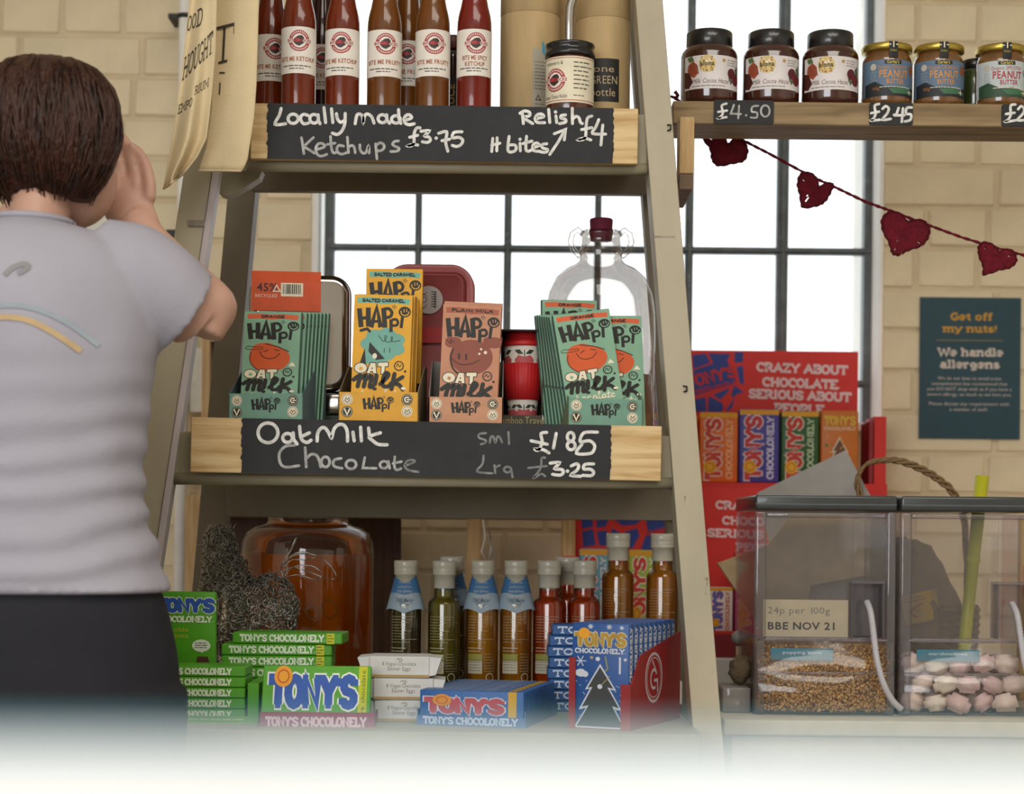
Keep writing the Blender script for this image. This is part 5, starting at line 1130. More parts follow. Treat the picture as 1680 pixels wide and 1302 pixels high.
for (a, c, y0, base, let, out, sm, lab) in [
    (949, 1000, 900, 0x6f9fae, 0xc83a34, 0xe8e4e0, 0xe0e0e0, 'teal wrapped bar with red letters at the left of the lower red display'),
    (1031, 1080, 902, 0xa8b83c, 0xd0402c, 0xf0ecd8, 0xe8e8d0, 'lime wrapped bar between the two tall oil bottles, lower red display'),
    (1163, 1202, 963, 0xe0d4cc, 0x4a62b0, 0xd86a50, 0xc8602c, 'short white and orange wrapped bar right of the stile, lower red display'),
    (1205, 1252, 906, 0xb03468, 0xe0b040, 0xe8d0d8, 0xe8c8d4, 'magenta wrapped bar beside the dispensers, lower red display'),
    (1290, 1345, 898, 0xd87048, 0xd8c050, 0xe8d8cc, 0xf0d0b0, 'coral wrapped bar seen through the first dispenser')]:
    upright_bar(a, c, y0, 1041, 3.20, base, let, out, sm, lab, gL, z=zsl, th=.03)

# ------------------------------------------------------------------ bottom step: bottles, jar, chicken
M_bg = thin_glass('bottle_glass', (.86, .86, .80, 1), gloss=.8, edge=(.2, .2, .16, 1)); M_capc = mat('cream_cap', 0xb9b3a0, .35, var=.03, coat=.3); M_white = C(0xc9c3ae, .6); M_blue = C(0x3f6f9c, .6); M_grad = C(0x8fa0ac, .6)
def oil_bottle(liq, name='oil_bottle', lvl=.985):
    t = bpy.data.objects.new(name, None); COL.objects.link(t); t.empty_display_size = .02; u = S(1, 2.72); Rr = 26*u; H = 238*u
    MB().lathe([(Rr*.8, 0), (Rr*.97, .002), (Rr, .006), (Rr, H-72*u), (Rr*.96, H-67*u), (Rr*.82, H-63*u), (Rr*.66, H-60*u), (Rr*.62, H-57*u), (Rr*.62, H-30*u), (Rr*.6, H-20*u)], M_bg, 40, sq=.0, cap=False, M=Matrix.Scale(1.0, 4)).build('glass_body', t)
    MB().lathe([(Rr*.78, .003), (Rr*.95, .006), (Rr*.965, .01), (Rr*.965, H-73*u), (Rr*.92, H-68*u), (Rr*.78, H-64.5*u), (Rr*.60, H-61*u), (Rr*.58, H-58*u), (Rr*.58, H-48*u)], liq, 36).build('oil', t)
    MB().lathe([(Rr*.66, H-45*u), (Rr*.67, H-44*u), (Rr*.67, H-24*u), (Rr*.74, H-23.5*u), (Rr*.75, H-20*u), (Rr*.72, H-19.5*u), (Rr*.75, H-18*u), (Rr*.75, H-15*u), (Rr*.72, H-14*u), (Rr*.76, H-12*u), (Rr*.76, H-2*u), (Rr*.72, H), (.001, H)], M_capc, 36).build('cap', t)
    A = Art(u, 0, 0); yt = -(H/u)+86
    A.lines(-24, yt+5, 24, 10, 4.6, 1.3, C(0x9c9478), 0, seed=3, ragged=.5); A.lines(-24, yt+56, 6, 2, 5, 1.5, M_white, 0, seed=4)
    A.rect(-24, yt+66, 3, yt+76, C(0x8a8a3c), 0, n=6); A.rect(-24, yt+77, 3, yt+98, C(0xb4ad98), 1, n=6); A.lines(6, yt+66, 24, 7, 4.6, 1.2, C(0x9c9478), 0, seed=6); A.lines(-22, yt+79, 2, 4, 4.4, 1.2, BLK, 2, seed=8); A.ring(16, yt+104, 6, 7, M_white, 0, n=14)
    MB().art(A, cyl(Rr), .0025).build('label', t)
    return t
def collar(t, deep=1):
    u = S(1, 2.72); H = 238*u; z1 = H-26*u; r1 = 18*u; r2 = 33*u; z0 = H-86*u; n = 40; vs = []; fs = []; m = MB()
    def r_(f): return r1+(r2-r1)*f
    for j in range(7):
        f = j/6
        for k in range(n):
            a = 2*math.pi*k/n; dip = (6*u*abs(math.sin(a*2))**1.0)*f
            vs.append((r_(f)*math.cos(a)*1.0, r_(f)*math.sin(a)*.85, z1+(z0-z1)*f+dip*1.2))
    for mt, j0, j1 in ((M_blue, 0, 3), (M_grad, 3, 6)):
        m.add(vs, [(j*n+k, j*n+(k+1) % n, (j+1)*n+(k+1) % n, (j+1)*n+k) for j in range(j0, j1) for k in range(n)], mt, None, True)
    A = Art(u, 0, 0); yy = -(z1/u)
    for i, (tx, w_, hh) in enumerate((('Proud to be', 20, 3.2), ("the World's First", 24, 3.2), ('Palm Oil Free', 26, 4.2), ('Vegan Friendly', 28, 4.2))): A.sans(tx, 0, yy+11+i*7.5, hh, M_white, 0, w=w_, align='c')
    A.sans('LEAF Marque', 1, yy+41, 5.5, C(0x4a5660), 0, w=32, align='c', bold=1)
    for q in (-11, 0, 11): A.ring(q, yy+50, 2.2, 3.2, C(0xc4b890), 0, n=10)
    def fn(x, z, ly):
        f = min(max((z1-z)/(z1-z0), 0), 1); r = r_(f)+.0006; a = x/r; return (r*math.sin(a), -r*.85*math.cos(a)-.0003, z)
    m.art(A, fn, .0025); m.build('paper_collar', t)
L_ol = liquid('olive_oil', 0xb0a038); L_dk = liquid('dark_oil', 0x78683c); L_am = liquid('amber_oil', 0xf4b024); L_or = liquid('chilli_oil', 0xee5c16); L_gd = liquid('golden_oil', 0xeaa024)
gO = 'oil bottles on the bottom step'
riser = MB().box(P(975, 1100, 2.80).x, P(1118, 1100, 2.80).x, 2.785, 2.90, Z_BOT, Z_BOT+.0335, M_wt, b=.001).build('riser_box'); tag(riser, 'low white box under the two tall golden oil bottles', 'box')
for (liq, px, D, col, lab, zz_) in [
    (L_dk, 664, 2.72, 1, 'dark oil bottle with a blue paper collar, first from the left', 0),
    (L_ol, 727, 2.72, 0, 'green-gold oil bottle without a collar, second from the left', 0),
    (L_ol, 739, 2.79, 1, 'oil bottle with a blue collar hidden behind the second bottle', 0),
    (L_am, 790, 2.73, 1, 'amber oil bottle with a blue collar, left of the matching pair', 0),
    (L_gd, 845, 2.735, 1, 'golden oil bottle with a blue collar, right of the matching pair', 0),
    (L_or, 899, 2.74, 0, 'orange-red oil bottle at the left of the chilli oil trio', 0),
    (L_or, 929, 2.80, 0, 'orange-red oil bottle in the middle and back of the chilli oil trio', 0),
    (L_or, 957, 2.745, 0, 'orange-red oil bottle at the right of the chilli oil trio', 0),
    (L_gd, 1012, 2.825, 0, 'tall-standing golden oil bottle left of its twin, in front of the red display', .034),
    (L_gd, 1085, 2.825, 0, 'tall-standing golden oil bottle beside the right ladder stile', .034)]:
    t = oil_bottle(liq); t.location = on(px, D, Z_BOT+zz_+.0002); t.rotation_euler = (0, 0, R(random.uniform(-6, 6))); k = D/2.72; t.scale = (k, k, k)
    if col: collar(t)
    tag(t, lab, 'bottle', gO)
# big jar
D = 3.0; bj = empty('beverage_jar', on(503, D, Z_BOT), label='large clear glass jar two thirds full of amber cider vinegar behind the wire chicken', cat='glass jar')
zz = lambda y: P(503, y, D).z-Z_BOT; Rb2 = S(108, D)
MB().lathe([(Rb2*.9, .001), (Rb2*.98, .006), (Rb2, .016), (Rb2, zz(905)), (Rb2*.985, zz(888)), (Rb2*.93, zz(874)), (Rb2*.80, zz(865)), (Rb2*.66, zz(861)), (Rb2*.61, zz(857)), (Rb2*.61, zz(845)), (Rb2*.63, zz(842)), (Rb2*.63, zz(836)), (Rb2*.6, zz(835))], thin_glass('jar_glass', (.97, .97, .96, 1), gloss=.9, edge=(.4, .38, .36, 1)), 72, cap=False).build('glass_body', bj)
MB().lathe([(Rb2*.86, .004), (Rb2*.96, .010), (Rb2*.975, .018), (Rb2*.975, zz(909)), (.001, zz(909))], liquid('cider_amber', 0xff8a14, .35), 64).build('liquid', bj)
MB().lathe([(Rb2*.64, zz(845)), (Rb2*.66, zz(844)), (Rb2*.66, zz(828)), (Rb2*.62, zz(826)), (.001, zz(826))], mat('tin_lid', 0xb8b6b2, .3, metal=.9), 48).build('lid', bj)
A = Art(S(1, D), 0, 0); u = S(1, D); A.smooth = True; gE = mat('embossed_glass', 0x8c5a24, .15, coat=1)
yb = -zz(1005)/u
for st in ([(-48,yb+8),(-30,yb+20),(-8,yb+14),(-18,yb-2),(-34,yb+2),(-20,yb+24),(2,yb+30)], [(4,yb-12),(14,yb+2),(26,yb+8),(30,yb-6),(18,yb-16),(6,yb-6)], [(34,yb-20),(46,yb-26),(60,yb-10),(50,yb+4),(38,yb-2),(36,yb-18)]): A.stroke(st, 2.2, gE, 0)
A.sans('FRUIT & GOOD', 10, -zz(1036)/u, 8, gE, 0, w=92, align='c')
MB().art(A, cyl(Rb2), .004).build('embossing', bj)
# wire chicken: rings linked into a bird
M_wire = mat('galvanised_wire', 0xa5a199, .25, metal=.9, var=.12, nscale=60)
ck = empty('wire_chicken', on(405, 2.70, Z_BOT), label='wire sculpture of a hen made of linked rings with looped tail feathers', cat='sculpture')
CO = Vector(ck.location)
def cp(x, y, d=0): return P(x, y, 2.70)+Vector((0, d, 0))-CO
def ring_cloud(name, ells, count, seed, rr=(.0035, .0060)):
    r_ = random.Random(seed); m = MB(); k = 0
    while k < count:
        (cx, cy, ax, ay, dd, tilt) = r_.choices(ells, weights=[e[2]*e[3] for e in ells])[0]
        u_ = Vector((r_.gauss(0, 1), r_.gauss(0, 1), r_.gauss(0, 1))).normalized(); t = R(tilt)
        X = u_.x*ax; Z = u_.z*ay; x_ = X*math.cos(t)-Z*math.sin(t); z_ = X*math.sin(t)+Z*math.cos(t)
        c = cp(cx+x_, cy-z_, u_.y*dd*.8 + 0)
        inside = False
        for e in ells:
            if e[0] == cx and e[1] == cy: continue
            if ((cx+x_-e[0])/e[2])**2+((cy-z_-e[1])/e[3])**2+(u_.y*dd/e[4])**2 < .7: inside = True
        if inside: continue
        rad = r_.uniform(*rr); nrm = (u_+Vector((r_.uniform(-.6, .6), r_.uniform(-.6, .6), r_.uniform(-.6, .6)))).normalized()
        a = nrm.orthogonal().normalized(); b_ = nrm.cross(a); n = 9
        vs = []; fs = []
        for i in range(n):
            g = 2*math.pi*i/n; o = a*math.cos(g)+b_*math.sin(g)
            for q in range(3): h = 2*math.pi*q/3; vs.append(c+o*(rad+  .0007*math.cos(h))+nrm*(.0007*math.sin(h)))
        for i in range(n):
            for q in range(3): fs.append((i*3+q, i*3+(q+1) % 3, ((i+1) % n)*3+(q+1) % 3, ((i+1) % n)*3+q))
        m.add(vs, fs, M_wire, None, True); k += 1
    o = m.build(name, ck); o['kind'] = 'stuff'; return o
ring_cloud('wire_body', [(420, 1010, 66, 60, .045, -8), (450, 985, 36, 44, .035, 20), (378, 1005, 50, 75, .045, 15), (372, 945, 36, 46, .034, 25)], 1250, 1, (.0042, .0082))
ring_cloud('wire_head', [(362, 903, 27, 40, .024, 8), (360, 882, 22, 20, .02, 0)], 300, 2, (.004, .007))
ring_cloud('wire_legs', [(385, 1075, 30, 30, .03, 0)], 160, 3)
m = MB()
for s_ in ([(470,952),(462,930),(480,912),(505,908),(530,915),(550,935),(552,948),(535,948),(500,935),(478,930),(466,942)], [(468,950),(480,930),(512,928),(528,942),(520,950),(492,942),(472,946)], [(466,950),(463,925),(478,902),(488,880),(476,905),(470,930)], [(466,945),(474,915),(495,905),(518,912),(505,918),(480,918),(468,935)]):
    A_ = Art(); pts = []
    for i in range(len(s_)-1):
        p0, p1, p2, p3 = [Vector(s_[min(max(i+k-1, 0), len(s_)-1)]) for k in range(4)]
        for k in range(4): t = k/4; q = .5*((2*p1)+(p2-p0)*t+(2*p0-5*p1+4*p2-p3)*t*t+(3*p1-p0-3*p2+p3)*t**3); pts.append(cp(q.x, q.y, -.01+.01*math.sin(i)))
    m.tube(pts, .0008, M_wire, n=6)
m.build('tail_loops', ck)
m = MB(); m.tube([cp(343, 893, 0), cp(330, 893, 0), cp(322, 895, 0)], .0009, M_wire, n=6); 
for i in range(7): m.tube([cp(345+i*6, 872, 0), cp(340+i*8, 858+3*math.sin(i*2), .004), cp(349+i*6, 862, 0), cp(350+i*5, 872, 0)], .0006, M_wire, n=5)
m.build('beak_and_comb', ck)
# thin hanging wire of plastic beside the pine post
m = MB(); pts = [P(x, y, 3.15) for x, y in ((792, 852), (796, 880), (790, 905), (800, 925), (806, 900), (803, 870), (812, 940))]; m.tube(pts, .0013, C(0xe8e2dc), n=6); tag(m.build('loose_cord'), 'thin white loose cord hanging beside the pale post behind the bottles', 'cord')

# ------------------------------------------------------------------ lying bars and boxes
GRN = 0x4f9a1c
def lying_bar(w_, h_, d_, base, txt, band=True, name='chocolate_bar', tcol=0xdfe8d0):
    m = MB(); m.box(-w_/2, w_/2, 0, d_, 0, h_, C(base, .45), b=.0015); A = Art(h_/20, -w_/2, h_, sy=h_/20)
    W = w_/(h_/20); A.slab(txt, W*.46, 16.2, 13.5, C(tcol), wt=.22, ly=1, w=W*.78, align='c')
    if band: A.rect(W*.86, .6, W*.93, 19.4, C(0xc6c420), 0); A.lines(W*.865, 4, W*.925, 3, 5, 2, BLK, 1, seed=2)
    m.art(A, plane(0)); return m.build(name)
# stack of green bars
hb_ = S(19, 2.58); src = lying_bar(S(181, 2.58), hb_-.0006, .075, GRN, "TONY'S CHOCOLONELY."); gG = 'stacked green chocolate bars beside the wire hen'
tops = [1037, 1057, 1077, 1096]; labs = ['green wrapped bar lying topmost on the stack beside the wire hen', 'green wrapped bar lying second from the top of the stack', 'green wrapped bar lying third from the top of the stack', 'green wrapped bar low in the stack, fourth from the top', 'green wrapped bar hidden near the bottom of the stack', 'green wrapped bar hidden near the bottom of the stack']
ztop = P(465, 1037, 2.58).z; n_ = int((ztop-Z_BOT)/hb_); 
for i in range(n_):
    o = src if i == 0 else dup(src); xx = [471, 454, 454, 452, 456, 455, 455, 455][i]; z_ = ztop-hb_*(i+1) if i < n_-1 else Z_BOT+.0003
    o.location = (P(xx, 1050, 2.58).x, 2.58, z_); o.rotation_euler = (0, 0, R([-2, 1, 1.5, .5, 1, 0, 1, 0][i])); tag(o, labs[min(i, len(labs)-1)], 'chocolate bar', gG)
# last gap below: a filler bar box
gap = (ztop-hb_*(n_-1))-(Z_BOT+.0003+hb_)
for o in [o for o in COL.objects if o.get('group') == gG]:
    if o.location.z > Z_BOT+.001: o.location.z -= gap
# standing green bar at left
def green_face(A, base, letters, out, small):
    A.slab("TONY'S", 33, 28, 20, C(letters), wt=.28, ly=2, w=62, align='c', out=C(out), outw=.1); A.slab('CHOCOLONELY.', 33, 40, 8.5, C(0xe4e8d4), wt=.2, ly=2, w=62, align='c')
    A.sans('chocolate', 22, 52, 6, C(0xb8b828), 1, w=30, align='c'); A.sans('hazelnuts', 22, 60, 6, C(0xb8b828), 1, w=30, align='c')
    A.disk(51, 70, 10, C(0xd8dccc), 1, ry=8); A.lines(44, 66, 58, 3, 3, 1.6, BLK, 2, seed=4, ragged=.1); A.poly([(49,76),(54,76),(52,80)], C(0xd8dccc), 1)
    A.poly([(47,84),(58,84),(61,95),(45,96)], C(0x4a2c1e), 1); A.stroke([(50,96),(50,100)], 1, C(0x4a2c1e), 1); A.stroke([(57,96),(57,100)], 1, C(0x4a2c1e), 1)
upright_bar(252, 353, 970, 1112, 2.53, GRN, 0x2b55a4, 0xe0e4d0, 0xe4e8d4, 'green wrapped bar standing upright beside the person, blue slab letters', None, z=Z_BOT+.045, art=green_face, yaw=-3, th=.012)
def block(m, x0, x1, D0, D1, z0, z1, mt, b=.001): m.box(x0, x1, D0, D1, z0, z1, mt, b=b)
# tray under/left: green carton with bars lying in it
tg = empty('bar_carton', (P(345, 1150, 2.44).x, 2.44, Z_BOT), label='open green carton of lying green bars in front of the standing bar', cat='carton')
xa = P(250, 1150, 2.44).x-tg.location.x; xb = P(424, 1150, 2.44).x-tg.location.x; zA = P(345, 1174, 2.44).z-Z_BOT
MB().box(xa, xb, 0, .0015, 0, zA, C(GRN)).art((lambda A: (A.lines(60, 4, 170, 3, 7, 4, C(0xa8c04c), 0, seed=5), A)[1])(Art(S(1, 2.44), xa, zA)), plane(0)).build('front_panel', tg)
MB().box(xa, xa+.0015, .0016, .15, 0, .05, C(GRN)).build('side_panel', tg); MB().box(xb-S(18, 2.44), xb, .0016, .15, 0, P(345, 1120, 2.44).z-Z_BOT, C(GRN)).build('side_panel', tg)
MB().box(xa+.002, xb-S(19, 2.44), .08, .15, 0, .044, C(GRN)).build('base_block', tg)
MB().box(xa+.002, xb-S(19, 2.44), .0018, .079, 0, .004, C(0x9a9a70)).build('base_panel', tg)
h3 = S(17.5, 2.45); src = lying_bar(S(150, 2.45), h3-.0006, .074, GRN, "TONY'S CHOCOLONELY", band=False)
for i in range(5):
    o = src if i == 0 else dup(src); z_ = Z_BOT+.0045+h3*i; o.location = (P(328, 1150, 2.45).x, 2.443, z_)
    tag(o, ['green bar at the bottom of the open green carton', 'green bar second from the bottom in the open green carton', 'green bar in the middle of the open green carton', 'green bar second from the top in the open green carton', 'green bar lying on top in the open green carton'][i], 'chocolate bar', 'green bars lying in the open carton')
# leaning green bar in a maroon tray
mt_ = empty('maroon_tray', (P(520, 1180, 2.41).x, 2.41, Z_BOT), label='maroon lettered tray holding the leaning green bar', cat='display tray')
w2 = S(187, 2.41)/2; zM = P(520, 1168, 2.41).z-Z_BOT; MAR = C(0x8a2a48)
MB().box(-w2, w2, 0, .0015, 0, zM, MAR).art((lambda A: (A.slab("TONY'S CHOCOLONELY", 92, 24, 17, C(0xd8b8c4), wt=.22, ly=1, w=165, align='c'), A)[1])(Art(S(1, 2.41), -w2, zM)), plane(0)).build('front_panel', mt_)
for sg in (-1, 1): MB().box(sg*w2-(.0015 if sg > 0 else 0), sg*w2+(0 if sg > 0 else .0015), .0016, .13, 0, zM*.9, MAR).build('side_panel', mt_)
MB().box(-w2+.0016, w2-.0016, .0016, .13, 0, .0015, MAR).build('base_panel', mt_)
fa = S(178, 2.43); fh = .078; m = MB(); m.box(-fa/2, fa/2, 0, .013, 0, fh, C(GRN, .45), b=.001); A = Art(fa/178, -fa/2, fh, sy=fh/82)
A.slab("TONY'S", 84, 62, 50, C(0x2b55a4), wt=.26, ly=2, w=140, align='c', out=C(0xe0e4d8), outw=.1); A.slab('CHOCOLONELY.', 84, 79, 13, C(0xe0e4d8), wt=.2, ly=2, w=130, align='c')
A.disk(34, 16, 15, C(0xe09a20), 6, n=24); A.ring(34, 16, 8, 10, C(0xc04a1c), 7, n=18); A.rect(158, 1, 172, 81, C(0xb8bc1c), 0); A.sans('dark chocolate', 169, 78, 7, C(0x3c5a20), 1, w=72, rot=-math.pi/2)
m.art(A, plane(0)); o = m.build('chocolate_bar', None, (P(518, 1180, 2.43).x, 2.418, Z_BOT+.0025), (R(-22), 0, 0)); tag(o, 'large green wrapped bar leaning in the maroon tray, blue slab letters and yellow band', 'chocolate bar')
MB().box(-fa/2, fa/2, .075, .125, .002, P(520, 1108, 2.53).z-Z_BOT, C(GRN)).build('green_inner_box', mt_)
# white egg boxes
gE_ = 'white easter egg boxes'; WB = C(0xcac8c4, .5)
def egg_box():
    t = bpy.data.objects.new('egg_box', None); COL.objects.link(t); t.empty_display_size = .02; w_, h_, d_ = S(98, 2.48), S(35, 2.48), .07; f = S(20, 2.48)
    MB().box(-w_/2, w_/2, 0, d_, 0, h_, WB, b=.0008).art((lambda A: (A.sans('8 Vegan Chocolate', 49, 15, 6.5, C(0x6d6862), 0, w=56, align='c'), A.sans('Easter Eggs', 49, 23, 6.5, C(0x6d6862), 0, w=38, align='c'), A.rect(0, 30, 98, 34, C(0xa8894a), 0), A.stroke([(44,6),(47,3),(49,6),(51,3),(54,6),(49,9)], .8, C(0x6d6862), 0), A)[-1])(Art(S(1, 2.48), -w_/2, h_)), plane(0)).build('box_body', t)
    for sg in (-1, 1):
        q = [(sg*w_/2, .002), (sg*(w_/2+f*.55), .004), (sg*(w_/2+f), h_-.002), (sg*w_/2, h_-.0005)]; MB().prism(q, .003, d_-.003, WB).build('end_flap', t)
    return t
e_ = egg_box(); hE = S(35, 2.48)+.0008; zE = P(655, 1079, 2.48).z-hE
k = 0
while zE-hE*k > Z_BOT-.004:
    o = e_ if k == 0 else dup(e_); o.location = (P([655, 662, 664, 664][min(k, 3)], 1100, 2.48).x, 2.48, max(zE-hE*k, Z_BOT+.0004)); o.rotation_euler = (0, 0, R([0, 2, -1, 0][k])); tag(o, ['topmost white easter egg box of the short stack', 'middle white easter egg box of the stack', 'lower white easter egg box of the stack', 'bottom white easter egg box'][k], 'box', gE_); k += 1
low = [o for o in COL.objects if o.get('group') == gE_]
zl_ = sorted(low, key=lambda o: o.location.z); base_z = zl_[0].location.z
for i, o in enumerate(zl_): o.location.z = Z_BOT+.0004+i*hE
# blue bars in a row, big letters
bl_ = empty('blue_bar_tray', (P(772, 1180, 2.42).x, 2.43, Z_BOT), (0, 0, R(-13)), 'blue card tray holding a row of landscape blue bars', 'display tray')
BL = 0x2f5f9e; w3 = S(176, 2.43)/2; zB = P(772, 1132, 2.44).z-Z_BOT
MB().box(-w3-.003, w3+.003, 0, .0015, 0, zB*.28, C(BL)).art((lambda A: (A.slab("TONY'S CHOCOLONELY", 91, 14, 13, C(0xb8c8dc), wt=.22, ly=1, w=160, align='c'), A)[1])(Art(S(1, 2.43), -w3-.003, zB*.28)), plane(0)).build('front_lip', bl_)
MB().box(-w3-.003, w3+.003, .0016, .20, 0, .001, C(BL)).build('base_panel', bl_)
MB().box(w3+.0015, w3+.003, .0016, .20, .0012, zB*.45, C(BL)).build('side_panel', bl_)
MB().box(-w3-.003, -w3-.0015, .0016, .20, .0012, zB*.45, C(BL)).build('side_panel', bl_)
m = MB(); hB = zB-.0015; m.box(-w3, w3, 0, .0125, 0, hB, C(BL, .45), b=.0012, seg=2); A = Art(2*w3/176, -w3, hB, sy=hB/90)
A.slab("TONY'S", 76, 62, 44, C(0xb04a54), wt=.28, ly=2, w=130, align='c', out=C(0xc8ccdc), outw=.1); A.disk(38, 26, 16, C(0xd08a30), 6, n=22); A.ring(38, 26, 8, 10, C(0xb05a2c), 7)
A.rect(150, 1, 164, 89, C(0xc8a030), 1)
m.art(A, plane(0)); 
A = Art(2*w3/176, -w3, 0); A.slab('CHOCOLONELY', 78, -2.5, 9, C(0xb8c4d8), wt=.24, ly=1, w=132, align='c'); A.rect(150, -13.5, 164, -.5, C(0xc8a030), 1)
m.art(A, lambda x, y, ly: (x, y, hB+1.2e-4*(ly+1)))
b0 = m.build('chocolate_bar')
for i in range(14):
    o = b0 if i == 0 else dup(b0); v = Matrix.Rotation(R(-13), 4, 'Z') @ Vector((0, .003+i*.0138, .0014)); o.location = Vector(bl_.location)+v; o.rotation_euler = (0, 0, R(-13))
    tag(o, 'landscape blue bar standing frontmost in the blue tray, red slab letters' if i == 0 else ('landscape blue bar at the very back of the blue tray' if i == 13 else 'landscape blue bar standing %s from the front of the blue tray' % ORD[i]), 'chocolate bar', 'landscape blue bars in the blue tray')
# small blue stack
h4 = S(18, 2.63); src = lying_bar(.10, h4-.0006, .07, 0x2c568c, "TONY'S", band=False, tcol=0xc0cce0)
n4 = 8
for i in range(n4):
    o = src if i == 0 else dup(src); o.location = (P(898, 1100, 2.66).x+.052+(.004 if i == n4-1 else -.002*(i % 2)), 2.645, Z_BOT+.0003+i*h4); tag(o, 'small blue bar lying topmost in the stack left of the red tray' if i == n4-1 else 'small blue bar lying %s from the bottom of the stack beside the red tray' % ORD[i], 'chocolate bar', 'small blue bars stacked flat')
# red tray with the portrait blue tree bars
YW = R(-24); rt = empty('red_bar_tray', (P(984, 1190, 2.40).x, 2.41, Z_BOT), (0, 0, YW), 'dark red card tray with a round white logo holding portrait blue bars', 'display tray')
w5 = S(92, 2.41)/2/math.cos(YW); zR = P(984, 1022, 2.41).z-Z_BOT
def side(x0, poly, name='side_panel', art=None):
    m = MB(); n = len(poly); V = [(x0, y, z) for y, z in poly]+[(x0+.0015, y, z) for y, z in poly]; m.add(V, [list(range(n))[::-1], [i+n for i in range(n)]]+[(i, (i+1) % n, (i+1) % n+n, i+n) for i in range(n)], M_redd)
    if art: m.art(art, lambda x, z, ly: (x0+.0015+2e-4*(ly+1), x, z))
    m.build(name, rt)
A = Art(.001, 100, 62); A = Art(.001, .085, .062); A.ring(0, 0, 29, 33, C(0xb9a8ac), 0, n=36); A.ring(0, 0, 25, 26.5, C(0xb9a8ac), 0, n=36); A.ring(0, 2, 10, 14, C(0xb9a8ac), 0, 60, 330); A.stroke([(2,4),(14,4),(14,18)], 4, C(0xb9a8ac), 0); A.stroke([(-6,-22),(6,-10)], 3, C(0xb9a8ac), 0)
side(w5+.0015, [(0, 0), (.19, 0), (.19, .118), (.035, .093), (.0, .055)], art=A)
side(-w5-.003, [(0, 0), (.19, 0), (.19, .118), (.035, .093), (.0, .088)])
for sg in (-1, 1): MB().box(sg*w5-(.010 if sg > 0 else .003), sg*w5+(.003 if sg > 0 else .006), -.0015, -.0001, 0, .09 if sg < 0 else .058, M_redd).build('front_tab', rt)
MB().box(-w5, w5, .0001, .19, 0, .001, M_redd).build('base_panel', rt)
m = MB(); hB = zR-.0012; m.box(-w5, w5, 0, .0165, 0, hB, C(0x27508f, .4), b=.0015, seg=2); A = Art(2*w5/92, -w5, hB, sy=hB/176)
def tree_art(A):
    g = mat('gold_foil', 0xb99a50, .25, metal=.8); wv = C(0xc6cdd8)
    A.slab("TONY'S", 46, 40, 25, g, wt=.26, ly=3, w=80, align='c', out=C(0xd8d0b0), outw=.08); A.slab('CHOCOLONELY.', 46, 51, 9, wv, wt=.22, ly=2, w=82, align='c'); A.disk(20, 17, 9, C(0xe09a20), 7, n=18)
    for cx, cy, r in ((14,64,9),(30,6,4),(60,6,4),(80,7,3)):
        for k in range(3): a = k*math.pi/3; A.stroke([(cx-r*math.cos(a), cy-r*math.sin(a)), (cx+r*math.cos(a), cy+r*math.sin(a))], 1.4, wv, 1)
    A.blob(14, 84, 8, wv, 1, ry=6, bumps=3); A.disk(22, 86, 5, wv, 2)
    r_ = random.Random(3)
    for i in range(46): A.disk(r_.choice((r_.uniform(3, 24), r_.uniform(66, 88))), r_.uniform(92, 172), .9, wv, 1, n=6)
    A.disk(32, 58, 3, C(0xb09a5a), 1, n=5); A.disk(42, 60, 4, wv, 1, n=5); A.disk(86, 60, 3, wv, 1, n=4); A.rect(76, 56, 79, 84, wv, 1)
    A.stroke([(54,56),(58,76),(50,84)], 2.4, C(0x8a8a58), 1)
    A.poly([(46,68),(22,112),(30,110),(12,146),(24,142),(4,176),(88,176),(70,142),(82,146),(62,110),(72,112)], wv, 3); A.poly([(46,73),(26,109),(34,107),(17,141),(28,138),(9,173),(84,173),(66,138),(77,141),(58,107),(68,109)], C(0x3a3c3e), 4)
    A.disk(46, 106, 4, wv, 5); A.stroke([(47,105),(62,88)], 1, C(0xb09a5a), 5)
tree_art(A); m.art(A, plane(0))
A = Art(2*w5/92, 0, hB); 
B = Art(2*w5/92, .0008, hB); wv = C(0xc6cdd8); B.slab('CHOCOLONELY', 12, 88, 12, wv, wt=.22, ly=1, w=82, rot=-math.pi/2); m.art(B, lambda x, z, ly: (w5+1.2e-4*(ly+1), x, z))
b0 = m.build('chocolate_bar')
for i in range(10):
    o = b0 if i == 0 else dup(b0); v = Matrix.Rotation(YW, 4, 'Z') @ Vector((0, .0012+i*.0178, .0012)); o.location = Vector(rt.location)+v; o.rotation_euler = (0, 0, YW)
    tag(o, 'portrait blue bar with gold letters and tree, frontmost in the red tray' if i == 0 else ('portrait blue bar at the back end of the red tray' if i == 9 else 'portrait blue bar standing %s from the front of the red tray' % ORD[i]), 'chocolate bar', 'portrait blue bars in the red tray')

# ------------------------------------------------------------------ refill counter and dispensers on the right
CD = 2.62; zC = P(1400, 1173, 2.70).z; x0 = P(1187, 1200, CD).x; x1 = P(1900, 1200, CD).x
M_cnt = mat('counter_cream', 0xc9bfa8, .5, var=.03)
cn = empty('refill_counter', (x0, CD, 0), label='cream counter under the clear food dispensers', cat='counter')
MB().box(0, x1-x0, 0, .36, zC-.022, zC, M_cnt, b=.003, seg=2).build('countertop', cn)
MB().box(.012, x1-x0-.012, .012, .35, 0, zC-.0225, M_cnt, b=.002).build('cabinet_body', cn)
bx = empty('perspex_box', (P(1212, 1150, 2.70).x, 2.72, zC), label='small grey clear-edged box left of the dispensers on the counter', cat='box')
hz = P(1212, 1128, 2.72).z-zC; M_px = thin_glass('perspex_grey', (.72, .70, .68, 1), gloss=.5, edge=(.3, .29, .3, 1), dust=.35)
MB().box(-S(24, 2.72), S(22, 2.72), 0, .10, .0003, hz, M_px, b=.002, seg=2).build('box_body', bx)
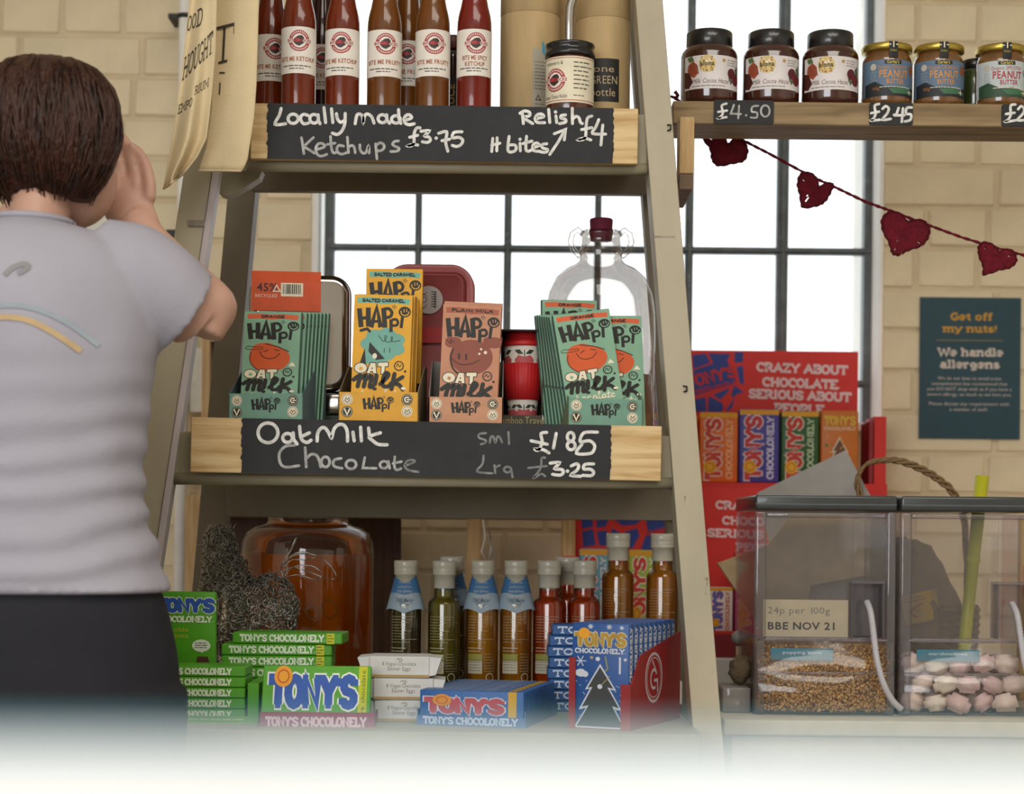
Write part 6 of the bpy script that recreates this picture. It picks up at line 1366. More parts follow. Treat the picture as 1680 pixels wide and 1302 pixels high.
kb = MB(); r_ = random.Random(5); bmk = bmesh.new(); bmesh.ops.create_icosphere(bmk, subdivisions=3, radius=1)
for v in bmk.verts:
    k = 1+.28*noise.noise(v.co*2.2)+.10*noise.noise(v.co*6); v.co = Vector((v.co.x*S(19, 2.74)*k, v.co.y*S(17, 2.74)*k, v.co.z*S(24, 2.74)*k))
bmk.verts.index_update(); kb.add([v.co[:] for v in bmk.verts], [[v.index for v in f.verts] for f in bmk.faces], mat('brown_hessian', 0x6e5d48, .9, var=.1, bump=1, bscale=200), None, True); zmin = min(v.co.z for v in bmk.verts); bmk.free()
o = kb.build('knotted_bag_neck', None, (P(1216, 1100, 2.76).x, 2.765, zC+hz+.0008-zmin)); tag(o, 'crumpled brown hessian knot on the small box left of the dispensers', 'bag')
sc_ = empty('scoop', (P(1222, 1040, 2.90).x, 2.90, zC), label='grey scoop handle and pale card standing left of the dispensers', cat='scoop')
zz = lambda y: P(1220, y, 2.90).z-zC
MB().box(-.012, .008, 0, .012, .0003, zz(1060), C(0xc8b48c)).build('handle', sc_); MB().lathe([(.006, 0), (.017, .006), (.018, .016), (.010, .022), (.002, .023)], C(0x8a8880), 20, (-.002, .006, zz(1058))).build('scoop_head', sc_)
M_clr = thin_glass('clear_plastic', (.97, .965, .965, 1), gloss=.3, edge=(.66, .63, .69, 1), dust=.05, rough=.09)
M_clr2 = thin_glass('clear_plastic_thick', (.82, .79, .84, 1), gloss=.6, edge=(.36, .32, .44, 1), dust=.10)
M_lid = mat('grey_lid', 0x3a3d3d, .3, var=.03, coat=.3)
DD = 2.70
def zq(y): return P(1400, y, DD).z-zC
def dispenser(px0, px1, label, text):
    u = S(1, DD); W_ = (px1-px0)*u; t = empty('food_dispenser', (P((px0+px1)/2, 1100, DD).x, DD, zC+.0004), label=label, cat='dispenser'); hw = W_/2; dp = .23; th = .003
    # body shell: floor, back and sides
    m = MB(); m.box(-hw, hw, .012, dp, 0, th, M_clr2); m.box(-hw, hw, dp-th, dp, th, zq(840), M_clr); m.box(-hw, -hw+th, .012, dp-th, th, zq(840), M_clr); m.box(hw-th, hw, .012, dp-th, th, zq(840), M_clr)
    m.build('body_shell', t)
    # front frame pillars and rails (thick clear plastic)
    m = MB(); pw = 15*u
    m.box(-hw, -hw+pw*1.2, -.002, .012, 0, zq(840), M_clr2, b=.003, seg=3); m.box(hw-pw, hw, -.002, .012, 0, zq(840), M_clr2, b=.003, seg=3)
    m.box(-hw+pw*1.2, hw-pw, .0, .011, zq(1053), zq(1046), M_clr2, b=.002, seg=2); m.box(-hw+pw*1.2, hw-pw, .0, .011, zq(850), zq(842), M_clr2, b=.002, seg=2)
    m.build('front_frame', t)
    # upper front pane with a recess for the tether
    xr0 = -hw+(1398-1237)*u*1.0; xr1 = -hw+(1446-1237)*u
    m = MB(); m.box(-hw+pw*1.2, xr0, .004, .0065, zq(1046), zq(850), M_clr); m.box(xr0, hw-pw, .004, .0065, zq(958), zq(850), M_clr); m.box(xr1, hw-pw, .004, .0065, zq(1046), zq(958), M_clr); m.build('front_pane', t)
    m = MB(); 
    for a, c, z0_, z1_ in ((xr0-.003, xr0, 1046, 958), (xr1, xr1+.003, 1046, 958)): m.box(a, c, -.004, .035, zq(z0_), zq(z1_), M_clr2, b=.001)
    m.box(xr0-.003, xr1+.003, -.004, .035, zq(958), zq(953), M_clr2, b=.001); m.box(xr0, xr1, .033, .035, zq(1046), zq(958), M_clr2); m.build('tether_recess', t)
    # bowed lower flap
    n = 14; vs = []; fs = []; rows = [(1050, 0), (1075, .006), (1103, .014), (1108, .018), (1140, .022), (1168, .018)]
    for (yy, bw) in rows:
        for i in range(n+1):
            a = -1+2*i/n; vs.append((a*(hw-.004), -.003-bw*.6-bw*.7*(1-a*a), max(zq(yy), .001)))
    for j in range(len(rows)-1):
        for i in range(n): q = j*(n+1)+i; fs.append((q, q+n+1, q+n+2, q+1))
    m = MB(); m.add(vs, fs, M_clr, None, True); m.tube([vs[2*(n+1)+i] for i in range(n+1)], .0018, M_clr2, n=8); m.tube([vs[i] for i in range(n+1)], .0015, M_clr2, n=8); m.build('lower_flap', t)
    # lid
    m = MB(); m.box(-hw-.001, hw+.001, -.004, dp+.004, zq(838), zq(813), M_lid, b=.004, seg=3); m.box(-hw, hw, -.0045, -.0039, zq(829), zq(827), C(0x5c6060)); m.build('lid', t)
    # label card
    m = MB()
    ax, bx_ = -hw+(1252-1237)*u, -hw+(1392-1237)*u
    if text: m.box(ax, bx_, .0068, .0078, zq(1046), zq(985), C(0xc8bb9c, .7))
    A = Art(u, -hw, zq(1046)+(1046-1046)*u); A.oy = zq(0+1046)+1046*u-0; A.oy = zq(1046)
    ink = C(0x2c2a2c); ink2 = C(0x7a7468)
    if text: A.sans('24p per 100g', 22, -38, 11, ink2, 0, w=104); A.sans('BBE NOV 21', 22, -12, 12, ink, 0, w=112, bold=1)
    if text: m.art(A, plane(.0066)); m.build('price_card', t)
    m = MB(); A = Art(u, -hw, zq(1082)); m.box(-hw+26*u, -hw+128*u, -.008, -.0074, zq(1083), zq(1064), C(0x3f7688)); A.sans('popping corn' if text else 'marshmallows', 77, -9, 5, C(0xc8d8dc), 0, w=64, align='c'); m.art(A, plane(-.0081)); m.build('brand_strip', t)
    # tether: a ribbed white cord
    pts = [(-hw+186*u, .008, zq(988)), (-hw+188*u, -.012, zq(1005)), (-hw+191*u, -.022, zq(1040)), (-hw+195*u, -.030, zq(1080)), (-hw+205*u, -.034, zq(1118)), (-hw+220*u, -.032, zq(1145)), (-hw+236*u, -.026, zq(1160))]
    P_ = [Vector(p) for p in pts]; o_ = []
    for i in range(len(P_)-1):
        p0, p1, p2, p3 = [P_[min(max(i+k-1, 0), len(P_)-1)] for k in range(4)]
        for k in range(16): tt = k/16; o_.append(.5*((2*p1)+(p2-p0)*tt+(2*p0-5*p1+4*p2-p3)*tt*tt+(3*p1-p0-3*p2+p3)*tt**3))
    MB().tube(o_, .004, mat('white_cord', 0xb8b4b8, .4, var=.03), n=10, radii=[.0040+.0009*(i % 2) for i in range(len(o_))]).build('tether', t)
    return t, hw, dp
d1, hw1, dp1 = dispenser(1237, 1468, 'left clear plastic food dispenser half full of popping corn, card reading BBE NOV 21', True)
d2, hw2, dp2 = dispenser(1476, 1712, 'right clear plastic food dispenser with pale chunky pieces, cut by the picture edge', False)
# popping corn kernels
r_ = random.Random(12); m = MB(); Ms = [mat('corn_%d' % i, c, .4, var=.08) for i, c in enumerate((0xb0803a, 0x9c6a28, 0xc49a58, 0xb89468))]
oc = [(1,0,0),(-1,0,0),(0,1,0),(0,-1,0),(0,0,1),(0,0,-1)]; of = [(0,2,4),(2,1,4),(1,3,4),(3,0,4),(2,0,5),(1,2,5),(3,1,5),(0,3,5)]
O1 = Vector(d1.location)
def kernel(x, y, z, s_, mm):
    Q = Matrix.Rotation(r_.uniform(0, 6.28), 3, Vector((r_.uniform(-1, 1), r_.uniform(-1, 1), r_.uniform(-1, 1))).normalized())
    m.add([Q @ Vector((a*s_, b_*s_*.8, c*s_*1.1))+Vector((x, y, z)) for a, b_, c in oc], of, mm, None, True)
ztop_ = zq(1062)
for i in range(5200):
    lay = r_.random()
    x = r_.uniform(-hw1+.007, hw1-.007)
    z = r_.uniform(.006, ztop_+.004*math.sin(x*40)); frac = z/ztop_
    a = x/(hw1-.004); y = -.000-.016*(1-a*a)*(.9 if frac < .75 else .3)+.010*(frac > .8)+r_.uniform(0, .014)+.003
    if z < ztop_*.62 and r_.random() < .5: mm = Ms[3] if r_.random() < .6 else Ms[2]
    else: mm = r_.choice(Ms[:3])
    kernel(x, y, z, r_.uniform(.0024, .0034), mm)
for i in range(1500): kernel(r_.uniform(-hw1+.007, hw1-.007), r_.uniform(.01, dp1-.01), ztop_+r_.uniform(-.004, .001), r_.uniform(.0026, .0036), r_.choice(Ms[:3]))
m.box(-hw1+.006, hw1-.006, .018, dp1-.006, .0045, ztop_-.004, Ms[0])
o = m.build('popping_corn', None, O1); tag(o, 'golden popping corn kernels filling the bottom of the left dispenser', 'popcorn kernels', kind='stuff')
# marshmallow chunks
mm_ = [mat('marsh_%d' % i, c, .8, var=.03) for i, c in enumerate((0xd8c4b8, 0xd0b4b0, 0xddd0c0))]; meshes = []
for s_ in range(5):
    bmk = bmesh.new(); bmesh.ops.create_cube(bmk, size=1)
    for v in bmk.verts: v.co = Vector((v.co.x*.034+r_.uniform(-.004, .004), v.co.y*.026+r_.uniform(-.004, .004), v.co.z*.024+r_.uniform(-.004, .004)))
    bmesh.ops.bevel(bmk, geom=bmk.edges[:], offset=.006, segments=3, affect='EDGES'); me = bpy.data.meshes.new('marshmallow'); bmk.to_mesh(me); bmk.free()
    me.materials.append(mm_[s_ % 3]); me.polygons.foreach_set('use_smooth', [True]*len(me.polygons)); meshes.append(me)
O2 = Vector(d2.location); k = 0
for row in range(3):
    for col in range(6):
        for dep in range(2):
            x = -hw2+.022+col*.0325+.012*(row % 2); 
            if x > hw2-.02: continue
            o = bpy.data.objects.new('marshmallow', meshes[k % 5]); COL.objects.link(o); k += 1
            o.location = O2+Vector((x, .022+dep*.036-.012*(1-(x/hw2)**2)*(dep == 0), .018+row*.027)); o.rotation_euler = (r_.uniform(-.5, .5), r_.uniform(-.5, .5), r_.uniform(-.9, .9))
            tag(o, 'pale pink and cream chunky piece among those filling the right dispenser', 'sweet', 'pale chunks in the right dispenser')
# things standing behind the dispensers
def sheet(name, pts, D, th, mt, label, cat, lean=0.0):
    c = P(sum(p[0] for p in pts)/len(pts), max(p[1] for p in pts), D); q = [P(x, y, D) for x, y in pts]; zb = min(p.z for p in q); zmx = max(p.z for p in q)
    m = MB(); m.prism([(p.x-c.x, p.z-zb) for p in q], 0, th, mt); o = m.build(name, None, (c.x, D, zb), (R(-lean), 0, 0)); return tag(o, label, cat)
sheet('grey_card', [(1243,808),(1388,738),(1436,828),(1474,905),(1440,1050),(1330,1172)], 3.03, .004, C(0x9a9691, .8), 'plain grey card corner rising above the left dispenser lid', 'card').location.z
kbag = sheet('kraft_bag', [(1178,924),(1262,893),(1300,842),(1448,846),(1452,938),(1330,960),(1300,1110),(1240,1015)], 2.975, .02, mat('kraft_bag', 0xc4a97e, .85, var=.05, bump=.3, bscale=20), 'folded brown kraft bag behind the left dispenser', 'bag')
bk = empty('gift_basket', on(1530, 2.99, zC), label='brown wicker basket with an arched handle behind the right dispenser', cat='basket')
M_wk = wood('wicker', 0x8a6c44, 0x5c4428, along='x', scale=30, bump=.6)
zz = lambda y: P(1530, y, 2.99).z-zC; u = S(1, 2.99)
m = MB()
for j in range(13):
    z_ = .004+j*.0115; rr_ = u*(58+12*math.sin(j/12*1.6)); m.tube([(rr_*math.cos(2*math.pi*i/32), rr_*.8*math.sin(2*math.pi*i/32), z_+.0016*(-1)**i) for i in range(33)], .006, M_wk, n=6)
m.build('basket_body', bk)
m = MB()
hp = [(-118*u, zz(838)), (-118*u, zz(766)), (-96*u, zz(757)), (-60*u, zz(756)), (-25*u, zz(768)), (5*u, zz(785)), (32*u, zz(810)), (50*u, zz(860)), (56*u, .15)]
hp = [(-60*u, .15), (-100*u, zz(860)), (-126*u, zz(800)), (-118*u, zz(768))]+hp[2:]
for ph in (0, 2.1, 4.2):
    pts = []
    for i in range(len(hp)-1):
        p0, p1, p2, p3 = [Vector(hp[min(max(i+k-1, 0), len(hp)-1)]) for k in range(4)]
        for k in range(8):
            t = k/8; q = .5*((2*p1)+(p2-p0)*t+(2*p0-5*p1+4*p2-p3)*t*t+(3*p1-p0-3*p2+p3)*t**3); g = (i*8+k)*.55+ph; pts.append((q.x+.003*math.cos(g), .003*math.sin(g), q.y+.003*math.cos(g)))
    m.tube(pts, .0026, M_wk, n=6)
m.build('basket_handle', bk)
# crinkled brown paper with a yellow label in the basket
bmk = bmesh.new(); bmesh.ops.create_icosphere(bmk, subdivisions=4, radius=1)
for v in bmk.verts:
    k = 1+.25*noise.noise(v.co*1.8+Vector((3, 1, 2)))+.08*noise.noise(v.co*6); v.co = Vector((v.co.x*u*58*k*(1-.35*max(0, v.co.z)), v.co.y*u*40*k, v.co.z*u*132*k))
zmin = min(v.co.z for v in bmk.verts); bmk.verts.index_update()
pb_ = empty('snack_bag', on(1512, 2.97, zC+.003)+Vector((0, 0, -zmin)), (0, R(-14), 0), 'crinkled brown paper bag with a yellow label behind the right dispenser', 'bag')
MB().add([v.co[:] for v in bmk.verts], [[v.index for v in f.verts] for f in bmk.faces], mat('brown_paper', 0x7d6547, .7, var=.08, bump=.5, bscale=30), None, True).build('bag_body', pb_); bmk.free()
A = Art(u, 0, 0); A = Art(u, -8*u, 0*u); A.rect(-30, -34, 28, 14, C(0xd0a81c), 0, n=6); A.poly([(-24,-6),(0,-18),(22,-12),(10,0),(-12,6)], C(0xc0542a), 1); A.lines(-24, -28, 20, 2, 5, 2, C(0x9a3424), 1, seed=2)
MB().art(A, lambda x, z, ly: (x, -u*43-.002+abs(x)*.3-2e-4*ly, z)).build('yellow_label', pb_)
# yellow bamboo stick
sk = empty('bamboo_stick', on(1572, 2.90, zC), (0, 0, 0), 'yellow-green bamboo stick leaning behind the right dispenser', 'stick')
zz = lambda y: P(1572, y, 2.90).z-zC; u = S(1, 2.90)
a_ = Vector((0, 0, .0005)); b_ = Vector((36*u, 0, zz(780))); d_ = b_-a_; pts = [a_+d_*t for t in (0, .25, .255, .27, .275, .62, .625, .64, .645, 1)]
MB().tube(pts, 1, mat('bamboo', 0xb4b228, .4, var=.08, nscale=8), n=16, radii=[.0088, .009, .0102, .0102, .0092, .0092, .0106, .0106, .0095, .0105]).build('stem', sk)
sheet('white_card_triangle', [(1478,1000),(1490,988),(1560,1048),(1478,1052)], 2.952, .003, C(0xb8b4ae), 'small pale card triangle behind the right dispenser', 'card')
sw = empty('bright_packet', on(1690, 2.99, zC), label='orange and yellow packet at the right picture edge behind the dispenser', cat='packet')
u = S(1, 2.99); MB().box(-18*u, 40*u, 0, .02, .0004, P(1690, 848, 2.99).z-zC, C(0xd8b040), b=.003, seg=2).art((lambda A: (A.rect(-14, -220, 30, -170, C(0xc8502c), 0), A.rect(-14, -120, 30, -80, C(0xc8502c), 0), A)[2])(Art(u, 0, 0)), plane(0)).build('packet_body', sw)

# ------------------------------------------------------------------ person seen from behind
PD = 2.20
M_skin = mat('skin', 0xc49a86, .5, var=.03, nscale=8); M_skin.node_tree.nodes['Principled BSDF'].inputs['Subsurface Weight'].default_value = 0.15
M_skin.node_tree.nodes['Principled BSDF'].inputs['Subsurface Radius'].default_value = (.01, .004, .002)
M_shirt = mat('tshirt_jersey', 0xa5a2ac, .9, var=.02, nscale=8, bump=.15, bscale=300); M_trs = mat('dark_trousers', 0x1d1d24, .85, var=.06, nscale=10, bump=.2, bscale=60)
M_hair = mat('auburn_hair', 0x3a1d10, .42, var=.22, nscale=16, bump=.9, bscale=60, stretch=(5, 5, .7))
pr = empty('person', (P(55, 900, PD).x, PD, 0), label='person in a light grey t-shirt and dark trousers seen from behind, hand at face', cat='person')
PO_ = Vector(pr.location)
def pp(x, y, d=0.0): return P(x, y, PD)+Vector((0, d, 0))-PO_
def ring_loft(m, rings, mt, n=36, wr=None):
    """rings: centre vector, half width x, half depth y, axis (optional direction)"""
    vs = []; fs = []
    for j, (c, rx, ry, ax) in enumerate(rings):
        if ax is None: X, Y = Vector((1, 0, 0)), Vector((0, 1, 0))
        else:
            ax = Vector(ax).normalized(); X = Vector((0, 1, 0)).cross(ax).normalized(); Y = ax.cross(X)
        for k in range(n):
            a = 2*math.pi*k/n; ca, sa = math.cos(a), math.sin(a); f = 1+(wr(j, a) if wr else 0)
            vs.append(c+X*(rx*ca*f)+Y*(ry*sa*f))
    for j in range(len(rings)-1):
        for k in range(n): q = j*n+k; w_ = j*n+(k+1) % n; fs.append((q, w_, w_+n, q+n))
    fs.append(list(range(n))[::-1]); fs.append([(len(rings)-1)*n+k for k in range(n)])
    m.add(vs, fs, mt, None, True)
def dense(rings, k=4):
    out = []
    for i in range(len(rings)-1):
        for q in range(k):
            t = q/k; p = [rings[min(max(i+j-1, 0), len(rings)-1)] for j in range(4)]
            def cr(a, b, c, d): return .5*((2*b)+(c-a)*t+(2*a-5*b+4*c-d)*t*t+(3*b-a-3*c+d)*t**3)
            ax = None if p[1][3] is None else Vector(p[1][3]).lerp(Vector(p[2][3]) if p[2][3] is not None else Vector(p[1][3]), t)
            out.append((cr(p[0][0], p[1][0], p[2][0], p[3][0]), cr(p[0][1], p[1][1], p[2][1], p[3][1]), cr(p[0][2], p[1][2], p[2][2], p[3][2]), ax))
    out.append(rings[-1]); return out
def remesh(o, vox, smooth=4, f=.6):
    md = o.modifiers.new('remesh', 'REMESH'); md.mode = 'VOXEL'; md.voxel_size = vox; md.use_smooth_shade = True
    ms = o.modifiers.new('smooth', 'SMOOTH'); ms.iterations = smooth; ms.factor = f
U = S(1, PD)
sh_r = pp(214, 440, .0); el_ = pp(326, 520, .05); wr_ = pp(204, 362, .13); hd_ = pp(182, 328, .145)
sh_l = pp(-118, 440, .0); el_l = pp(-215, 620, .06); wr_l = pp(-110, 470, .22)
m = MB()
tor = [(pp(55, 372, .01), 42*U, .045, None), (pp(52, 392, .008), 105*U, .06, None), (pp(50, 420, .005), 165*U, .085, None), (pp(50, 480, 0), 182*U, .10, None), (pp(52, 600, 0), 170*U, .105, None), (pp(52, 740, 0), 158*U, .10, None), (pp(50, 860, 0), 166*U, .105, None), (pp(50, 980, 0), 196*U, .115, None), (pp(50, 1060, 0), 200*U, .11, None)]
ring_loft(m, dense(tor), M_skin)
ring_loft(m, [(pp(52, 400, .01), 52*U, .05, None), (pp(58, 360, .012), 48*U, .05, None), (pp(62, 310, .025), 46*U, .052, None), (pp(68, 260, .03), 46*U, .05, None)], M_skin)
def limb(m, pts, radii, mt=M_skin, n=20, flat=1.0):
    rg = []
    for i, p in enumerate(pts):
        a = pts[min(i+1, len(pts)-1)]-pts[max(i-1, 0)]; rg.append((p, radii[i], radii[i]*flat, tuple(a)))
    ring_loft(m, dense(rg, 4), mt, n)
limb(m, [sh_r+Vector((-.02, 0, 0)), sh_r.lerp(el_, .5), el_+Vector((-.012, 0, .004))], [.048, .043, .038])
limb(m, [el_+Vector((-.006, -.0, -.014)), el_+Vector((.002, .004, .012)), el_.lerp(wr_, .35)+Vector((.004, 0, .0)), el_.lerp(wr_, .7), wr_, hd_], [.026, .036, .037, .031, .025, .024])
limb(m, [sh_l, sh_l.lerp(el_l, .5), el_l], [.05, .044, .037]); limb(m, [el_l, el_l.lerp(wr_l, .4), wr_l], [.037, .037, .025])
# skull, jaw, nose, ear
def ball(m, c, rx, ry, rz, mt=M_skin, n=24, rot=None):
    vs = []; fs = []; k = 14
    for j in range(k+1):
        th = math.pi*j/k
        for i in range(n):
            a = 2*math.pi*i/n; v = Vector((rx*math.sin(th)*math.cos(a), ry*math.sin(th)*math.sin(a), rz*math.cos(th)))
            if rot: v = rot @ v
            vs.append(c+v)
    for j in range(k):
        for i in range(n): q = j*n+i; w_ = j*n+(i+1) % n; fs.append((q, q+n, w_+n, w_))
    m.add(vs, fs, mt, None, True)
HC = pp(72, 205, .035); FW = Vector((.42, .90, -.05)).normalized(); RT = Vector((.90, -.42, 0)).normalized(); UPV = Vector((0, 0, 1))
ball(m, HC+Vector((0, 0, .0)), .064, .078, .074); ball(m, HC+FW*.045-UPV*.045, .050, .052, .060); ball(m, HC+FW*.105-UPV*.028, .012, .016, .020)
for s_ in (-1, 1): ball(m, HC+RT*(.072*s_)-UPV*.02+FW*.0, .008, .018, .030)
# hand: palm, four fingers and a thumb curled at the face
hv = (hd_-wr_).normalized(); PALM = hd_+Vector((-.012, .006, .020)); limb(m, [wr_, hd_, PALM, PALM+Vector((-.010, .004, .026))], [.024, .028, .031, .027], flat=.55)
for i in range(4):
    b0_ = PALM+Vector((-.026+.0185*i, .004-.004*i, .030-.004*abs(i-1.5))); L_ = (.066, .074, .070, .055)[i]
    q = [b0_-Vector((0, 0, .018)), b0_, b0_+Vector((-.006, .006, L_*.42)), b0_+Vector((-.016, .010, L_*.75)), b0_+Vector((-.028, .008, L_*.92))]
    limb(m, q, [.0080, .0078, .0074, .0068, .0058], n=12)
limb(m, [hd_+Vector((-.012, .004, .004)), hd_+Vector((-.036, .010, .020)), hd_+Vector((-.050, .010, .042)), hd_+Vector((-.052, .010, .058))], [.012, .0105, .0092, .0075], n=12)
# left hand at the far side of the face
limb(m, [wr_l, wr_l+Vector((.02, 0, .04)), wr_l+Vector((.03, 0, .08))], [.024, .032, .028], flat=.55)
for i in range(4): b0_ = wr_l+Vector((.012+.016*i, 0, .085)); limb(m, [b0_-Vector((0, 0, .02)), b0_, b0_+Vector((.005, .006, .03)), b0_+Vector((.016, .008, .055))], [.0088, .0086, .008, .0066], n=12)
limb(m, [wr_l+Vector((.03, 0, .03)), wr_l+Vector((.06, 0, .05)), wr_l+Vector((.07, 0, .075))], [.011, .010, .0075], n=12)
# legs
for s_ in (-1, 1):
    hx = pp(50+s_*95, 1060, 0); hx.z = min(hx.z, .93); limb(m, [Vector((hx.x, 0, hx.z-.02)), Vector((hx.x+s_*.005, 0, .50)), Vector((hx.x+s_*.01, .0, .10))], [.085, .055, .038])
bd = m.build('body', pr); remesh(bd, .0034, 3)
# eyes, brows, mouth on the far side of the face
m = MB()
for s_ in (-1, 1): ball(m, HC+FW*.068+RT*(.030*s_)+UPV*.0, .011, .011, .009, C(0xe8e0d8, .3), 14); ball(m, HC+FW*.0755+RT*(.030*s_), .0055, .0055, .0055, C(0x3a2a20, .2), 12)
m.build('eyes', pr)['label'] = 'brown eyes'
m = MB(); ball(m, HC+FW*.089-UPV*.062, .020, .008, .007, C(0xa8584c), 14); m.build('mouth', pr)
# hair: bob with strands
m = MB(); n = 72; rings = []; prof = [(84, .05, .0), (90, .42, .01), (104, .68, .0), (130, .88, .0), (165, .99, .0), (205, 1.03, .0), (240, 1.0, 0), (270, .92, 0), (295, .80, 0), (312, .68, 0), (322, .60, 0)]
vs = []; fs = []
pd = []
for i in range(len(prof)-1):
    for k in range(4): t = k/4; pd.append(tuple(a+(b__-a)*t for a, b__ in zip(prof[i], prof[i+1])))
pd.append(prof[-1])
for j, (y, f, _) in enumerate(pd):
    for k in range(n):
        a = 2*math.pi*k/n; c = HC.copy(); c.z = pp(70, y).z
        sway = (y-84)/240
        X = math.cos(a)*.080*f; Y = math.sin(a)*.094*f
        st = 1+.035*noise.noise(Vector((math.cos(a)*3.2, math.sin(a)*3.2, sway*1.3+a*0)))+.018*math.sin(a*23+3*noise.noise(Vector((a, sway*2, 0))))*min(1, f*1.5)
        front = math.sin(a) > .35 and y > 150
        if front: st *= 1-.30*min(1, (y-150)/50)*(math.sin(a)-.35)/.65
        v = Vector((X*st, Y*st, 0)); ang = -.43; v = Vector((v.x*math.cos(ang)-v.y*math.sin(ang), v.x*math.sin(ang)+v.y*math.cos(ang), 0))
        vs.append(c+v+Vector((0, -.004, .003*noise.noise(Vector((k*.4, j*.1, 2))))))
for j in range(len(pd)-1):
    for k in range(n): q = j*n+k; w_ = j*n+(k+1) % n; fs.append((q, q+n, w_+n, w_))
fs.append(list(range(n))); fs.append([(len(pd)-1)*n+k for k in range(n)][::-1])
m.add(vs, fs, M_hair, None, True); hr = m.build('hair', pr)
m = MB(); r_ = random.Random(21)
for i in range(240):
    a = r_.uniform(math.pi*1.02, math.pi*2.1); pts = []; f0 = r_.uniform(1.0, 1.03); y0_ = r_.uniform(95, 200); y1_ = r_.uniform(280, 335)
    for q in range(8):
        y = y0_+(y1_-y0_)*q/7; f = 1
        for (p0, p1) in zip(prof, prof[1:]):
            if p0[0] <= y <= p1[0]: f = p0[1]+(p1[1]-p0[1])*(y-p0[0])/(p1[0]-p0[0])
        if y > 322: f = .60
        aa = a+.05*math.sin(q*.8+i); X = math.cos(aa)*.0815*f*f0; Y = math.sin(aa)*.0955*f*f0; ang = -.43
        pts.append(Vector((HC.x+X*math.cos(ang)-Y*math.sin(ang), HC.y-.004+X*math.sin(ang)+Y*math.cos(ang), pp(70, y).z)))
    m.tube(pts, .0012, M_hair, n=4, radii=[.0008, .0016, .0018, .0018, .0016, .0014, .001, .0005])
o = m.build('hair_strands', pr); o['kind'] = 'stuff'
# t-shirt
def wr(j, a):
    return 0
m = MB()
st = [(pp(48, 366, .01), 66*U, .062, None), (pp(48, 376, .008), 100*U, .075, None), (pp(48, 392, .006), 150*U, .088, None), (pp(48, 425, .004), 186*U, .104, None), (pp(48, 480, 0), 204*U, .118, None), (pp(50, 560, 0), 208*U, .123, None), (pp(50, 640, 0), 198*U, .122, None), (pp(50, 720, 0), 187*U, .118, None), (pp(50, 800, 0), 184*U, .118, None), (pp(50, 860, 0), 194*U, .122, None), (pp(50, 920, 0), 212*U, .128, None), (pp(50, 962, 0), 221*U, .132, None), (pp(50, 970, 0), 221*U, .132, None)]
sd_ = dense(st, 9); NJ = len(sd_)
def wrk(j, a):
    z = sd_[j][0].z; y = (HY-(z-ZC)*F/PD); s = 0
    # folds that fan from the waist, plus soft horizontal creases near the hem
    if y > 560:
        t = min(1, (y-560)/250); s += t*.026*math.sin((y*.11)+2.6*math.cos(a-.6)+1.6*noise.noise(Vector((math.cos(a)*1.5, math.sin(a)*1.5, y*.01))))
    s += .024*noise.noise(Vector((math.cos(a)*2.0, math.sin(a)*2.0, y*.012)))
    return s
ring_loft(m, sd_, M_shirt, n=96, wr=wrk)
limb(m, [pp(150, 425, .0), pp(205, 446, .005), sh_r.lerp(el_, .38)+Vector((0, 0, -.006)), sh_r.lerp(el_, .66)+Vector((.0, 0, -.008)), sh_r.lerp(el_, .69)+Vector((.0, 0, -.008))], [.050, .060, .060, .056, .056], M_shirt, 40)
limb(m, [pp(-40, 425), sh_l, sh_l.lerp(el_l, .4), sh_l.lerp(el_l, .6)], [.052, .064, .063, .060], M_shirt, 40)
tsh = m.build('tshirt', pr); remesh(tsh, .005, 2, .5)
m = MB(); rg = []
for q in range(41): a = 2*math.pi*q/40; rg.append(pp(48, 366, .01)+Vector((66*U*math.cos(a), .062*math.sin(a), .002)))
m.tube(rg, .004, M_shirt, n=8); m.build('neckband', pr)
# printed arcs on the back, wrapped on the shirt
def printed(name, pts2, wpx, mt):
    m = MB(); A = Art(1, 0, 0); A.t = lambda p: p; A.smooth = True
    q = [pp(x, y) for x, y in pts2]; A.stroke([(p.x, p.z) for p in q], wpx*U, mt, 0, cap=False)
    m.art(A, lambda x, z, ly: (x, -.20, z)); o = m.build(name, pr)
    sb = o.modifiers.new('sub', 'SUBSURF'); sb.subdivision_type = 'SIMPLE'; sb.levels = 2; sb.render_levels = 2
    md = o.modifiers.new('wrap', 'SHRINKWRAP'); md.target = tsh; md.wrap_method = 'PROJECT'; md.use_project_y = True; md.use_project_x = False; md.use_project_z = False; md.use_negative_direction = False; md.use_positive_direction = True; md.offset = -.0012
    md.wrap_mode = 'ABOVE_SURFACE'; md.offset = .0012; return o
printed('printed_arc', [(-30,560),(10,545),(50,540),(90,545),(130,565),(165,590)], 9, C(0xc0a57c, .9))['label'] = 'faded orange printed arc'
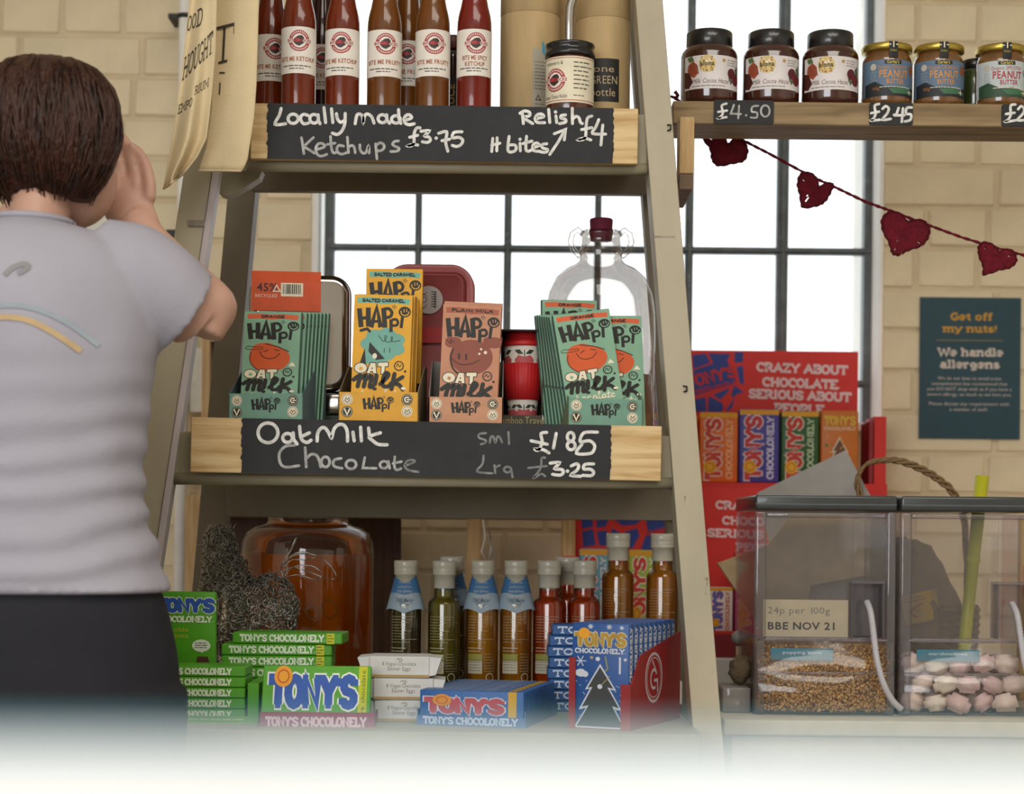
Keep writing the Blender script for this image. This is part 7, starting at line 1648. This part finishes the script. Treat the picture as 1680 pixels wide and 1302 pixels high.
printed('printed_arc', [(-20,540),(10,528),(50,522),(90,524),(130,538),(160,556),(190,580)], 8, C(0x98a2a8, .9))['label'] = 'faded blue-grey printed lettering arc'
printed('printed_mark', [(52,474),(64,462),(80,456),(86,462),(72,472)], 9, C(0x8c8a8c, .9))['label'] = 'small grey printed mark'
# trousers
m = MB(); tr = [(pp(50, 930, 0), 196*U, .112, None), (pp(50, 965, 0), 212*U, .118, None), (pp(50, 1010, 0), 226*U, .126, None), (pp(50, 1080, 0), 240*U, .13, None), (pp(50, 1160, 0), 248*U, .13, None), (pp(50, 1230, 0), 244*U, .125, None)]
ring_loft(m, dense(tr, 6), M_trs, n=72, wr=lambda j, a: .012*noise.noise(Vector((math.cos(a)*3, math.sin(a)*3, j*.15))))
for s_ in (-1, 1):
    hx = pp(50+s_*118, 1200, 0); limb(m, [Vector((hx.x, 0, hx.z+.05)), Vector((hx.x, 0, .62)), Vector((hx.x, 0, .45)), Vector((hx.x, .0, .08))], [.098, .09, .075, .062], M_trs, 32)
trs = m.build('trousers', pr); remesh(trs, .006, 3)
for s_ in (-1, 1):
    hx = pp(50+s_*118, 1200, 0); m = MB(); limb(m, [Vector((hx.x, -.06, .045)), Vector((hx.x, .0, .05)), Vector((hx.x, .09, .045)), Vector((hx.x, .17, .032)), Vector((hx.x, .20, .028))], [.035, .044, .044, .034, .02], C(0x2a2a2e), 20); m.build('shoe', pr)

# ------------------------------------------------------------------ blurred counter across the foreground
FD = .29; M_fg = mat('white_melamine', 0xf2f6fa, .4, var=.01); M_tl = mat('teal_edging', 0x5b98ac, .5, var=.02)
fz = P(840, 1199, FD).z
fg = empty('serving_counter', (0, .06, 0), label='out-of-focus white counter top with a pale teal edge across the bottom', cat='counter')
MB().box(-.45, .45, 0, FD-.06-.028, fz-.02, fz, M_fg, b=.002).build('countertop', fg)
MB().box(-.45, .45, FD-.06-.0278, FD-.06, fz-.02, fz-.0006, M_tl, b=.002).build('teal_edge', fg)
MB().box(-.44, .44, .02, FD-.09, 0, fz-.0205, M_fg).build('counter_body', fg)
